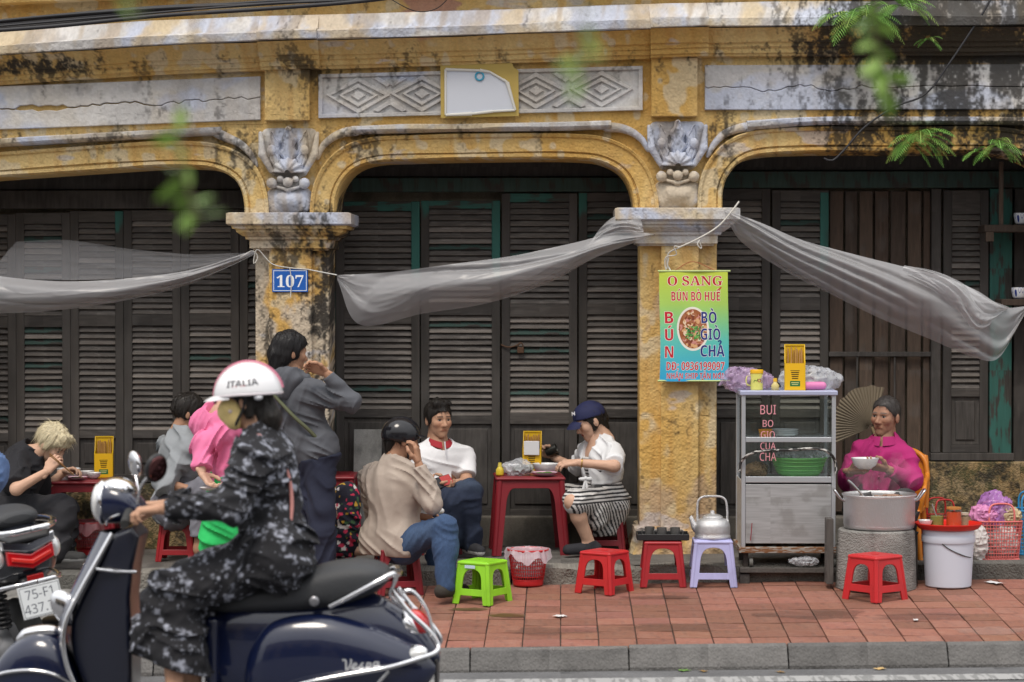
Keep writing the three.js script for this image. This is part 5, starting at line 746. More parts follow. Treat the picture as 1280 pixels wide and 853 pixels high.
// ---------- stove, pot, bucket, baskets ----------
const pot = {};
{
  const cx = W(1095, 700, 0.98).x, cz = 0.985, y0 = paveY(cx, cz) - 0.008, yt = W(1095, 661, cz).y;
  const st = thing('concrete_stove', 'round grey concrete stove under the soup pot', 'stove', [cx, y0, cz]);
  const h = yt - y0; mesh('drum', uvM(lathe([[0.001, 0], [0.226, 0], [0.236, 0.01], [0.232, h * 0.6], [0.226, h - 0.012], [0.214, h], [0.15, h], [0.14, h - 0.05], [0.001, h - 0.06]], 48), 1.3, 'x', 'y'), mat([1.15, 1.15, 1.15], 0.9, { map: concTex, bumpMap: gritBump, bumpScale: 0.008 }), st);
  mesh('heat_shield', grid((u, v) => { const a = lerp(-2.75, -1.75, u) + PI * 1.0; return V(Math.cos(a + PI) * -0.243, 0.02 + v * (h - 0.06), Math.sin(a + PI) * -0.243).applyAxisAngle(V(0, 1, 0), 1.35); }, 12, 2), phys([0.4, 0.4, 0.41], 0.45, { metalness: 0.5 }), st);
  const pp = V(cx + 0.018, yt, cz); Object.assign(pot, { p: pp, r: 0.212, h: 0.215 });
  const o = thing('soup_pot', 'wide aluminium soup pot steaming on the concrete stove', 'pot', pp);
  mesh('pot_body', lathe([[0.001, 0.002], [0.19, 0], [0.203, 0.01], [0.208, 0.03], [0.21, 0.19], [0.218, 0.198], [0.218, 0.206], [0.208, 0.207], [0.204, 0.19], [0.2, 0.02], [0.001, 0.012]], 60), MALU, o);
  mesh('broth', cyl(0.204, 0.204, 0.004, 0, 0.165, 0, 48), phys([0.2, 0.11, 0.05], 0.12), o);
  for (const s of [-1, 1]) mesh('handle', tube([[s * 0.205, 0.165, -0.03], [s * 0.225, 0.175, -0.035], [s * 0.262, 0.225, -0.03], [s * 0.268, 0.23, 0.0], [s * 0.262, 0.225, 0.03], [s * 0.225, 0.175, 0.035], [s * 0.205, 0.165, 0.03]], 0.007, 30, 8), MSTEEL, o);
  const ld = thing('ladle', 'steel ladle handle rising out of the soup pot', 'ladle', pp); mesh('handle', tube([[-0.185, 0.285, 0.02], [-0.165, 0.27, 0.02], [-0.11, 0.21, 0.01], [-0.06, 0.15, 0]], 0.006, 20, 8), MSTEEL, ld); mesh('cup', ball(0.04, -0.04, 0.15, 0, 1, 0.6, 1), MSTEEL, ld);
  lump('meat_heap', 'piece of meat and bones poking out of the broth', 'meat', pp.clone().add(V(0.07, 0.17, -0.05)), 0.05, mat([0.28, 0.17, 0.12], 0.6), 7, 1.5, 0.5, 1);
  // bucket with red tray
  const bp = onPave(1185.5, 733), bk = thing('white_bucket', 'white plastic bucket with a wire handle beside the stove', 'bucket', bp), BM = phys([0.60, 0.64, 0.74], 0.4);
  const H = 0.335; mesh('bucket_body', lathe([[0.001, 0.002], [0.128, 0], [0.134, 0.008], [0.148, H * 0.78], [0.156, H * 0.79], [0.157, H * 0.9], [0.15, H * 0.91], [0.152, H], [0.144, H], [0.125, 0.01], [0.001, 0.01]], 48), BM, bk);
  mesh('wire_handle', tube([[-0.06, H * 0.79, 0.141], [-0.02, H * 0.7, 0.149], [0.05, H * 0.6, 0.14], [0.105, H * 0.54, 0.098], [0.14, H * 0.52, 0.03]], 0.0032, 24, 6), mat([0.05, 0.05, 0.05], 0.6), bk);
  const tr = thing('red_tray', 'bright red round tray on top of the white bucket', 'tray', [bp.x, bp.y + H + 0.002, bp.z]); mesh('tray', lathe([[0.001, 0], [0.16, 0], [0.172, 0.004], [0.193, 0.028], [0.197, 0.036], [0.192, 0.038], [0.168, 0.012], [0.001, 0.006]], 48), phys([0.62, 0.02, 0.012], 0.35), tr);
  const ty = bp.y + H + 0.01, jar = (dx, dz, r, h, c, label, lid) => { const j = thing('jar', label, 'jar', [bp.x + dx, ty, bp.z + dz], 0, 'jars on the red tray'); mesh('contents', cyl(r * 0.9, r * 0.88, h * 0.78, 0, h * 0.42, 0, 24), mat(c, 0.6), j); mesh('glass', lathe([[0.001, 0], [r * 0.96, 0], [r, 0.006], [r, h * 0.84], [r * 0.86, h * 0.93], [r * 0.88, h]], 28), phys([0.95, 0.97, 0.97], 0.05, { transmission: 1, thickness: 0 }), j); if (lid) mesh('rim', cyl(r * 0.92, r * 0.92, 0.012, 0, h, 0, 24), mat(lid, 0.4), j); return j; };
  jar(0.025, 0.04, 0.047, 0.118, [0.5, 0.06, 0.008], 'glass jar of red chilli paste on the red tray', [0.45, 0.2, 0.05]); jar(-0.07, 0.02, 0.043, 0.085, [0.2, 0.2, 0.04], 'glass jar of pickled green chillies on the red tray'); jar(0.09, -0.02, 0.035, 0.08, [0.3, 0.24, 0.14], 'small jar of pale garlic behind the chilli paste', [0.5, 0.45, 0.36]);
  const sb = bowl(V(bp.x - 0.14, ty + 0.012, bp.z + 0.04), 0.042, 0.036, 'small white bowl at the tray edge beside pickled chillies'); const sp = thing('spoon', 'thin spoon handle standing in the pickle jar', 'spoon', [bp.x - 0.07, ty, bp.z + 0.02]); mesh('handle', bar(V(0.01, 0.03, 0), V(-0.03, 0.14, 0.0), 0.004), MSTEEL, sp);
  // square baskets
  const basket = (p, w, h, m, label, deg, sq = 1.25, hnd = true) => { const o = thing('shopping_basket', label, 'basket', p, R(deg)); mesh('lattice', lattice(w * 0.42, w * 0.5, h, 52, 11, 0.0026, sq), m, o); mesh('base', rbox(w * 0.84 * sq, 0.01, w * 0.84, 0, 0.005, 0, 0.003), m, o); if (hnd) for (const z of [-1, 1]) mesh('handle', tube([[-w * 0.28 * sq, h, z * w * 0.48], [-w * 0.27 * sq, h + 0.07, z * w * 0.46], [-w * 0.2 * sq, h + 0.1, z * w * 0.42], [w * 0.2 * sq, h + 0.1, z * w * 0.42], [w * 0.27 * sq, h + 0.07, z * w * 0.46], [w * 0.28 * sq, h, z * w * 0.48]], 0.006, 40, 6), m, o); return o; };
  const pk = phys([0.66, 0.16, 0.15], 0.4), bl = phys([0.03, 0.25, 0.5], 0.4), rd = phys([0.42, 0.02, 0.02], 0.4);
  const b1 = onPlat(1247, 699); basket(b1, 0.22, 0.235, pk, 'coral pink lattice basket stuffed with plastic bags', 4, 1.25);
  basket(onPlat(1292, 692), 0.24, 0.27, bl, 'blue lattice basket behind the coral pink basket', -6, 1.2); basket(onPlat(1176, 684), 0.18, 0.2, rd, 'dark red lattice basket with raised handle behind the bucket', 10, 1.2); 
  const bagP = phys([0.5, 0.22, 0.6], 0.18, { transparent: true, opacity: 0.55, side: THREE.DoubleSide }), bagW = phys([0.7, 0.68, 0.66], 0.35, { transparent: true, opacity: 0.7, side: THREE.DoubleSide }), bagPk = phys([0.75, 0.3, 0.55], 0.3, { transparent: true, opacity: 0.75, side: THREE.DoubleSide });
  lump('plastic_bag', 'violet plastic bag on top of the coral pink basket', 'bag', b1.clone().add(V(-0.02, 0.3, 0.0)), 0.1, bagP, 44, 1.0, 0.85, 0.9); lump('plastic_bag', 'bright pink bag tucked into the coral basket', 'bag', b1.clone().add(V(-0.085, 0.27, 0.04)), 0.07, bagPk, 45, 1, 0.8, 0.9); lump('plastic_bag', 'white plastic bag hanging on the bucket side of the coral basket', 'bag', b1.clone().add(V(-0.125, 0.11, 0.1)), 0.075, bagW, 46, 0.62, 1.15, 0.6); lump('plastic_bag', 'white bag visible through the coral basket lattice', 'bag', b1.clone().add(V(0.03, 0.13, 0)), 0.085, mat([0.72, 0.7, 0.68], 0.7), 47, 1, 1, 0.8); lump('plastic_bag', 'yellowish bag peeking out beside the violet bag', 'bag', b1.clone().add(V(0.07, 0.27, 0.02)), 0.06, phys([0.62, 0.5, 0.3], 0.4, { transparent: true, opacity: 0.8 }), 48, 1, 0.8, 0.9);
  const rb = thing('red_bucket', 'red plastic bucket half hidden between stove and white bucket', 'bucket', onPlat(1160, 694)); mesh('bucket_body', lathe([[0.001, 0], [0.08, 0], [0.1, 0.2], [0.094, 0.2], [0.001, 0.01]], 32), phys([0.45, 0.03, 0.015], 0.4), rb);
  // orange armchair of the seller
  const cp = onPlat(1101, 682), ch = thing('plastic_armchair', 'low orange plastic armchair under the elderly seller', 'chair', [cp.x - 0.03, cp.y, 0.33], R(-14)), om = phys([0.60, 0.20, 0.02], 0.4);
  ch.scale.set(0.88, 0.98, 0.95); mesh('seat', rbox(0.46, 0.03, 0.42, 0, 0.3, 0, 0.012), om, ch); for (const x of [-1, 1]) for (const z of [-1, 1]) mesh('leg', bar(V(x * 0.23, 0, z * 0.2), V(x * 0.2, 0.3, z * 0.18), 0.022, 0.028, 10), om, ch);
  for (const x of [-1, 1]) { mesh('armrest', tube([[x * 0.22, 0.3, 0.17], [x * 0.25, 0.42, 0.18], [x * 0.25, 0.47, 0.1], [x * 0.24, 0.5, -0.16], [x * 0.22, 0.62, -0.22]], 0.02, 30, 8), om, ch); }
  mesh('backrest', grid((u, v) => { const a = (u - 0.5) * 2; return V(a * 0.235, 0.3 + v * 0.37 * (1 - 0.12 * a * a), -0.2 - v * 0.06 + 0.06 * a * a); }, 20, 8), om, ch); mesh('back_rim', tube([[-0.235, 0.3, -0.14], [-0.238, 0.5, -0.17], [-0.21, 0.61, -0.19], [-0.1, 0.66, -0.24], [0.1, 0.66, -0.24], [0.21, 0.61, -0.19], [0.238, 0.5, -0.17], [0.235, 0.3, -0.14]], 0.018, 50, 8), om, ch);
  // palm leaf fan
  const fp = W(1090, 534, -0.45), fan = thing('palm_leaf_fan', 'pleated palm leaf fan tucked behind the seller', 'fan', fp), FM = mat([0.22, 0.18, 0.125], 0.85, { side: THREE.DoubleSide });
  const N = 26, a0 = R(72), a1 = R(205); for (let i = 0; i < N; i++) { const t0 = lerp(a0, a1, i / N), t1 = lerp(a0, a1, (i + 1) / N), r = (t) => 0.27 * (0.96 + 0.05 * noise(t * 7, 2)), P = (t, rr_, z) => V(Math.cos(t) * rr_, Math.sin(t) * rr_, z); const f = grid((u, v) => { const t = lerp(t0, t1, u); return P(t, 0.02 + v * (r(t) - 0.02), (u < 0.5 ? u : 1 - u) * 0.026 * (0.3 + v)); }, 2, 3); mesh('pleat', f, FM, fan); }
  mesh('handle', bar(V(0, 0, 0), V(0.06, -0.16, 0), 0.01), mat([0.25, 0.18, 0.1], 0.8), fan);
  tag(mesh('plank', uvM(rbox(0.04, W(1037, 652, 0.9).y - paveY(1.5, 1), 0.12, 0, 0, 0, 0.004), 2, 'x', 'y'), MWOOD[1]), 'dark upright plank between cabinet and stove', 'plank').position.set(W(1037, 690, 1.0).x, W(1037, 689, 1.0).y, 0.98);
}
// ---------- litter on the pavement and in the gutter ----------
{
  const scrap = (px, py, on, w, d, c, label, k = 'paper scrap') => { const p = on(px, py), g = grid((u, v) => V((u - 0.5) * w * (0.8 + 0.4 * noise(v * 3, px)), 0.006 + 0.006 * noise(u * 4, v * 4, px), (v - 0.5) * d * (0.7 + 0.5 * noise(u * 3, py))), 6, 4), o = mesh(k.replace(' ', '_'), g, mat(c, 0.85, { side: THREE.DoubleSide })); tag(o, label, k); o.position.copy(p); o.rotation.y = px; };
  scrap(1243, 730, onPave, 0.13, 0.07, [0.7, 0.7, 0.72], 'white paper strip on the tiles near the coral basket'); scrap(700, 772, onPave, 0.06, 0.06, [0.62, 0.6, 0.6], 'torn pale paper scrap on the tiles below the waste basket'); scrap(1145, 777, onPave, 0.05, 0.03, [0.6, 0.58, 0.58], 'pale scrap on the tiles before the red stool');
  scrap(197, 704, onPave, 0.06, 0.05, [0.75, 0.75, 0.76], 'small white paper beside the platform edge'); scrap(624, 692, onPlat, 0.05, 0.05, [0.7, 0.7, 0.72], 'white paper scrap under the meal table'); scrap(932, 711, onPave, 0.05, 0.03, [0.55, 0.5, 0.45], 'scrap beside the cabinet skid');
  scrap(855, 840, onRoad, 0.055, 0.05, [0.10, 0.2, 0.04], 'green fallen leaf in the gutter', 'fallen leaf'); scrap(879, 841, onRoad, 0.045, 0.04, [0.22, 0.13, 0.04], 'brown fallen leaf in the gutter beside the green leaf', 'fallen leaf'); scrap(976, 842, onRoad, 0.05, 0.03, [0.2, 0.13, 0.06], 'brown curled leaf in the gutter past the kerb joint', 'fallen leaf'); scrap(1100, 838, onRoad, 0.06, 0.05, [0.5, 0.34, 0.14], 'pale yellow leaf in the gutter below the stove', 'fallen leaf'); scrap(1243, 834, onRoad, 0.03, 0.03, [0.6, 0.6, 0.6], 'white crumb of paper at the kerb end');
  const stain = (px, py, on, w, d, sd, lb, c, op) => { const q = on(px, py), s = new THREE.Shape(); for (let i = 0; i <= 44; i++) { const a = i / 44 * 2 * PI, r = 0.35 + 0.75 * fbm(Math.cos(a) * 2.6 + sd, Math.sin(a) * 2.6 + sd, 1, 3); s[i ? 'lineTo' : 'moveTo'](Math.cos(a) * r * w / 2, Math.sin(a) * r * d / 2); } const o = mesh('stain', new THREE.ShapeGeometry(s).rotateX(-PI / 2), mat(c, 0.45, { transparent: true, opacity: op })); tag(o, lb, 'stain'); o.position.copy(q).add(V(0, 0.0058, 0)); o.rotation.x = on === onPave ? Math.atan(0.05) : 0; o.rotation.z = Math.atan(SLOPE); };
  stain(585, 763, onPave, 0.3, 0.13, 3, 'brown liquid stain on the tiles by the green stool', [0.09, 0.05, 0.025], 0.75); stain(632, 771, onPave, 0.3, 0.14, 9, 'spilled sauce stain on the tiles beyond the green stool', [0.11, 0.06, 0.02], 0.65);
  stain(690, 790, onPave, 0.7, 0.3, 14, 'faint grey grime patch on the tiles in front of the lone red stool', [0.05, 0.045, 0.04], 0.22); stain(860, 785, onPave, 0.9, 0.32, 19, 'faint grime patch on the tiles in front of the tray stool', [0.05, 0.04, 0.035], 0.2); stain(1010, 770, onPave, 0.8, 0.4, 24, 'dark damp patch on the tiles before the food cabinet', [0.03, 0.025, 0.022], 0.25); stain(1150, 772, onPave, 0.7, 0.26, 28, 'damp patch on the tiles before the white bucket', [0.03, 0.025, 0.022], 0.22); stain(820, 748, onPave, 0.6, 0.2, 33, 'wet dark patch under the tray and kettle stools', [0.03, 0.025, 0.022], 0.3); stain(1240, 790, onPave, 0.5, 0.3, 37, 'pale dusty patch on the tiles near the kerb end', [0.4, 0.34, 0.3], 0.16); stain(720, 812, onPave, 0.8, 0.12, 41, 'dusty patch along the kerb below the red stool', [0.36, 0.3, 0.26], 0.16);
}

// ---------- steam over the pot ----------
{
  const sm = mat([0.9, 0.9, 0.92], 1, { transparent: true, opacity: 0.011, side: THREE.DoubleSide }), L = [];
  for (let i = 0; i < 7; i++) { const a = V(pot.p.x - 0.15 + i * 0.045, pot.p.y + 0.2, pot.p.z + rr(-0.08, 0.06)), g = loft([...Array(10)].map((_, j) => { const t = j / 9, w = (0.03 + 0.05 * Math.sin(t * PI)) * rr(0.85, 1.15); return { c: a.clone().add(V(0.04 * Math.sin(t * 5 + i * 2) + 0.03 * t, t * rr(0.18, 0.25), 0.02 * Math.cos(t * 4 + i))), a: V(w, 0, 0), b: V(0, 0.004, w * 0.6) }; }), 14); L.push(g); }
  const o = mesh('steam', merge(L), sm); tag(o, 'thin steam rising from the soup pot', 'steam'); o.userData.kind = 'stuff';
}

// ---------- people ----------
const reach = (from, px, py, L, near = 1) => { // the point at distance L from a joint that the photograph shows at (px, py)
  const o = camera.position, d = V((px - 640) / FPX, (426.5 - py) / FPX, -1).applyQuaternion(camera.quaternion).normalize(), f = from.clone().sub(o), t = f.dot(d), h2 = f.lengthSq() - t * t, q = L * L - h2;
  if (q <= 0) { const c = o.clone().addScaledVector(d, t); return from.clone().add(c.sub(from).setLength(L)); }
  return o.clone().addScaledVector(d, t - near * Math.sqrt(q));
};
const facing = (deg) => V(Math.sin(R(deg)), 0, Math.cos(R(deg))), leftOf = (deg) => V(Math.cos(R(deg)), 0, -Math.sin(R(deg)));
const frame = (pos, yaw, pitch = 0, roll = 0, s = 1) => new THREE.Matrix4().compose(pos, new THREE.Quaternion().setFromEuler(new THREE.Euler(R(pitch), R(yaw), R(roll), 'YXZ')), V(s, s, s));
const MSKIN = phys([1, 1, 1], 0.52, { vertexColors: true, specularIntensity: 0.4 }), MCLOTH = mat([1, 1, 1], 0.88, { vertexColors: true }), MHAIR = phys([1, 1, 1], 0.45, { vertexColors: true, specularIntensity: 0.5 });
const E = (x, y, z, rx, ry, rz) => (X, Y, Z) => { const a = (X - x) / rx, b = (Y - y) / ry, c = (Z - z) / rz, k = Math.sqrt(a * a + b * b + c * c); return (k - 1) * Math.min(rx, ry, rz); };
const smin = (a, b, k) => { const h = k - Math.abs(a - b), m = Math.min(a, b); return h > 0 ? m - h * h / (4 * k) : m; }, smax = (a, b, k) => -smin(-a, -b, k);
const CR = E(0, 0.034, -0.012, 0.075, 0.086, 0.095), FA = E(0, -0.04, 0.024, 0.058, 0.078, 0.066);
const faceParts = prims([{ a: V(0, 0.0, 0.085), b: V(0, -0.03, 0.103), ra: 0.008, rb: 0.0125 }, { a: V(-0.011, -0.034, 0.092), b: V(0.011, -0.034, 0.092), ra: 0.009, k: 0.01 }]);
const brow = prims([{ a: V(-0.036, 0.022, 0.07), b: V(0.036, 0.022, 0.07), ra: 0.014 }]), lips = prims([{ a: V(-0.018, -0.062, 0.078), b: V(0.018, -0.062, 0.078), ra: 0.0085 }]), chin = prims([{ a: V(0, -0.098, 0.058), ra: 0.021 }]), neckS = prims([{ a: V(0, -0.05, -0.025), b: V(0, -0.16, -0.05), ra: 0.05, rb: 0.055 }]);
const cheek = (x, y, z) => Math.hypot(Math.abs(x) - 0.04, y + 0.018, z - 0.058) - 0.024, socket = (x, y, z) => Math.hypot((Math.abs(x) - 0.031) * 0.8, (y - 0.004) * 1.3, z - 0.097) - 0.0155, earS = (x, y, z) => { const a = (Math.abs(x) - 0.077) / 0.011, b = (y + 0.006) / 0.031, c = (z + 0.012) / 0.019; return (Math.sqrt(a * a + b * b + c * c) - 1) * 0.011; };
const headSdf = (x, y, z) => { let d = smin(CR(x, y, z), FA(x, y, z), 0.035); d = smin(d, neckS(x, y, z), 0.02); d = smin(d, cheek(x, y, z), 0.02); d = smin(d, brow(x, y, z), 0.016); d = smin(d, chin(x, y, z), 0.025); d = smax(d, -socket(x, y, z), 0.012); d = smin(d, faceParts(x, y, z), 0.009); d = smin(d, lips(x, y, z), 0.006); return smin(d, earS(x, y, z), 0.004); };
let eyeZ = 0.12; while (headSdf(0.031, 0.004, eyeZ) > 0) eyeZ -= 0.0005;
function headGeo(o, cell = 0.0042) {
  const sk = o.skin, hc = o.browC || [0.03, 0.022, 0.018], old = o.old || 0;
  const f = old ? (x, y, z) => headSdf(x, y, z) + old * 0.003 * Math.abs(noise(x * 40, y * 120, z * 60) - 0.5) + (z > 0.03 ? old * 0.0016 * Math.exp(-(((Math.abs(x) - 0.03 - (-0.03 - y) * 0.25) / 0.005) ** 2)) * (y < -0.025 && y > -0.075 ? 1 : 0) : 0) : headSdf;
  const g = nets(f, V(-0.1, -0.175, -0.125), V(0.1, 0.13, 0.125), cell, (x, y, z) => {
    let c = sk.map((v) => v * (0.93 + 0.14 * noise(x * 60, y * 60, z * 60)));
    if (z > 0.05) { const ax = Math.abs(x); c = mix3(c, [sk[0] * 1.05, sk[1] * 0.78, sk[2] * 0.72], 0.5 * Math.exp(-(((ax - 0.036) / 0.02) ** 2 + ((y + 0.025) / 0.02) ** 2))); if (Math.abs(y + 0.062) < 0.009 && ax < 0.023 - Math.abs(y + 0.062)) c = o.lipC || [sk[0] * 0.82, sk[1] * 0.62, sk[2] * 0.6]; if (ax > 0.011 && ax < 0.049 && Math.abs(y - 0.027 + (ax - 0.03) ** 2 * 4) < 0.0042 && !o.mask) c = mix3(c, hc, 0.85); }
    return c;
  });
  const eyes = []; for (const s of [-1, 1]) { const e = ball(1, 0, 0, 0, 0.0135, 0.0058, 0.005, 14); e.rotateZ(s * 0.1).translate(s * 0.031, 0.003, eyeZ - 0.001); tintGeo(e, (x, y) => Math.abs(Math.abs(x) - 0.031) < 0.006 ? [0.015, 0.01, 0.008] : Math.abs(y - 0.003) > 0.0036 ? [0.05, 0.03, 0.025] : [0.45, 0.42, 0.4]); eyes.push(e); const l = ball(1, 0, 0, 0, 0.0145, 0.0022, 0.005, 10).rotateZ(s * -0.12).translate(s * 0.031, 0.0088, eyeZ + 0.0005); tintGeo(l, () => [0.03, 0.02, 0.017]); eyes.push(l); }
  return merge([g, ...eyes]);
}
function handGeo(side, wrist, dir, palm, curl, skin, s = 1, spread = 1) {
  const L = [{ a: V(0, -0.03, 0), b: V(0, 0.01, 0), ra: 0.023, k: 0.02, ax: V(0, 0, 1), f: 0.75 }], X = side === 'l' ? 1 : -1, kx = [0.031, 0.0105, -0.0105, -0.029], ky = [0.083, 0.088, 0.085, 0.076], ln = [0.07, 0.078, 0.072, 0.056];
  const c = Array.isArray(curl) ? curl : [curl, curl, curl, curl];
  kx.forEach((x, i) => { L.push({ a: V(X * x * 0.55, 0.015, 0), b: V(X * x, ky[i], 0), ra: 0.0155, rb: 0.0125, k: 0.014 }); });
  kx.forEach((x, i) => { let p = V(X * x, ky[i], 0), a = 0; [[0.46, 0.75], [0.3, 1.15], [0.24, 0.8]].forEach(([q, m], j) => { a += c[i] * m; const n = p.clone().add(V(X * x * 0.16 * spread * (1 - j * 0.3) * q, Math.cos(a) * ln[i] * q, -Math.sin(a) * ln[i] * q)); L.push({ a: p, b: n, ra: 0.0092 - j * 0.0009, rb: 0.0085 - j * 0.001, k: j ? 0.004 : 0.008 }); p = n; }); });
  const t = c[0] * 0.6; let p = V(X * 0.02, 0.012, -0.006); for (const [dx, dy, dz, r] of [[0.03, 0.03, -0.012 - t * 0.012, 0.0125], [0.012, 0.03, -0.008 - t * 0.02, 0.0105], [-0.002 - t * 0.012, 0.026, -0.004 - t * 0.014, 0.009]]) { const n = p.clone().add(V(X * dx, dy, dz)); L.push({ a: p, b: n, ra: r + 0.001, rb: r, k: 0.01 }); p = n; }
  const f = prims(L), [lo, hi] = boundsOf(L, 0.012), g = nets(f, lo, hi, 0.0036, (x, y, z) => { const k = 0.92 + 0.16 * noise(x * 80, y * 80, z * 80); return [skin[0] * k, skin[1] * k * (y > 0.14 ? 0.92 : 1), skin[2] * k * (y > 0.14 ? 0.92 : 1)]; });
  const y = dir.clone().normalize(), z = palm.clone().multiplyScalar(-1); z.addScaledVector(y, -z.dot(y)).normalize(); const x = V().crossVectors(y, z), m = new THREE.Matrix4().makeBasis(x, y, z).scale(V(s, s, s)).setPosition(wrist);
  return g.applyMatrix4(m);
}
// skeleton from the photograph: j gives pixel places; bone lengths are human
function skeleton(o) {
  const H = o.H || 1, S = { H, b: o.b || 1 }, P = (a) => a.isVector3 ? a : W(...a);
  S.pel = P(o.pel); S.neck = o.neck.isVector3 ? o.neck : reach(S.pel, o.neck[0], o.neck[1], 0.45 * H * (o.tor || 1), o.neck[2] || 0.001); S.up = S.neck.clone().sub(S.pel).normalize();
  S.sl = leftOf(o.sy); S.pl = leftOf(o.py ?? o.sy); S.fw = facing(o.sy); S.pf = facing(o.py ?? o.sy);
  const sw = (o.sw || 0.165) * H; S.chest = S.pel.clone().lerp(S.neck, 0.68);
  for (const [k, q] of [['l', 1], ['r', -1]]) {
    S['sh' + k] = S.neck.clone().addScaledVector(S.sl, q * sw).addScaledVector(S.up, -0.078 * H).addScaledVector(S.fw, o.hunch || 0);
    S['hp' + k] = S.pel.clone().addScaledVector(S.pl, q * 0.088 * H);
    const A = o['arm' + k]; if (A) { S['el' + k] = reach(S['sh' + k], A[0], A[1], 0.275 * H * (A[6] || 1), A[2]); S['wr' + k] = reach(S['el' + k], A[3], A[4], 0.24 * H * (A[6] || 1), A[5]); }
    const G = o['leg' + k]; if (G) { S['kn' + k] = reach(S['hp' + k], G[0], G[1], 0.42 * H, G[2]); S['an' + k] = reach(S['kn' + k], G[3], G[4], 0.40 * H, G[5]); S['to' + k] = S['an' + k].clone().addScaledVector(facing(G[6] ?? (o.py ?? o.sy)), 0.145 * H).add(V(0, (G[7] ?? -0.035), 0)); }
  }
  S.head = o.head.isVector3 ? o.head : reach(S.neck, o.head[0], o.head[1], 0.155 * H, o.head[2] || 0.001);
  const i = S.b, T = []; const flat = (d, f) => ({ ax: d, f });
  T.push({ a: S.hpl, b: S.hpr, ra: 0.098 * i, k: 0.05 }, { a: S.pel.clone().addScaledVector(S.up, 0.03), b: S.chest, ra: 0.108 * i, rb: 0.118 * i, k: 0.05, ...flat(S.fw, 0.8) });
  T.push({ a: S.chest.clone().addScaledVector(S.sl, 0.05), b: S.chest.clone().addScaledVector(S.sl, -0.05), ra: 0.112 * i, k: 0.05, ...flat(S.fw, 0.8) }, { a: S.shl.clone().lerp(S.shr, 0.12), b: S.shr.clone().lerp(S.shl, 0.12), ra: 0.054 * i, k: 0.06 }, { a: S.neck.clone().addScaledVector(S.up, -0.05), b: S.neck.clone().addScaledVector(S.up, 0.0), ra: 0.068 * i, rb: 0.05, k: 0.06 });
  S.T = T; S.N = [{ a: S.neck.clone().addScaledVector(S.up, -0.05), b: S.head.clone().lerp(S.neck, 0.3), ra: 0.056, rb: 0.05, k: 0.03 }];
  for (const k of ['l', 'r']) {
    if (S['el' + k]) { S['AU' + k] = [{ a: S['sh' + k], b: S['el' + k], ra: 0.048 * i, rb: 0.036 * i, k: 0.018 }]; S['AF' + k] = [{ a: S['el' + k], b: S['wr' + k], ra: 0.036 * i, rb: 0.025, k: 0.025 }]; }
    if (S['kn' + k]) { S['LT' + k] = [{ a: S['hp' + k], b: S['kn' + k], ra: 0.083 * i, rb: 0.054 * i, k: 0.05 }]; S['LS' + k] = [{ a: S['kn' + k], b: S['kn' + k].clone().lerp(S['an' + k], 0.35), ra: 0.056 * i * (o.calf || 1), rb: 0.056 * i * (o.calf || 1), k: 0.03 }, { a: S['kn' + k].clone().lerp(S['an' + k], 0.35), b: S['an' + k], ra: 0.056 * i * (o.calf || 1), rb: 0.036, k: 0.03 }]; S['FT' + k] = [{ a: S['an' + k].clone().add(V(0, -0.03, 0)), b: S['to' + k], ra: 0.036, rb: 0.026, k: 0.03 }]; }
  }
  return S;
}
const grow = (L, e) => L.map((q) => ({ ...q, ra: q.ra + e, rb: (q.rb ?? q.ra) + e }));
const part_ = (q, t0, t1) => { const d = { ...q, a: q.a.clone().lerp(q.b, t0), b: q.a.clone().lerp(q.b, t1), ra: lerp(q.ra, q.rb ?? q.ra, t0), rb: lerp(q.ra, q.rb ?? q.ra, t1) }; return d; };
const cloth = (c, v = 0.14) => (x, y, z) => { const k = 1 - v / 2 + v * (0.6 * noise(x * 190, y * 190, z * 190) + 0.4 * noise(x * 30, y * 30, z * 30)); return [c[0] * k, c[1] * k, c[2] * k]; };
// long creases in two crossing directions, strong in places and absent in others
function creases(x, y, z, sd, f) {
  const w = noise(x * 2.3 + sd, y * 2.3, z * 2.3) - 0.5, v = noise(x * 2.1, y * 2.1 + sd, z * 2.1 + 5) - 0.5, m = sstep(0.3, 0.7, noise(x * 3.6 + 3, y * 3.6, z * 3.6 + sd));
  const a = (x * 0.42 + y * 0.86 + z * 0.3 + w * 0.26) * f * 1.9, b = (x * 0.86 - y * 0.42 + z * 0.3 + v * 0.26) * f * 1.7;
  const r1 = 1 - Math.abs(2 * noise(a, (x * 0.8 - y * 0.5) * f * 0.32, z * f * 0.32 + sd) - 1), r2 = 1 - Math.abs(2 * noise(b, (y * 0.9 + x * 0.4) * f * 0.3, z * f * 0.3 + sd + 7) - 1), r3 = noise(x * f * 3.1, y * f * 3.1, z * f * 3.1);
  return r1 * r1 * m + r2 * r2 * (1 - m) + 0.12 * r3;
}
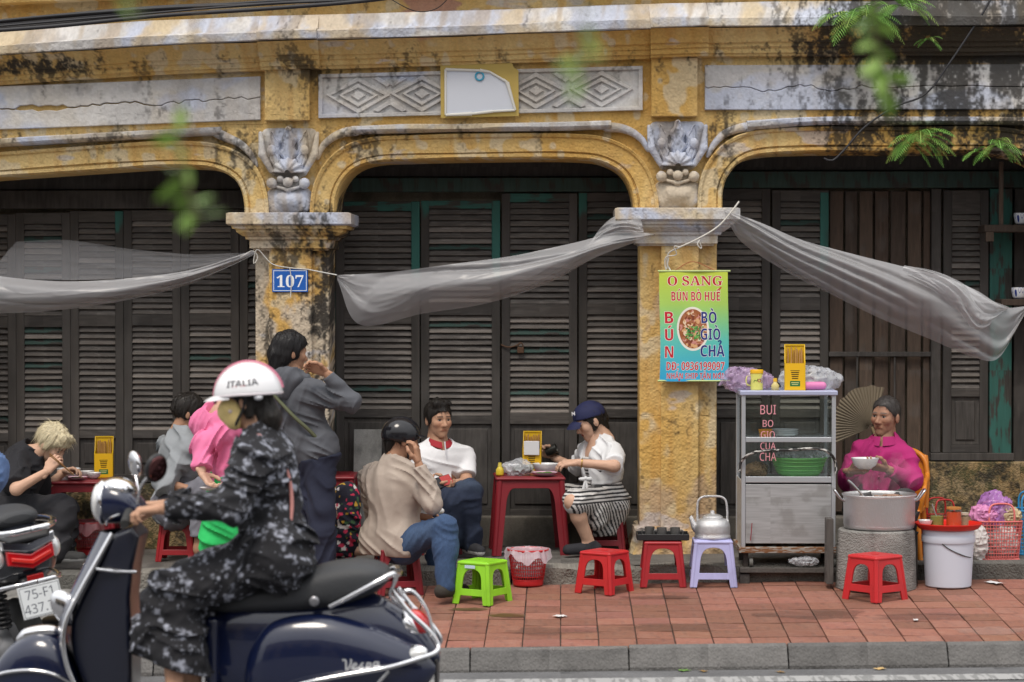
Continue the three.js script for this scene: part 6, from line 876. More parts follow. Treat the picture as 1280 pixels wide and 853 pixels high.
// a garment: implicit surface round body bones, wrinkled, cut by planes [point, outward normal]
function garment(o, name, L, { cell = 0.009, fold = 0.011, freq = 11, cuts = [], colour, m = MCLOTH, extra, hollow } = {}) {
  const f0 = prims(L), C = cuts.map(([p, n, r]) => ({ p, r, n: n.clone().normalize(), d: p.dot(n.clone().normalize()) })), sd = name.length * 3.7 + L.length;
  const f = (x, y, z) => { let d = f0(x, y, z); if (d < 0.06 && d > -0.06) { d -= fold * 1.7 * (creases(x, y, z, sd, freq * 1.25) - 0.28); } if (extra) d = extra(d, x, y, z); for (const c of C) { let e = x * c.n.x + y * c.n.y + z * c.n.z - c.d; if (c.r) { const X = x - c.p.x - c.n.x * e, Y = y - c.p.y - c.n.y * e, Z = z - c.p.z - c.n.z * e; e = Math.min(e, c.r - Math.sqrt(X * X + Y * Y + Z * Z)); } d = smax(d, e, 0.006); } return d; };
  const [lo, hi] = boundsOf(L, 0.03); return mesh(name, nets(f, lo, hi, cell, colour), m, o);
}
function person(label, o, group) {
  const S = skeleton(o), t = thing('person', label, 'person', [0, 0, 0], 0, group);
  const L = [...S.T, ...S.N]; for (const k of ['l', 'r']) for (const q of ['AU', 'AF', 'LT', 'LS', 'FT']) if (S[q + k]) L.push(...S[q + k]);
  const f = prims(L), [lo, hi] = boundsOf(L, 0.03), sk = o.skin, G = [nets(f, lo, hi, 0.0125, (x, y, z) => { const k = 0.93 + 0.14 * noise(x * 40, y * 40, z * 40); return sk.map((v) => v * k); })];
  S.hm = frame(S.head, o.hy, o.hp || 0, o.hr || 0, o.hs || 0.97);
  G.push(headGeo(o, o.hcell).applyMatrix4(S.hm));
  for (const k of ['l', 'r']) if (S['wr' + k] && o['hand' + k] !== null) { const h = o['hand' + k] || {}, d = h.dir || S['wr' + k].clone().sub(S['el' + k]); G.push(handGeo(k, S['wr' + k], d, h.palm || V(0, -1, 0), h.curl ?? 0.35, sk, h.s || 0.96)); }
  const body = mesh('body', merge(G), MSKIN, t); S.o = t; return S;
}
// hair in head space: union of prims grown on the skull, minus the face
function hair(S, list, c, { cut = [], rough = 0.011, cell = 0.0048, cap = 0.012, line = 0.052, back = -0.09, m = MHAIR, name = 'hair', len = 12, strands = 1100, slen = 1 } = {}) {
  const CRx = E(0, 0.036, -0.014, 0.075 + cap, 0.086 + cap, 0.095 + cap), fp = list.length ? prims(list) : null;
  const f = (x, y, z) => { const face = Math.max(y - line - 0.02 * (1 - Math.abs(x) / 0.08) - Math.max(0, -z) * 0.0, 0); let d = CRx(x, y, z); const zl = y > line ? 1 : lerp(0.035, 0.075, sstep(0.0, line, y)) - Math.abs(x) * 0.1; d = smax(d, z - zl, 0.01); d = smax(d, back + Math.max(0, z + 0.02) * 0.75 - y, 0.012); if (fp) d = smin(d, fp(x, y, z), 0.02); for (const [px, py, pz, r] of cut) d = smax(d, r - Math.hypot(x - px, y - py, z - pz), 0.008); return d + rough * (noise(x * 95, y * len, z * 95) - 0.5) + rough * 0.8 * (noise(x * 40 + 3, y * len * 0.6, z * 40) - 0.5); };
  let lo = V(-0.11, -0.13, -0.14), hi = V(0.11, 0.15, 0.12); if (list.length) { const [a, b] = boundsOf(list, 0.02); lo.min(a); hi.max(b); }
  const g = nets(f, lo, hi, cell, (x, y, z) => { const k = 0.7 + 0.6 * noise(x * 120, y * 14, z * 120); return c.map((v) => v * k); });
  // loose strands lying along the surface and breaking its outline
  const P = g.attributes.position, N = g.attributes.normal, sp = [], sc = [], n = strands;
  for (let i = 0; i < n; i++) {
    const j = Math.floor(rand() * P.count), p = V().fromBufferAttribute(P, j), nn = V().fromBufferAttribute(N, j), t = V(rr(-0.35, 0.35), -1, rr(-0.35, 0.35)); if (p.y > 0.06) t.set(p.x * 4 + rr(-0.6, 0.6), -0.3, (p.z + 0.01) * 6 + rr(-0.6, 0.6)); t.addScaledVector(nn, -t.dot(nn)).normalize(); const side = V().crossVectors(nn, t).multiplyScalar(rr(0.0007, 0.0014)), L = rr(0.02, 0.055) * slen, k = rr(0.6, 1.5), lift = rr(0.02, 0.16); let q = p.clone().addScaledVector(nn, 0.0008), d = t.clone();
    for (let h = 0; h < 3; h++) { const r = q.clone().addScaledVector(d, L / 3).addScaledVector(nn, lift * L / 3), w0 = 1 - h / 3, w1 = 1 - (h + 1) / 3, A = q.clone().addScaledVector(side, w0), B = q.clone().addScaledVector(side, -w0), C = r.clone().addScaledVector(side, w1), D = r.clone().addScaledVector(side, -w1); for (const v of [A, B, C, B, D, C]) { sp.push(v.x, v.y, v.z); sc.push(c[0] * k, c[1] * k, c[2] * k); } q = r; d.add(V(rr(-0.2, 0.2), -0.25, rr(-0.2, 0.2))).normalize(); }
  }
  const sg = new THREE.BufferGeometry(); sg.setAttribute('position', new THREE.Float32BufferAttribute(sp, 3)); sg.setAttribute('color', new THREE.Float32BufferAttribute(sc, 3)); sg.computeVertexNormals();
  return mesh(name, merge([g, sg]).applyMatrix4(S.hm), m, S.o);
}
const shoe = (S, k, c, sole) => { const a = S['an' + k], b = S['to' + k], d = b.clone().sub(a).setY(0).normalize(), y = b.y - 0.026, L = [{ a: V(a.x, y + 0.032, a.z).addScaledVector(d, -0.035), b: V(b.x, y + 0.026, b.z), ra: 0.042, rb: 0.034, k: 0.02 }, { a: a.clone(), b: V(a.x, y + 0.04, a.z), ra: 0.042, rb: 0.04, k: 0.02 }]; const o = garment(S.o, 'shoe', L, { cell: 0.006, fold: 0.002, cuts: [[a.clone().add(V(0, 0.02, 0)), V(0, 1, 0)], [V(0, y - 0.004, 0), V(0, -1, 0)]], colour: sole ? (x, Y, z) => Y < y + 0.018 ? sole : c : cloth(c), m: MCLOTH }); return o; };
const SK = { a: [0.46, 0.265, 0.175], b: [0.40, 0.22, 0.14], c: [0.56, 0.35, 0.25], d: [0.33, 0.18, 0.12] };
const trousers = (S, colour, e = 0.02, x = {}) => { const L = [{ ...S.T[0], ra: S.T[0].ra + e + 0.004 }, { a: S.pel, b: S.pel.clone().addScaledVector(S.up, 0.12), ra: S.T[1].ra + e - 0.004, k: 0.04, ax: S.fw, f: 0.82 }]; const cuts = [[S.pel.clone().addScaledVector(S.up, x.waist ?? -0.05), S.up, x.wr || 0.18]]; for (const k of x.legs || ['l', 'r']) { L.push(...grow(S['LT' + k], e), ...S['LS' + k].map((q, i) => ({ ...q, ra: q.ra + e * 0.9 + (i ? 0.004 : 0), rb: q.rb + (i ? e * (x.flare ?? 1.1) : e) }))); } return garment(S.o, 'trousers', L, { colour, fold: x.fold ?? 0.015, freq: x.freq ?? 12, cell: x.cell ?? 0.009, cuts: [...cuts, ...(x.cuts || [])], m: x.m }); };
const top_ = (S, name, colour, { e = 0.018, sl = 1, sleeve = 1.9, sleeveR = sleeve, hem = -0.06, neckUp = -0.02, cell, fold, freq, cuts = [], extra, flare = 0, m, belly = 0, neckR = 0.074, hipE = 0.014, arms = ['l', 'r'] } = {}) => {
  e *= 0.85; const L = grow(S.T, e); L.push({ a: S.pel.clone().addScaledVector(S.up, hem), b: S.chest, ra: S.T[1].ra + e + flare, rb: S.T[1].ra + e, k: 0.05, ax: S.fw, f: 0.85 }); if (belly) L.push({ a: S.pel.clone().addScaledVector(S.up, 0.1).addScaledVector(S.fw, 0.04), ra: 0.12 + belly, k: 0.06 });
  for (const k of arms) { const q = k === 'r' ? sleeveR : sleeve; if (!S['AU' + k]) continue; L.push(...grow([q >= 1 ? S['AU' + k][0] : part_(S['AU' + k][0], 0, q)], e * sl)); if (q > 1) L.push(...grow([part_(S['AF' + k][0], 0, q - 1)], e * sl * 0.8)); }
  const C = [[S.neck.clone().addScaledVector(S.up, neckUp - 0.012).addScaledVector(S.fw, 0.012), S.up.clone().addScaledVector(S.fw, 0.3), neckR]]; if (hem < 0.2) C.push([S.pel.clone().addScaledVector(S.up, hem - 0.06), S.up.clone().multiplyScalar(-1)]); L[0] = { ...L[0], ra: L[0].ra + hipE };
  // flat sleeve ends
  const ends = []; for (const k of arms) { const q = k === 'r' ? sleeveR : sleeve; if (!S['AU' + k]) continue; const s = q > 1 ? S['AF' + k][0] : S['AU' + k][0], p = s.a.clone().lerp(s.b, q > 1 ? q - 1 : q), n = s.b.clone().sub(s.a).normalize(); ends.push([p, n]); }
  const ex = (d, x, y, z) => { for (const [p, n] of ends) { const X = x - p.x, Y = y - p.y, Z = z - p.z, t = X * n.x + Y * n.y + Z * n.z; if (t > -0.01 && t < 0.09 && X * X + Y * Y + Z * Z < 0.011) d = smax(d, t, 0.005); } return extra ? extra(d, x, y, z) : d; };
  return garment(S.o, name, L, { colour, cell, fold, freq, cuts: [...C, ...cuts], extra: ex, m });
};
const denim = (r, g, b) => (x, y, z) => { const n = noise(x * 9, y * 9, z * 9), w = sstep(0.55, 0.85, n), k = 0.75 + 0.5 * noise(x * 240, y * 120, z * 240); return [(r + w * 0.02) * k, (g + w * 0.028) * k, (b + w * 0.038) * k]; };
const BLK = [0.02, 0.017, 0.015];
// woman in the navy cap, eating at the middle table
{
  const S = person('woman in navy cap, white cardigan and striped dress pouring sauce at the table', { H: 0.96, b: 0.96, calf: 0.86, skin: SK.c, pel: [758, 628, -0.2], neck: [749, 552, 0.2], sy: -62, py: -74, head: [738, 527, 0.3], hy: -74, hp: 24, arml: [768, 583, 1, 716, 578, -0.2], armr: [721, 586, -1, 690, 571, -1], legl: [716, 628, 1, 737, 680, -0.4, -72], legr: [706, 620, -1, 712, 672, -0.5, -80], handl: { curl: 0.5, palm: V(-0.2, -0.9, -0.3), dir: V(-1, -0.05, 0.05) }, handr: { curl: 0.9, palm: V(0.1, -0.2, 1), dir: V(-0.6, 0.35, 0.2) }, lipC: [0.3, 0.06, 0.06] });
  hair(S, [{ a: V(0.0, -0.03, -0.07), b: V(0, -0.07, -0.075), ra: 0.05, rb: 0.03 }, { a: V(0.06, 0.0, 0.0), b: V(0.062, -0.05, 0.01), ra: 0.024, rb: 0.014 }], BLK, { cap: 0.008 });
  const stripe = (x, y, z) => { const q = y > S.pel.y + 0.02 ? y : y * 0.55 + (x * 0.75 - z * 0.45), s = Math.sin(q * 2 * PI / 0.0225); return s > -0.1 ? [0.62, 0.61, 0.6] : [0.018, 0.018, 0.022]; };
  const kl = S.knl.clone().lerp(S.hpl, 0.08), kr = S.knr.clone().lerp(S.hpr, 0.08);
  garment(S.o, 'dress', [...grow(S.T, 0.012), { a: S.hpl, b: kl, ra: 0.105, rb: 0.078, k: 0.05 }, { a: S.hpr, b: kr, ra: 0.105, rb: 0.078, k: 0.05 }, { a: S.hpl.clone().lerp(S.hpr, 0.5), b: kl.clone().lerp(kr, 0.5), ra: 0.1, rb: 0.07, k: 0.06 }, { a: S.pel.clone().add(V(0.02, 0, 0.03)), b: S.pel.clone().add(V(0.0, -0.15, 0.05)), ra: 0.12, rb: 0.1, k: 0.06 }, { a: S.hpl.clone().lerp(kl, 0.5), b: S.hpl.clone().lerp(kl, 0.5).add(V(0.02, -0.12, 0.02)), ra: 0.08, rb: 0.05, k: 0.06 }], { cell: 0.0056, fold: 0.01, freq: 9, colour: stripe, cuts: [[S.neck.clone().addScaledVector(S.up, -0.075), S.up.clone().addScaledVector(S.fw, 0.1), 0.3], [S.pel.clone().add(V(0, -0.205, 0)), V(0.12, -1, 0)]] });
  const fr = S.chest.clone().addScaledVector(S.fw, 0.13);
  top_(S, 'cardigan', cloth([0.70, 0.71, 0.73], 0.08), { e: 0.02, sleeve: 0.96, sl: 1.2, hem: 0.16, cell: 0.0062, fold: 0.012, freq: 12, neckUp: 0.012, neckR: 0.058, extra: (d, x, y, z) => { const X = x - fr.x, Y = y - fr.y, Z = z - fr.z, a = Math.abs(X * S.sl.x + Z * S.sl.z), w = 0.035 + Math.max(0, Y) * 0.25; return X * S.fw.x + Z * S.fw.z > -0.06 ? smax(d, w - a, 0.008) : d; }, cuts: [[S.pel.clone().addScaledVector(S.up, 0.13), S.up.clone().multiplyScalar(-1)]] });
  const kn = S.pel.clone().addScaledVector(S.up, 0.16).addScaledVector(S.fw, 0.145).addScaledVector(S.sl, 0.03); mesh('cardigan_tie', merge([ball(0.014, kn.x, kn.y, kn.z), bar(kn, kn.clone().add(V(0.015, -0.1, 0.01)), 0.006, 0.013), bar(kn, kn.clone().add(V(-0.02, -0.09, 0.015)), 0.006, 0.012), ball(0.02, kn.x - 0.022, kn.y - 0.004, kn.z + 0.005, 1.2, 0.6, 0.5), ball(0.02, kn.x + 0.022, kn.y - 0.002, kn.z + 0.005, 1.2, 0.6, 0.5)]), mat([0.7, 0.71, 0.73], 0.9), S.o);
  // baseball cap
  const navy = mat([0.011, 0.015, 0.065], 0.8), cf = (x, y, z) => { const d = E(0, 0.038, -0.008, 0.092, 0.098, 0.112)(x, y, z); return smax(d, 0.034 - y + (z > 0 ? z * 0.12 : z * 0.2), 0.006) + 0.0015 * Math.abs(noise(x * 30, y * 30, z * 30) - 0.5); };
  const cap = mesh('cap', nets(cf, V(-0.11, 0.0, -0.13), V(0.11, 0.15, 0.12), 0.0055).applyMatrix4(S.hm), navy, S.o);
  mesh('cap_bill', grid((u, v) => { const a = lerp(-1.25, 1.25, u), r = 1; return V(Math.sin(a) * 0.078 * (1 + 0.05 * v), 0.047 - 0.03 * v * v - 0.02 * Math.sin(a) ** 2, 0.055 + Math.cos(a) * 0.045 + v * 0.068 * Math.cos(a * 0.85)); }, 20, 8).applyMatrix4(S.hm), mat([0.011, 0.015, 0.065], 0.75, { side: THREE.DoubleSide }), S.o);
  const lg = merge([bar(V(-0.014, -0.012, 0), V(-0.014, 0.012, 0), 0.003), bar(V(0.014, -0.012, 0), V(0.014, 0.012, 0), 0.003), tube([[-0.016, -0.012, 0], [0, 0.004, 0.002], [0.016, -0.012, 0]], 0.0028, 10, 5), tube([[-0.016, 0.012, 0], [0, -0.004, 0.002], [0.016, 0.012, 0]], 0.0028, 10, 5)]);
  mesh('cap_emblem', lg.rotateX(-0.42).rotateY(0.35).translate(0.036, 0.1, 0.094).applyMatrix4(S.hm), mat([0.7, 0.7, 0.72], 0.7), S.o);
  const w = S.wrl.clone().lerp(S.ell, 0.12), br = new THREE.TorusGeometry(0.03, 0.0035, 8, 28).applyQuaternion(new THREE.Quaternion().setFromUnitVectors(V(0, 0, 1), S.wrl.clone().sub(S.ell).normalize())).translate(w.x, w.y, w.z); mesh('bracelet', br, phys([0.6, 0.4, 0.12], 0.25, { metalness: 0.9 }), S.o);
  for (const k of ['l', 'r']) shoe(S, k, [0.02, 0.02, 0.025], k === 'r' ? [0.6, 0.6, 0.6] : null);
  // cup in the pouring hand
  const c = thing('sauce_cup', 'dark metal cup tipped in the hand of the woman in the cap', 'cup', W(689, 563, S.wrr.z + 0.05)); const q = mesh('cup_body', lathe([[0.001, 0], [0.03, 0], [0.033, 0.075], [0.03, 0.075], [0.027, 0.006], [0.001, 0.006]], 26).translate(0, -0.037, 0), phys([0.05, 0.05, 0.045], 0.3, { metalness: 0.5 }), c); q.rotation.set(0.35, 0, -1.15);
}
// man in the white polo shirt
{
  const S = person('man in white polo shirt with red collar and jeans holding a phone', { H: 1.05, b: 1.04, skin: SK.a, pel: [549, 630, -0.2], neck: [549, 556, 0.3], sy: 22, py: 26, head: [548, 525, 0.4], hy: 30, hp: 2, arml: [583, 604, 0.5, 560, 606, 1], armr: [514, 606, 0.3, 545, 608, 1], legl: [585, 618, 1, 588, 679, -0.3, 25], legr: [558, 628, 1, 556, 682, -0.3, 15], handl: { curl: 0.75, palm: V(-0.6, 0.6, 0), dir: V(-0.8, 0.05, 0.35) }, handr: { curl: 0.6, palm: V(0.4, 0.6, 0.2), dir: V(0.8, -0.05, 0.3) } });
  hair(S, [{ a: V(-0.04, 0.11, 0.05), b: V(0.045, 0.112, 0.05), ra: 0.026, rb: 0.024 }, { a: V(0, 0.115, -0.02), ra: 0.03 }], BLK, { cap: 0.012, back: -0.05, rough: 0.009, line: 0.06 });
  const wc = cloth([0.74, 0.74, 0.76], 0.06);
  top_(S, 'polo_shirt', wc, { e: 0.018, sleeve: 0.74, sl: 1.15, hem: -0.02, cell: 0.0065, fold: 0.0065, freq: 11, belly: 0.005, neckUp: -0.012 });
  for (const q of [-1, 1]) { const n = S.neck.clone().addScaledVector(S.up, 0.026); mesh('collar', grid((u, v) => { const a = lerp(0.12, 2.2, u) * q; return n.clone().addScaledVector(S.fw, Math.cos(a) * (0.06 + v * 0.026) + 0.012).addScaledVector(S.sl, Math.sin(a) * (0.06 + v * 0.026)).addScaledVector(S.up, 0.014 - v * 0.03 * (1 + 0.35 * Math.cos(a)) - (1 - u) * 0.02 * (Math.cos(a))); }, 14, 5), mat([0.34, 0.02, 0.03], 0.85, { side: THREE.DoubleSide }), S.o); }
  mesh('placket', (() => { const p = S.chest.clone().addScaledVector(S.fw, 0.118).addScaledVector(S.up, 0.06); return bar(p.clone().addScaledVector(S.fw, 0.012), p.clone().addScaledVector(S.up, 0.09).addScaledVector(S.fw, -0.012), 0.004, 0.005); })(), mat([0.66, 0.66, 0.69], 0.9), S.o);
  trousers(S, denim(0.012, 0.02, 0.045), 0.022);
  for (const k of ['l', 'r']) shoe(S, k, [0.02, 0.02, 0.024], [0.66, 0.66, 0.66]);
  const ph = thing('phone', 'phone with red and black case in the hands of the man in polo', 'phone', S.wrl.clone().add(V(-0.03, 0.025, 0.1))); mesh('case', rbox(0.075, 0.15, 0.01, 0, 0, 0, 0.006), mat([0.02, 0.02, 0.024], 0.4), ph); mesh('back_cover', rbox(0.066, 0.08, 0.003, 0, 0.03, 0.006, 0.001), mat([0.45, 0.05, 0.05], 0.4), ph); ph.rotation.set(-0.7, 0.5, -0.95);
}
// man in beige jacket and black helmet, seen from behind
{
  const S = person('man in beige jacket, jeans and black helmet sitting with his back to the street', { H: 1.05, b: 1.02, skin: SK.b, sw: 0.168, pel: [496, 678, 0.98], neck: [494, 581, 0.35], sy: 148, py: 122, head: [503, 550, 0.1], hy: 112, hp: 8, armr: [541, 630, 0.6, 522, 577, -0.5], arml: [470, 640, -0.9, 520, 640, -1], legr: [556, 660, 0.7, 557, 733, 0.2, 140], legl: [540, 655, -1, 548, 722, -0.3, 140], handr: { curl: 0.55, palm: V(-0.9, 0, -0.2), dir: V(-0.1, 1, -0.15) } });
  hair(S, [{ a: V(0, -0.03, -0.075), b: V(0, -0.06, -0.075), ra: 0.04, rb: 0.03 }], BLK, { cap: 0.006 });
  trousers(S, denim(0.03, 0.062, 0.135), 0.012, { fold: 0.006, freq: 13, cell: 0.0072, waist: -0.06, wr: 0.2 });
  top_(S, 'jacket', cloth([0.40, 0.335, 0.285], 0.1), { e: 0.03, sleeve: 1.92, sl: 0.85, hem: -0.01, hipE: 0.052, cell: 0.0072, fold: 0.014, freq: 10, neckUp: 0.03 });
  const hb = phys([0.012, 0.012, 0.015], 0.16), hf = (x, y, z) => smax(E(0, 0.03, -0.012, 0.105, 0.112, 0.125)(x, y, z), -0.012 + (z > 0.02 ? (z - 0.02) * 0.45 : 0) - y, 0.01);
  mesh('helmet', nets(hf, V(-0.12, -0.05, -0.15), V(0.12, 0.16, 0.13), 0.006).applyMatrix4(S.hm), hb, S.o);
  mesh('helmet_visor', grid((u, v) => { const a = lerp(-1.2, 1.2, u); return V(Math.sin(a) * 0.1, 0.045 - 0.012 * v, 0.02 + Math.cos(a) * (0.09 + v * 0.058)); }, 20, 5).applyMatrix4(S.hm), phys([0.012, 0.012, 0.015], 0.2, { side: THREE.DoubleSide }), S.o);
  mesh('chin_strap', tube([[0.082, 0.0, -0.0], [0.07, -0.06, 0.02], [0.03, -0.11, 0.04], [-0.03, -0.11, 0.04], [-0.07, -0.06, 0.02], [-0.082, 0.0, 0]], 0.006, 30, 6).applyMatrix4(S.hm), mat([0.02, 0.02, 0.02], 0.8), S.o);
  for (const k of ['l', 'r']) shoe(S, k, [0.03, 0.025, 0.02]);
  const bg = thing('waist_bag', 'white and brown pouch on the lap of the man in beige', 'bag', W(528, 634, 1.0)); mesh('pouch', rbox(0.13, 0.12, 0.07, 0, 0, 0, 0.025, 4), mat([0.6, 0.6, 0.63], 0.7), bg); mesh('flap', rbox(0.135, 0.05, 0.075, 0, -0.05, 0.002, 0.02, 3), mat([0.2, 0.09, 0.05], 0.7), bg); mesh('tissue', ball(0.025, 0.1, 0.0, 0.02, 1.4, 0.8, 0.8, 8), mat([0.72, 0.72, 0.72], 0.9), bg); mesh('strap', tube([[-0.06, 0.03, 0.03], [0.02, -0.0, 0.05], [0.09, -0.01, 0.03]], 0.008, 14, 6), mat([0.2, 0.09, 0.05], 0.7), bg); bg.rotation.set(0.1, 0.4, -0.25);
}
// woman in grey hoodie standing at the pillar
{
  const S = person('standing woman in grey hoodie and navy trousers with a green shoulder strap', { H: 1.0, b: 1.0, skin: SK.b, pel: [384, 562, 1.0], neck: [366, 474, 0.1], sy: 150, py: 150, head: [363, 440, 0.2], hy: 118, hp: 6, hr: 0, armr: [437, 502, 0.6, 407, 466, 0.2], arml: [352, 530, -0.6, 372, 570, -0.6], legl: [378, 640, 0.2, 380, 716, -0.2], legr: [402, 640, 0.3, 405, 722, -0.2], handr: { curl: 0.6, palm: V(-0.8, 0.1, 0.4), dir: V(-0.75, 0.35, 0) } });
  hair(S, [{ a: V(0, -0.02, -0.085), b: V(0, -0.09, -0.08), ra: 0.06, rb: 0.045 }, { a: V(-0.04, -0.02, -0.05), b: V(-0.03, -0.09, -0.06), ra: 0.045, rb: 0.03 }], [0.014, 0.013, 0.014], { cap: 0.018 });
  trousers(S, cloth([0.010, 0.013, 0.032], 0.3), 0.016, { fold: 0.010, flare: 1.4, waist: -0.05, wr: 0.32 });
  top_(S, 'hoodie', cloth([0.085, 0.09, 0.105], 0.14), { e: 0.022, sleeve: 1.9, sl: 0.9, hem: -0.01, hipE: 0.03, cell: 0.0072, fold: 0.017, freq: 10, neckUp: 0.0 });
  garment(S.o, 'hood', [{ a: S.neck.clone().addScaledVector(S.fw, -0.075).addScaledVector(S.sl, 0.05), b: S.neck.clone().addScaledVector(S.fw, -0.075).addScaledVector(S.sl, -0.05), ra: 0.06, k: 0.03 }, { a: S.neck.clone().addScaledVector(S.fw, -0.09).addScaledVector(S.up, -0.06), ra: 0.055, k: 0.04 }, { a: S.neck.clone().addScaledVector(S.sl, -0.075), b: S.neck.clone().addScaledVector(S.sl, 0.075), ra: 0.04, k: 0.03 }], { colour: cloth([0.08, 0.085, 0.1], 0.14), fold: 0.016 });
  const bk = (x, y) => S.chest.clone().addScaledVector(S.fw, -0.148).addScaledVector(S.sl, x).addScaledVector(S.up, y); mesh('shoulder_strap', tube([S.shl.clone().addScaledVector(S.up, 0.075), bk(0.12, 0.12), bk(0.04, 0.03), bk(-0.06, -0.08), bk(-0.13, -0.18).addScaledVector(S.fw, 0.05), bk(-0.15, -0.28).addScaledVector(S.fw, 0.12)], 0.011, 40, 6), mat([0.10, 0.11, 0.06], 0.85), S.o);
  for (const k of ['l', 'r']) shoe(S, k, [0.03, 0.03, 0.035]);
}
// woman in the pink blouse bending behind the rider
{
  const S = person('woman in pink blouse and green skirt bending forward with a plate', { H: 1.02, b: 1.08, skin: SK.c, pel: [296, 606, 0.75], neck: [276, 511, 0.3], sy: -36, py: -50, head: [303, 478, -0.5], hy: 60, hp: 10, arml: [236, 564, 0.7, 252, 592, 0.5], armr: [322, 560, -0.9, 330, 606, -0.8], legl: [284, 672, -0.9, 284, 732, 0.6], legr: [300, 670, -0.9, 302, 726, 0.6], handl: { curl: 0.55, palm: V(0.6, 0.3, 0.2), dir: V(0.6, -0.7, 0.2) } });
  hair(S, [{ a: V(0, 0, -0.09), ra: 0.06 }], BLK, { cap: 0.014 });
  garment(S.o, 'skirt', [{ a: S.pel.clone().add(V(0, 0.05, 0)), b: S.pel.clone().add(V(-0.03, -0.25, 0.03)), ra: 0.14, rb: 0.15, k: 0.04 }, { a: S.pel.clone().add(V(-0.08, -0.1, 0.05)), b: S.pel.clone().add(V(-0.13, -0.34, 0.08)), ra: 0.08, rb: 0.075, k: 0.04 }], { colour: cloth([0.025, 0.52, 0.13], 0.06), fold: 0.02, cuts: [[S.pel.clone().add(V(0, -0.40, 0)), V(0.4, -1, 0)]] });
  top_(S, 'blouse', cloth([0.74, 0.185, 0.36], 0.06), { e: 0.028, sleeve: 1.82, sl: 1.0, hem: -0.03, cell: 0.0075, fold: 0.018, freq: 10, neckUp: 0.005 });
  bowl(S.wrl.clone().add(V(0.07, -0.095, 0.06)), 0.075, 0.018, 'white plate held by the woman in the pink blouse', porcelain, false, 'plate');
  for (const k of ['l', 'r']) shoe(S, k, [0.1, 0.06, 0.04]);
}
// seated man in the grey shirt
{
  const S = person('seated man in loose grey shirt and trousers behind the woman in pink', { H: 1.0, b: 1.0, skin: SK.b, pel: [222, 634, 0.02], neck: [226, 546, -0.1], sy: 118, py: 78, head: [238, 512, 0.1], hy: 105, hp: 14, armr: [204, 604, 0.5, 236, 612, 0.3], arml: [240, 590, -0.8, 262, 600, -0.5], legr: [262, 612, 0.6, 249, 683, 0.2, 70], legl: [270, 616, -0.6, 262, 686, 0, 80] });
  hair(S, [], BLK, { cap: 0.016, back: -0.06 });
  trousers(S, cloth([0.17, 0.17, 0.2], 0.15), 0.024, { cuts: [[S.anr.clone().add(V(0, 0.06, 0)), V(0, -1, 0)]] });
  top_(S, 'shirt', cloth([0.27, 0.29, 0.31], 0.1), { e: 0.03, sleeve: 1.5, sl: 1.2, hem: -0.05, cell: 0.009, fold: 0.022, freq: 9, neckUp: 0.0 });
}
// light haired diner
{
  const S = person('young diner with bleached hair and black shirt eating with chopsticks', { H: 1.02, b: 1.0, skin: SK.c, pel: [8, 640, 0.2], neck: [36, 566, 0.2], sy: 82, py: 85, head: [65, 556, 0.3], hy: 70, hp: 38, armr: [20, 612, 1, 58, 590, 0.4], arml: [48, 618, -0.8, 80, 590, 0.2], legr: [76, 638, 1, 70, 690, 0.2, 90], legl: [80, 640, -0.6, 76, 694, 0, 90], handr: { curl: 0.75, palm: V(0.3, -0.3, -0.9), dir: V(0.55, 0.75, -0.1) }, handl: { curl: 0.6, palm: V(-0.1, -0.9, 0.4), dir: V(0.9, 0.15, 0.3) }, browC: [0.06, 0.05, 0.04] });
  hair(S, [{ a: V(-0.03, 0.1, 0.06), b: V(0.03, 0.1, 0.065), ra: 0.03 }, { a: V(0, 0.1, -0.03), ra: 0.04 }], [0.56, 0.49, 0.33], { cap: 0.02, back: -0.045, rough: 0.016, line: 0.05, len: 20, strands: 1800, slen: 1.2 });
  top_(S, 'shirt', cloth([0.012, 0.012, 0.016], 0.3), { e: 0.028, sleeve: 0.92, sl: 1.4, hem: -0.05, cell: 0.009, fold: 0.018, neckUp: 0.0 });
  trousers(S, cloth([0.015, 0.015, 0.019], 0.3), 0.026, { flare: 1.5 });
  for (const k of ['l', 'r']) shoe(S, k, [0.03, 0.03, 0.03], [0.3, 0.3, 0.3]);
  const h = W(66, 576, S.wrr.z + 0.04), e = W(92, 594, S.wrr.z - 0.03); for (const d of [0, 0.012]) tag(mesh('chopstick', bar(h.clone().add(V(-0.02, 0.03 + d, 0)), e.clone().add(V(0, d * 0.4, d)), 0.0035, 0.0022, 6), mat([0.3, 0.15, 0.05], 0.6)), d ? 'upper brown chopstick in the hand of the bleached hair diner' : 'lower brown chopstick in the hand of the bleached hair diner', 'chopstick', 'pair of chopsticks in use');
}
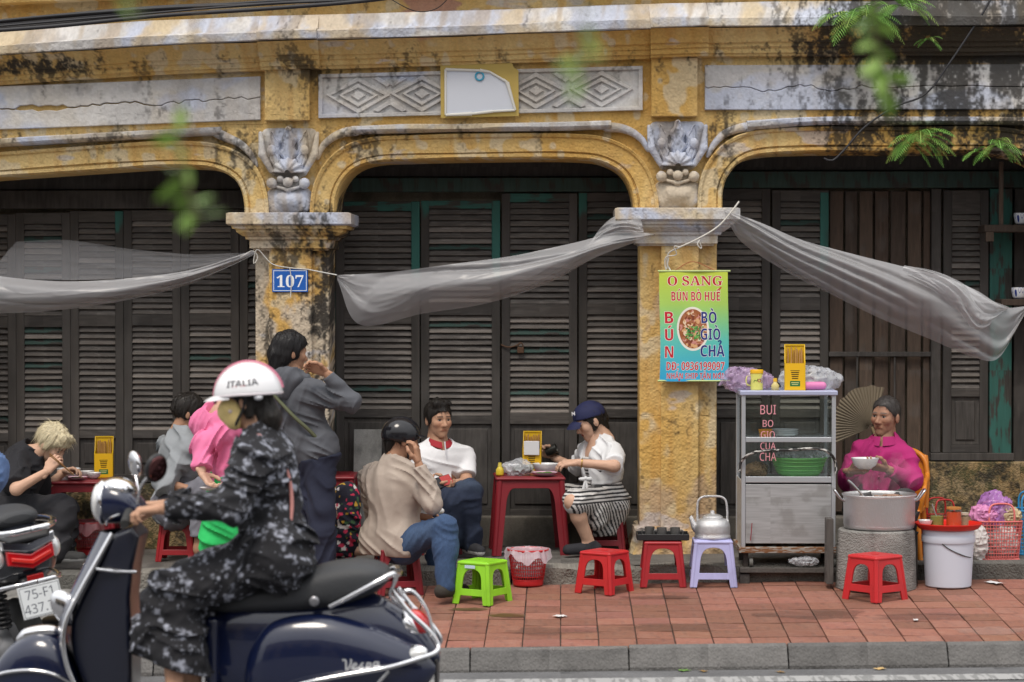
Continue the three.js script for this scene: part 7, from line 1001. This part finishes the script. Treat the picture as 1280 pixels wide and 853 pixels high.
// floral trousers: a seated person mostly hidden by the woman in grey
{
  const S = person('person in dark floral trousers sitting behind the woman in grey hoodie', { H: 0.93, b: 0.95, skin: SK.c, pel: [378, 645, 0.2], neck: [374, 566, 0.1], sy: 80, py: 78, head: [376, 540, 0.1], hy: 80, armr: [386, 612, 0.5, 408, 628, 0.3], arml: [384, 612, -0.6, 406, 628, -0.3], legr: [431, 622, 0.8, 430, 682, 0.1, 80], legl: [424, 626, -0.5, 416, 684, 0, 80] });
  hair(S, [{ a: V(0, -0.02, -0.09), b: V(0, -0.1, -0.085), ra: 0.05 }], BLK, { cap: 0.016 });
  const flo = (x, y, z) => { const a = noise(x * 36, y * 36, z * 36), b = noise(x * 31 + 9, y * 31, z * 31 + 4), c = noise(x * 40 + 20, y * 40 + 3, z * 40); return a > 0.7 ? [0.55, 0.03, 0.08] : b > 0.74 ? [0.66, 0.62, 0.6] : c > 0.76 ? [0.5, 0.3, 0.03] : a < 0.18 ? [0.05, 0.12, 0.05] : [0.012, 0.012, 0.025]; };
  trousers(S, flo, 0.03, { cell: 0.006, flare: 1.6 }); top_(S, 'shirt', cloth([0.03, 0.03, 0.05], 0.2), { e: 0.022, sleeve: 0.9, hem: -0.05 });
  stool(seatOf(378, 645, 0.2, 1), 0, null, 0, MDRED, 'dark red plastic stool under the person in floral trousers', 0.95, true);
}
// elderly seller
{
  const S = person('elderly woman in magenta jacket sitting behind the soup pot holding a bowl', { H: 0.98, b: 0.92, sw: 0.13, old: 1, skin: SK.d, hcell: 0.0036, pel: [1100, 638, 0.36], neck: [1104, 552, 0.25], sy: -14, py: -10, head: [1107, 521, 0.35], hs: 1.0, hy: -36, hp: 0, hr: -3, arml: [1141, 603, 0.5, 1108, 586, 1], armr: [1060, 602, 0.5, 1063, 589, 1], legl: [1130, 632, 1, 1126, 690, -0.3], legr: [1080, 632, 1, 1076, 690, -0.3], handl: { curl: 0.5, palm: V(-0.55, 0.75, -0.1), dir: V(-0.85, 0.15, 0.35) }, handr: { curl: 0.5, palm: V(0.55, 0.75, -0.1), dir: V(0.75, 0.05, 0.45) }, browC: [0.12, 0.1, 0.09] });
  hair(S, [{ a: V(0, 0.0, -0.1), ra: 0.045 }], [0.045, 0.04, 0.038], { cap: 0.006, rough: 0.006, slen: 0.8, line: 0.07, back: -0.03 });
  const mg = cloth([0.36, 0.012, 0.13], 0.16), band = (x, y, z) => { const c = mg(x, y, z), s = noise(x * 70, y * 70, z * 70); return s > 0.78 ? [c[0] * 1.5, c[1] * 3, c[2] * 1.5] : c; };
  top_(S, 'jacket', mg, { e: 0.022, sleeve: 1.82, sleeveR: 1.8, sl: 1.15, hem: -0.1, cell: 0.0065, fold: 0.018, freq: 11, neckUp: 0.004, flare: 0.015 });
  for (const q of [-1, 1]) mesh('collar', grid((u, v) => { const a = lerp(0.1, 2.4, u) * q, n = S.neck.clone().addScaledVector(S.up, 0.02); return n.clone().addScaledVector(S.fw, Math.cos(a) * (0.07 + v * 0.022) + 0.01).addScaledVector(S.sl, Math.sin(a) * (0.066 + v * 0.03)).addScaledVector(S.up, 0.014 - v * 0.04 * (1 + 0.4 * Math.cos(a))); }, 14, 5), mat([0.36, 0.012, 0.13], 0.85, { side: THREE.DoubleSide }), S.o);
  for (let i = 0; i < 4; i++) { const p = S.neck.clone().addScaledVector(S.up, -0.06 - i * 0.075).addScaledVector(S.fw, 0.105 + i * 0.012); mesh('button', ball(0.008, p.x, p.y, p.z, 1, 1, 0.6, 10), mat([0.25, 0.01, 0.09], 0.4), S.o); }
  trousers(S, cloth([0.03, 0.028, 0.03], 0.25), 0.03);
  const m = S.wrl.clone().add(S.wrr).multiplyScalar(0.5); bowl(V(W(1081.5, 580, m.z + 0.09).x, W(1081.5, 586.5, m.z + 0.09).y, m.z + 0.09), 0.083, 0.066, 'white bowl held in both hands by the elderly seller');
}

// ---------- the ridden scooter and its rider ----------
const ZS = 5.03, SS = FPX / (CAMZ - ZS);
const paint = phys([0.004, 0.008, 0.034], 0.28, { clearcoat: 1, clearcoatRoughness: 0.06, specularIntensity: 0.7 }), rubber = mat([0.02, 0.02, 0.02], 0.85), seatM = mat([0.03, 0.032, 0.036], 0.62, { bumpMap: gritBump, bumpScale: 0.001 }), darkP = phys([0.012, 0.012, 0.014], 0.45), engineM = phys([0.36, 0.36, 0.37], 0.45, { metalness: 0.7 });
const redLens = phys([0.55, 0.008, 0.012], 0.1, { clearcoat: 1 }), clearLens = phys([0.75, 0.75, 0.74], 0.12, { metalness: 0.3, clearcoat: 1 });
{
  const gx = W(300, 949, ZS).x, o = thing('motor_scooter', 'dark blue motor scooter with chrome trim ridden past the stall', 'scooter', [gx, roadY(gx), ZS], PI);
  const k = 1 / SS, X = (px) => (300 - px) * k, Y = (py) => (949 - py) * k, Q = (px, py, z) => V(X(px), Y(py), z), lo = (rows, n, st) => loftX(rows.map(([px, cy, hy, hz, e]) => [X(px), Y(cy), hy * k, hz, e]), st || 50, n || 40);
  mesh('rear_body', lo([[262, 815, 52, 0.05, 2.4], [285, 810, 60, 0.09, 2.6], [330, 812, 68, 0.11, 2.6], [400, 812, 72, 0.12, 2.4], [460, 806, 70, 0.115, 2.2], [505, 806, 50, 0.095, 2.2], [535, 812, 28, 0.07, 2], [552, 818, 6, 0.03, 2]]), paint, o);
  for (const s of [-1, 1]) {
    mesh('side_cowl', lo([[310, 842, 6, 0.01, 2], [318, 838, 34, 0.05, 2.2], [345, 826, 56, 0.085, 2.3], [400, 820, 60, 0.1, 2.3], [450, 822, 54, 0.1, 2.2], [495, 828, 42, 0.085, 2.1], [530, 830, 26, 0.055, 2], [548, 828, 4, 0.01, 2]], 44, 60).translate(0, 0, s * 0.105), paint, o);
    mesh('bumper_rail', tube([Q(352, 870, s * 0.2), Q(362, 852, s * 0.225), Q(380, 843, s * 0.23), Q(430, 832, s * 0.232), Q(490, 822, s * 0.215), Q(530, 812, s * 0.17), Q(549, 806, s * 0.12), Q(551, 800, s * 0.1), Q(540, 782, s * 0.1), Q(515, 758, s * 0.1), Q(502, 742, s * 0.1), Q(497, 735, s * 0.1)], 0.0105, 90, 10), MCHROME, o);
    mesh('rail_strut', bar(Q(470, 852, s * 0.2), Q(492, 826, s * 0.21), 0.008), MCHROME, o);
    const tl = mesh('turn_signal', ball(1, 0, 0, 0, 0.07, 0.032, 0.035, 20), clearLens, o); tl.position.copy(Q(520, 810, s * 0.125)); tl.rotation.set(0, s * 0.5, -0.25); const bz = mesh('signal_bezel', ball(1, 0, 0, 0, 0.085, 0.04, 0.028, 20), MCHROME, o); bz.position.copy(Q(517, 810, s * 0.115)); bz.rotation.copy(tl.rotation);
    mesh('grab_rail', tube([Q(417, 750, s * 0.135), Q(440, 738, s * 0.15), Q(478, 718, s * 0.145), Q(494, 710, s * 0.12), Q(500, 712, s * 0.06), Q(500, 713, 0)], 0.0125, 40, 10), MCHROME, o);
    mesh('rack_stay', tube([Q(497, 713, s * 0.09), Q(495, 724, s * 0.09), Q(491, 737, s * 0.085), Q(505, 752, s * 0.08)], 0.007, 20, 8), MCHROME, o);
  }
  mesh('seat', lo([[268, 752, 7, 0.07, 2.4], [285, 750, 12, 0.1, 2.6], [320, 744, 17, 0.125, 2.6], [365, 738, 22, 0.14, 2.6], [405, 729, 28, 0.145, 2.6], [440, 722, 27, 0.145, 2.6], [470, 717, 20, 0.135, 2.5], [486, 714, 10, 0.1, 2.3], [490, 714, 3, 0.06, 2]], 40, 60), seatM, o);
  mesh('seat_badge', ball(0.022, 0, 0, 0, 1, 1, 0.4, 16).translate(...Q(398, 743, -0.147).toArray()), phys([0.3, 0.3, 0.32], 0.3, { metalness: 0.8 }), o);
  mesh('tail_light', ball(1, 0, 0, 0, 0.05, 0.062, 0.075, 24).rotateZ(-0.55).translate(...Q(523, 775, 0).toArray()), redLens, o); mesh('tail_bezel', ball(1, 0, 0, 0, 0.045, 0.075, 0.085, 24).rotateZ(-0.55).translate(...Q(515, 777, 0).toArray()), MCHROME, o);
  mesh('tail_trim', tube([Q(503, 735, -0.05), Q(516, 733, -0.05), Q(532, 750, -0.05), Q(546, 790, -0.05)], 0.008, 30, 8), MCHROME, o);
  mesh('number_plate_holder', rbox(0.012, 0.2, 0.2, X(548), Y(848), 0, 0.004).rotateZ(0), darkP, o);
  mesh('maker_script', grid((u, v) => Q(432 + u * 52, 832 - v * 24 - u * 4, -0.2075 + 0.006 * Math.abs(u - 0.3)), 10, 2), phys([1, 1, 1], 0.25, { metalness: 0.6, transparent: true, alphaTest: 0.4, map: canvasTex(512, 256, (c, w, h) => { c.clearRect(0, 0, w, h); c.strokeStyle = '#d8dade'; c.lineWidth = 22; c.lineCap = 'round'; c.lineJoin = 'round'; const p = (a) => { c.beginPath(); c.moveTo(a[0], a[1]); for (let i = 2; i < a.length; i += 4) c.quadraticCurveTo(a[i], a[i + 1], a[i + 2], a[i + 3]); c.stroke(); }; p([30, 60, 70, 40, 70, 110, 66, 190, 80, 185, 140, 130, 130, 60]); p([130, 165, 215, 140, 190, 115, 150, 110, 150, 165, 160, 200, 225, 170]); p([225, 170, 265, 120, 275, 115, 240, 135, 270, 165, 290, 195, 235, 190]); p([305, 230, 320, 170, 330, 118]); p([322, 140, 375, 100, 370, 150, 345, 205, 315, 165]); p([465, 125, 400, 100, 405, 160, 420, 200, 460, 135, 455, 190, 490, 180]); }) }), o);
  // floor, leg shield, inner box
  mesh('floorboard', rbox(X(120) - X(300), 0.05, 0.34, (X(120) + X(300)) / 2, Y(880), 0, 0.02), paint, o); mesh('floor_mat', rbox(X(135) - X(290), 0.012, 0.3, (X(135) + X(290)) / 2, Y(871), 0, 0.005), rubber, o);
  const edge = new THREE.CatmullRomCurve3([Q(146, 660, 0), Q(128, 694, 0), Q(108, 732, 0), Q(92, 768, 0), Q(90, 795, 0), Q(98, 830, 0), Q(116, 862, 0), Q(140, 880, 0)]), hz = (v) => 0.13 + 0.09 * Math.sin(Math.min(1, v * 1.5) * PI / 2) - 0.05 * sstep(0.75, 1, v);
  const sh = (u, v, off) => { const p = edge.getPoint(v), a = (u - 0.5) * 2; return V(p.x + (1 - a * a) * 0.07 * (1 - v * 0.4) + off, p.y, a * hz(v)); };
  mesh('leg_shield', grid((u, v) => sh(u, v, 0), 30, 40), phys([0.004, 0.008, 0.034], 0.28, { clearcoat: 1, clearcoatRoughness: 0.06, side: THREE.DoubleSide }), o);
  for (const s of [0, 1]) mesh('shield_trim', tube([...Array(24)].map((_, i) => sh(s, i / 23, -0.002)), 0.011, 70, 8), MCHROME, o);
  { const pts = [...Array(20)].map((_, i) => { const q = edge.getPoint(i / 19); return new THREE.Vector2(q.x - 0.012, q.y); }), rt = [[150, 884], [168, 872], [170, 840], [170, 790], [168, 740], [172, 700], [180, 664], [170, 652]].map((q) => new THREE.Vector2(X(q[0]), Y(q[1]))); mesh('inner_panel', toCreasedNormals(new THREE.ExtrudeGeometry(new THREE.Shape([...pts, ...rt]), { depth: 0.2, bevelEnabled: true, bevelSize: 0.02, bevelThickness: 0.035, bevelOffset: -0.02, bevelSegments: 5 }).translate(0, 0, -0.1), 0.7), phys([0.006, 0.008, 0.02], 0.35, { clearcoat: 0.6, clearcoatRoughness: 0.2 }), o); }
  mesh('chrome_band', tube([Q(128, 703, -0.16), Q(150, 706, -0.15), Q(176, 708, -0.12)], 0.007, 16, 8), MCHROME, o);
  mesh('front_trim_piece', ball(1, 0, 0, 0, 0.055, 0.085, 0.03, 20).rotateZ(-0.6).translate(...Q(82, 757, -0.03).toArray()), MCHROME, o);
  // handlebar headset
  mesh('headset', lo([[116, 626, 8, 0.03, 2], [123, 625, 22, 0.08, 2], [138, 624, 27, 0.095, 2.2], [158, 626, 23, 0.1, 2.3], [176, 634, 15, 0.085, 2.2], [186, 638, 5, 0.04, 2]], 36, 36), paint, o);
  mesh('head_light', ball(1, 0, 0, 0, 0.035, 0.082, 0.082, 24).translate(...Q(124, 624, 0).toArray()), clearLens, o); mesh('light_ring', new THREE.TorusGeometry(0.083, 0.014, 12, 36).rotateY(PI / 2).translate(...Q(128, 624, 0).toArray()), MCHROME, o); mesh('headset_cap', ball(1, 0, 0, 0, 0.075, 0.045, 0.09, 20).rotateZ(0.25).translate(...Q(150, 606, 0).toArray()), MCHROME, o);
  for (const s of [-1, 1]) { mesh('grip', bar(Q(166, 634, s * 0.1), Q(174, 642, s * 0.36), 0.019, 0.018, 14), rubber, o); mesh('lever', tube([Q(155, 636, s * 0.12), Q(146, 640, s * 0.2), Q(150, 645, s * 0.32)], 0.006, 16, 6), MCHROME, o);
    mesh('mirror_stem', tube(s < 0 ? [Q(180, 622, -0.17), Q(186, 600, -0.2), Q(198, 585, -0.23)] : [Q(165, 622, 0.17), Q(160, 602, 0.2), Q(157, 592, 0.22)], 0.006, 16, 8), MCHROME, o);
    const m = new THREE.Group(); m.name = 'mirror'; o.add(m); m.position.copy(s < 0 ? Q(207, 576, -0.24) : Q(156, 582, 0.23)); m.rotation.set(0, s < 0 ? -0.75 : 0.55, s < 0 ? 0.2 : -0.15); mesh('mirror_shell', ball(1, 0, 0, 0, 0.022, 0.062, 0.055, 20), s < 0 ? darkP : MCHROME, m); mesh('mirror_glass', ball(1, -0.014, 0, 0, 0.01, 0.054, 0.047, 20), phys([0.12, 0.05, 0.05], 0.06, { metalness: 0.9 }), m); }
  // front fender and wheels
  mesh('front_fender', lo([[-12, 862, 6, 0.02, 2], [-4, 850, 26, 0.06, 2.2], [18, 842, 42, 0.085, 2.3], [48, 838, 50, 0.1, 2.3], [76, 842, 44, 0.1, 2.3], [98, 856, 26, 0.08, 2.2], [106, 866, 6, 0.03, 2]], 44, 50), paint, o);
  mesh('fender_crest', lo([[18, 799, 4, 0.012, 2], [28, 793, 9, 0.03, 2.2], [48, 788, 9, 0.035, 2.2], [66, 787, 7, 0.03, 2.2], [74, 790, 3, 0.01, 2]], 20, 16), MCHROME, o);
  mesh('fender_bead', tube([Q(-10, 842, -0.07), Q(12, 835, -0.09), Q(45, 832, -0.104), Q(75, 838, -0.104), Q(98, 852, -0.085)], 0.0075, 30, 8), MCHROME, o);
  for (const px of [62, 458]) { const w = new THREE.Group(); w.name = 'wheel'; o.add(w); w.position.set(X(px), 0.215, 0); mesh('tyre', new THREE.TorusGeometry(0.165, 0.05, 14, 40), rubber, w); mesh('rim', cyl(0.12, 0.12, 0.06, 0, 0, 0, 30).rotateX(PI / 2), engineM, w); }
  mesh('engine_case', rbox(0.42, 0.16, 0.14, X(420), Y(900), -0.09, 0.05, 4), engineM, o); mesh('under_seat_frame', rbox(0.06, 0.34, 0.2, X(268), Y(815), 0, 0.025, 3), paint, o);
  o.userData.place = null; delete o.userData.place;

  // rider
  const splash = (x, y, z) => { const n = fbm(x * 34, y * 34, z * 34, 3), m = fbm(x * 78 + 7, y * 78, z * 78, 3), q = noise(x * 9, y * 9, z * 9), s = noise(x * 120, y * 120, z * 120); const a = sstep(0.53, 0.68, n * 0.6 + m * 0.28 + q * 0.12) * (0.35 + 0.65 * m) + (s > 0.82 && m > 0.5 ? 0.5 : 0); return mix3([0.009, 0.009, 0.012], [0.40, 0.42, 0.5], clamp(a)); };
  const S = person('rider in black and white floral dress, white helmet and yellow face mask', { H: 1.03, b: 1.0, tor: 1.08, skin: SK.a, mask: 1, pel: [345, 691, ZS], neck: [324, 542, 0.1], sy: -96, py: -94, head: [301, 493, 0.1], hy: -94, hp: 6, hunch: 0, arml: [288, 634, 0.5, 190, 637, 0.3, 1.16], armr: [288, 628, -0.6, 186, 632, -0.3, 1.16], legl: [205, 746, 0.6, 218, 866, 0.1, -92, -0.02], legr: [216, 746, -0.6, 242, 868, -0.1, -92, -0.02], handl: { curl: [0.75, 0.8, 0.85, 0.9], palm: V(-0.2, -0.95, 0), dir: V(-0.92, -0.05, 0.2) }, handr: { curl: 0.8, palm: V(0, -1, 0), dir: V(-0.9, 0, -0.2) } });
  const [kl, kr] = [S.knl, S.knr], hemY = W(220, 824, ZS).y;
  garment(S.o, 'skirt', [...grow(S.T.slice(0, 2), 0.03), { a: S.hpl, b: kl, ra: 0.112, rb: 0.078, k: 0.06 }, { a: S.hpr, b: kr, ra: 0.112, rb: 0.078, k: 0.06 }, { a: S.pel, b: kl.clone().lerp(kr, 0.5), ra: 0.1, rb: 0.074, k: 0.06 }, { a: kl.clone(), b: V(kl.x + 0.02, hemY - 0.06, kl.z), ra: 0.085, rb: 0.115, k: 0.05 }, { a: kr.clone().add(V(0.03, 0, 0)), b: V(kr.x + 0.08, hemY - 0.06, kr.z), ra: 0.085, rb: 0.1, k: 0.05 }, { a: kl.clone().add(V(-0.05, -0.02, 0)), b: V(kl.x - 0.1, hemY + 0.1, kl.z), ra: 0.075, rb: 0.075, k: 0.05 }, { a: S.pel.clone().add(V(0.03, 0.02, 0.05)), b: S.pel.clone().add(V(0.04, -0.05, 0.1)), ra: 0.13, rb: 0.1, k: 0.05 }], { cell: 0.0058, fold: 0.024, freq: 10, colour: splash, cuts: [[V(0, hemY, 0), V(-0.3, -1, 0).normalize().multiplyScalar(1)].map((v, i) => i ? v : V(kl.x, hemY, kl.z)), [S.pel.clone().addScaledVector(S.up, 0.12), S.up, 0.24]] });
  top_(S, 'dress_top', splash, { e: 0.026, sleeve: 1.94, sl: 1.0, hem: -0.05, cell: 0.0058, fold: 0.02, freq: 11, neckUp: 0.0, flare: 0.01 });
  for (const q of ['l', 'r']) shoe(S, q, [0.03, 0.03, 0.035]);
  hair(S, [{ a: V(0, -0.03, -0.08), b: V(0, -0.085, -0.1), ra: 0.05, rb: 0.055 }, { a: V(0, -0.085, -0.1), b: V(0, -0.13, -0.11), ra: 0.05, rb: 0.025 }, { a: V(0.06, -0.0, -0.02), b: V(0.062, -0.06, -0.03), ra: 0.028, rb: 0.016 }], BLK, { cap: 0.01 });
  const hw = phys([0.72, 0.72, 0.74], 0.16, { clearcoat: 0.6 }), hf = (x, y, z) => smax(E(0, 0.02, -0.022, 0.13, 0.148, 0.152)(x, y, z), 0.028 - (z < 0 ? -z * 0.06 : z * 0.02) - y, 0.008);
  mesh('helmet', nets(hf, V(-0.14, 0.0, -0.18), V(0.14, 0.18, 0.14), 0.0065).applyMatrix4(S.hm), hw, S.o);
  mesh('helmet_edge', tube([...Array(40)].map((_, i) => { const a = i / 40 * 2 * PI, z = Math.cos(a) * 0.149 - 0.022; return V(Math.sin(a) * 0.128, 0.03 - (z < 0 ? -z * 0.06 : 0), z); }), 0.006, 80, 6, true).applyMatrix4(S.hm), phys([0.6, 0.55, 0.58], 0.3), S.o);
  mesh('helmet_visor', grid((u, v) => { const a = lerp(-1.25, 1.25, u); return V(Math.sin(a) * 0.122, 0.036 - 0.022 * v * v, -0.02 + Math.cos(a) * (0.135 + v * 0.062)); }, 24, 6).applyMatrix4(S.hm), phys([0.72, 0.72, 0.74], 0.18, { side: THREE.DoubleSide }), S.o);
  mesh('helmet_lettering', grid((u, v) => { const a = lerp(1.0, 2.15, 1 - u) , y = lerp(0.058, 0.105, v), r = Math.sqrt(Math.max(0, 1 - ((y - 0.02) / 0.148) ** 2)); return V(Math.sin(a) * 0.1312 * r, y, -0.022 + Math.cos(a) * 0.1535 * r); }, 20, 6, (u, v) => [1 - u, v]).applyMatrix4(S.hm), mat([1, 1, 1], 0.4, { transparent: true, alphaTest: 0.4, map: canvasTex(512, 160, (c, w, h) => { c.clearRect(0, 0, w, h); c.font = 'bold 130px sans-serif'; c.textAlign = 'center'; c.textBaseline = 'middle'; c.fillStyle = '#33343c'; c.save(); c.translate(w / 2, h / 2 + 8); c.scale(1.1, 1); c.fillText('ITALIA', 0, 0); c.globalCompositeOperation = 'source-atop'; c.fillStyle = '#b3434c'; c.fillRect(-120, 34, 160, 14); c.restore(); }) }), S.o);
  mesh('helmet_stripe', tube([...Array(26)].map((_, i) => { const a = lerp(-0.15, 3.0, i / 25); return V(-0.012, 0.02 + Math.sin(a) * 0.1495, -0.022 + Math.cos(a) * 0.1535); }), 0.007, 50, 6).applyMatrix4(S.hm), phys([0.55, 0.16, 0.24], 0.3), S.o);
  mesh('helmet_buckle', ball(1, 0, 0, 0, 0.02, 0.014, 0.02, 12).translate(0.1, 0.012, -0.085).applyMatrix4(S.hm), mat([0.75, 0.76, 0.8], 0.4), S.o);
  mesh('chin_strap', tube([[0.092, 0.03, -0.03], [0.08, -0.03, -0.01], [0.06, -0.09, 0.03], [0, -0.118, 0.05], [-0.06, -0.09, 0.03], [-0.092, 0.03, -0.03]], 0.007, 40, 6).applyMatrix4(S.hm), mat([0.02, 0.02, 0.022], 0.8), S.o);
  const mf = (x, y, z) => { let d = smin(FA(x, y, z), cheek(x, y, z), 0.02) - 0.014; d = smin(d, Math.hypot(x, y + 0.04, z - 0.09) - 0.027, 0.04); return smax(smax(smax(d, y - 0.012 - Math.abs(x) * 0.1, 0.004), -0.12 - y, 0.006), 0.0 - z + Math.abs(y + 0.04) * 0.3, 0.004) + 0.002 * Math.abs(noise(x * 60, y * 60, z * 60) - 0.5); };
  mesh('face_mask', nets(mf, V(-0.11, -0.15, -0.02), V(0.11, 0.04, 0.16), 0.0046, cloth([0.74, 0.57, 0.24], 0.12)).applyMatrix4(S.hm), MCLOTH, S.o); mesh('mask_badge', ball(1, 0, 0, 0, 0.008, 0.012, 0.012, 12).translate(0.07, -0.035, 0.05).applyMatrix4(S.hm), mat([0.62, 0.5, 0.5], 0.7), S.o);
  const bk = (f, u, l) => S.chest.clone().addScaledVector(S.fw, f).addScaledVector(S.up, u).addScaledVector(S.sl, l); mesh('bag_strap', tube([bk(0.04, 0.15, 0.1), bk(-0.02, 0.165, 0.1), bk(-0.085, 0.1, 0.1), bk(-0.118, 0.0, 0.085), bk(-0.118, -0.12, 0.085), bk(-0.1, -0.22, 0.11)], 0.0085, 40, 6), mat([0.5, 0.22, 0.2], 0.8), S.o);
}

// ---------- the parked scooter by the kerb ----------
{
  const p = W(40, 690, 3.25), o = thing('motor_scooter', 'black parked scooter with red tail light and number plate 75-F1 437.75', 'scooter', [p.x - 0.02, roadY(p.x), 3.35], R(122)), blk = phys([0.012, 0.014, 0.02], 0.25, { clearcoat: 1, clearcoatRoughness: 0.05 });
  o.rotation.order = 'YXZ'; o.rotation.x = -0.17; o.scale.setScalar(1.1);
  // local: x forward, y up, z to its own right; it leans on its side stand with the tail to the street
  mesh('rear_body', loftX([[-0.42, 0.69, 0.02, 0.03, 2], [-0.39, 0.685, 0.09, 0.11, 2.4], [-0.3, 0.68, 0.135, 0.155, 2.5], [-0.1, 0.66, 0.16, 0.17, 2.5], [0.15, 0.62, 0.17, 0.16, 2.5], [0.35, 0.58, 0.14, 0.12, 2.4], [0.42, 0.56, 0.06, 0.08, 2]], 50, 40), blk, o);
  mesh('seat', loftX([[-0.32, 0.845, 0.015, 0.06, 2], [-0.28, 0.84, 0.04, 0.11, 2.4], [-0.1, 0.83, 0.055, 0.135, 2.6], [0.15, 0.8, 0.05, 0.135, 2.6], [0.4, 0.77, 0.045, 0.11, 2.5], [0.46, 0.765, 0.015, 0.07, 2]], 40, 36), seatM, o);
  for (const s of [-1, 1]) { mesh('grab_rail', tube([[0.02, 0.79, s * 0.155], [-0.2, 0.805, s * 0.165], [-0.38, 0.81, s * 0.14], [-0.46, 0.81, s * 0.08], [-0.47, 0.81, 0]], 0.014, 40, 10), MCHROME, o); mesh('body_trim', tube([[0.2, 0.6, s * 0.165], [-0.1, 0.565, s * 0.178], [-0.3, 0.56, s * 0.155], [-0.41, 0.575, s * 0.1], [-0.44, 0.58, 0]], 0.01, 40, 8), MCHROME, o); const tsg = mesh('turn_signal', ball(1, 0, 0, 0, 0.045, 0.05, 0.035, 16), clearLens, o); tsg.position.set(-0.35, 0.7, s * 0.125); }
  const chev = (w, h, t, y) => { const sh = new THREE.Shape([[-w, h], [0, 0], [w, h], [w, h + t], [0, t], [-w, h + t]].map((q) => new THREE.Vector2(...q))); return new THREE.ExtrudeGeometry(sh, { depth: 0.02, bevelEnabled: true, bevelSize: 0.005, bevelThickness: 0.005, bevelSegments: 2 }).rotateY(-PI / 2).translate(-0.4, y, 0); };
  mesh('tail_light', chev(0.1, 0.032, 0.052, 0.64), redLens, o); mesh('tail_light_chevron', chev(0.085, 0.027, 0.01, 0.66).translate(-0.012, 0, 0), phys([0.75, 0.03, 0.02], 0.15, { clearcoat: 1 }), o); mesh('chrome_chevron', chev(0.115, 0.03, 0.03, 0.712).translate(0.005, 0, 0), MCHROME, o); mesh('tail_shelf', loftX([[-0.44, 0.765, 0.008, 0.09, 2.5], [-0.36, 0.785, 0.014, 0.12, 2.5], [-0.24, 0.795, 0.016, 0.1, 2.5]], 12, 24), darkP, o);
  mesh('mudguard', rbox(0.05, 0.16, 0.13, -0.4, 0.52, 0, 0.02, 3).rotateZ(0), darkP, o); mesh('reflector', rbox(0.01, 0.03, 0.075, -0.432, 0.595, 0, 0.004), phys([0.3, 0.01, 0.01], 0.2), o);
  const np = mesh('number_plate', rbox(0.006, 0.14, 0.19, 0, 0, 0, 0.003), mat([0.6, 0.62, 0.64], 0.5), o); np.position.set(-0.46, 0.5, 0); np.rotation.z = -0.22;
  mesh('plate_lettering', new THREE.PlaneGeometry(0.184, 0.134).rotateY(-PI / 2).translate(-0.0045, 0, 0), mat([1, 1, 1], 0.5, { map: canvasTex(368, 268, (c, w, h) => { c.fillStyle = '#cfd2d4'; c.fillRect(0, 0, w, h); c.strokeStyle = '#50545a'; c.lineWidth = 5; c.strokeRect(8, 8, w - 16, h - 16); c.fillStyle = '#4a4e58'; c.textAlign = 'center'; c.textBaseline = 'middle'; c.font = '112px sans-serif'; c.fillText('75-F1', w / 2, 74); c.fillText('437.75', w / 2, 196); }) }), np);
  const w = new THREE.Group(); w.name = 'wheel'; o.add(w); w.position.set(-0.12, 0.235, 0); mesh('tyre', new THREE.TorusGeometry(0.18, 0.055, 14, 40), rubber, w); mesh('rim', cyl(0.13, 0.13, 0.05, 0, 0, 0, 28).rotateX(PI / 2), engineM, w); const w2 = w.clone(); o.add(w2); w2.position.x = 1.18;
  mesh('engine_case', rbox(0.44, 0.17, 0.12, -0.02, 0.27, -0.15, 0.06, 5), engineM, o); mesh('engine_cover', cyl(0.085, 0.085, 0.14, 0, 0, 0, 28).rotateX(PI / 2).translate(-0.16, 0.27, -0.15), engineM, o); mesh('shock_absorber', merge([...Array(9)].map((_, i) => new THREE.TorusGeometry(0.028, 0.007, 6, 18).rotateX(PI / 2).translate(-0.24, 0.38 + i * 0.022, -0.11))), darkP, o); mesh('silencer', new THREE.CapsuleGeometry(0.06, 0.28, 8, 20).rotateZ(PI / 2 - 0.15).translate(-0.18, 0.3, 0.16), darkP, o);
  mesh('floorboard', rbox(0.45, 0.06, 0.36, 0.62, 0.3, 0, 0.02), blk, o); mesh('leg_shield', grid((u, v) => V(0.86 + 0.14 * v + 0.05 * (1 - (2 * u - 1) ** 2), 0.3 + v * 0.58, (u - 0.5) * 0.44), 16, 12), phys([0.012, 0.014, 0.02], 0.25, { clearcoat: 1, side: THREE.DoubleSide }), o); mesh('handlebar', merge([bar(V(0.96, 1.0, -0.34), V(0.96, 1.0, 0.34), 0.02), ball(0.09, 0.98, 0.97, 0, 1, 0.8, 1.2), bar(V(1.0, 0.5, 0), V(0.95, 0.98, 0), 0.04)]), darkP, o);
  // its rider, all but outside the picture
  const S = person('person in dark jacket and blue jeans astride the parked scooter', { H: 1.0, b: 1.0, skin: SK.b, pel: [-44, 592, 3.0], neck: [-66, 476, 0.1], sy: -140, py: -140, head: [-70, 434, 0.1], hy: -140, arml: [-110, 540, -0.3, -145, 570, -0.5], armr: [-80, 545, 0.3, -125, 575, 0.3], legl: [-130, 610, -0.4, -120, 720, 0.2], legr: [-95, 625, 0.6, -90, 740, 0.2] });
  hair(S, [], BLK, {}); trousers(S, cloth([0.10, 0.17, 0.34], 0.3), 0.024, { waist: 0.06 }); top_(S, 'jacket', cloth([0.02, 0.024, 0.05], 0.2), { e: 0.026, hem: 0.03 }); for (const q of ['l', 'r']) shoe(S, q, [0.03, 0.03, 0.03]);
}
renderer.render(scene, camera);
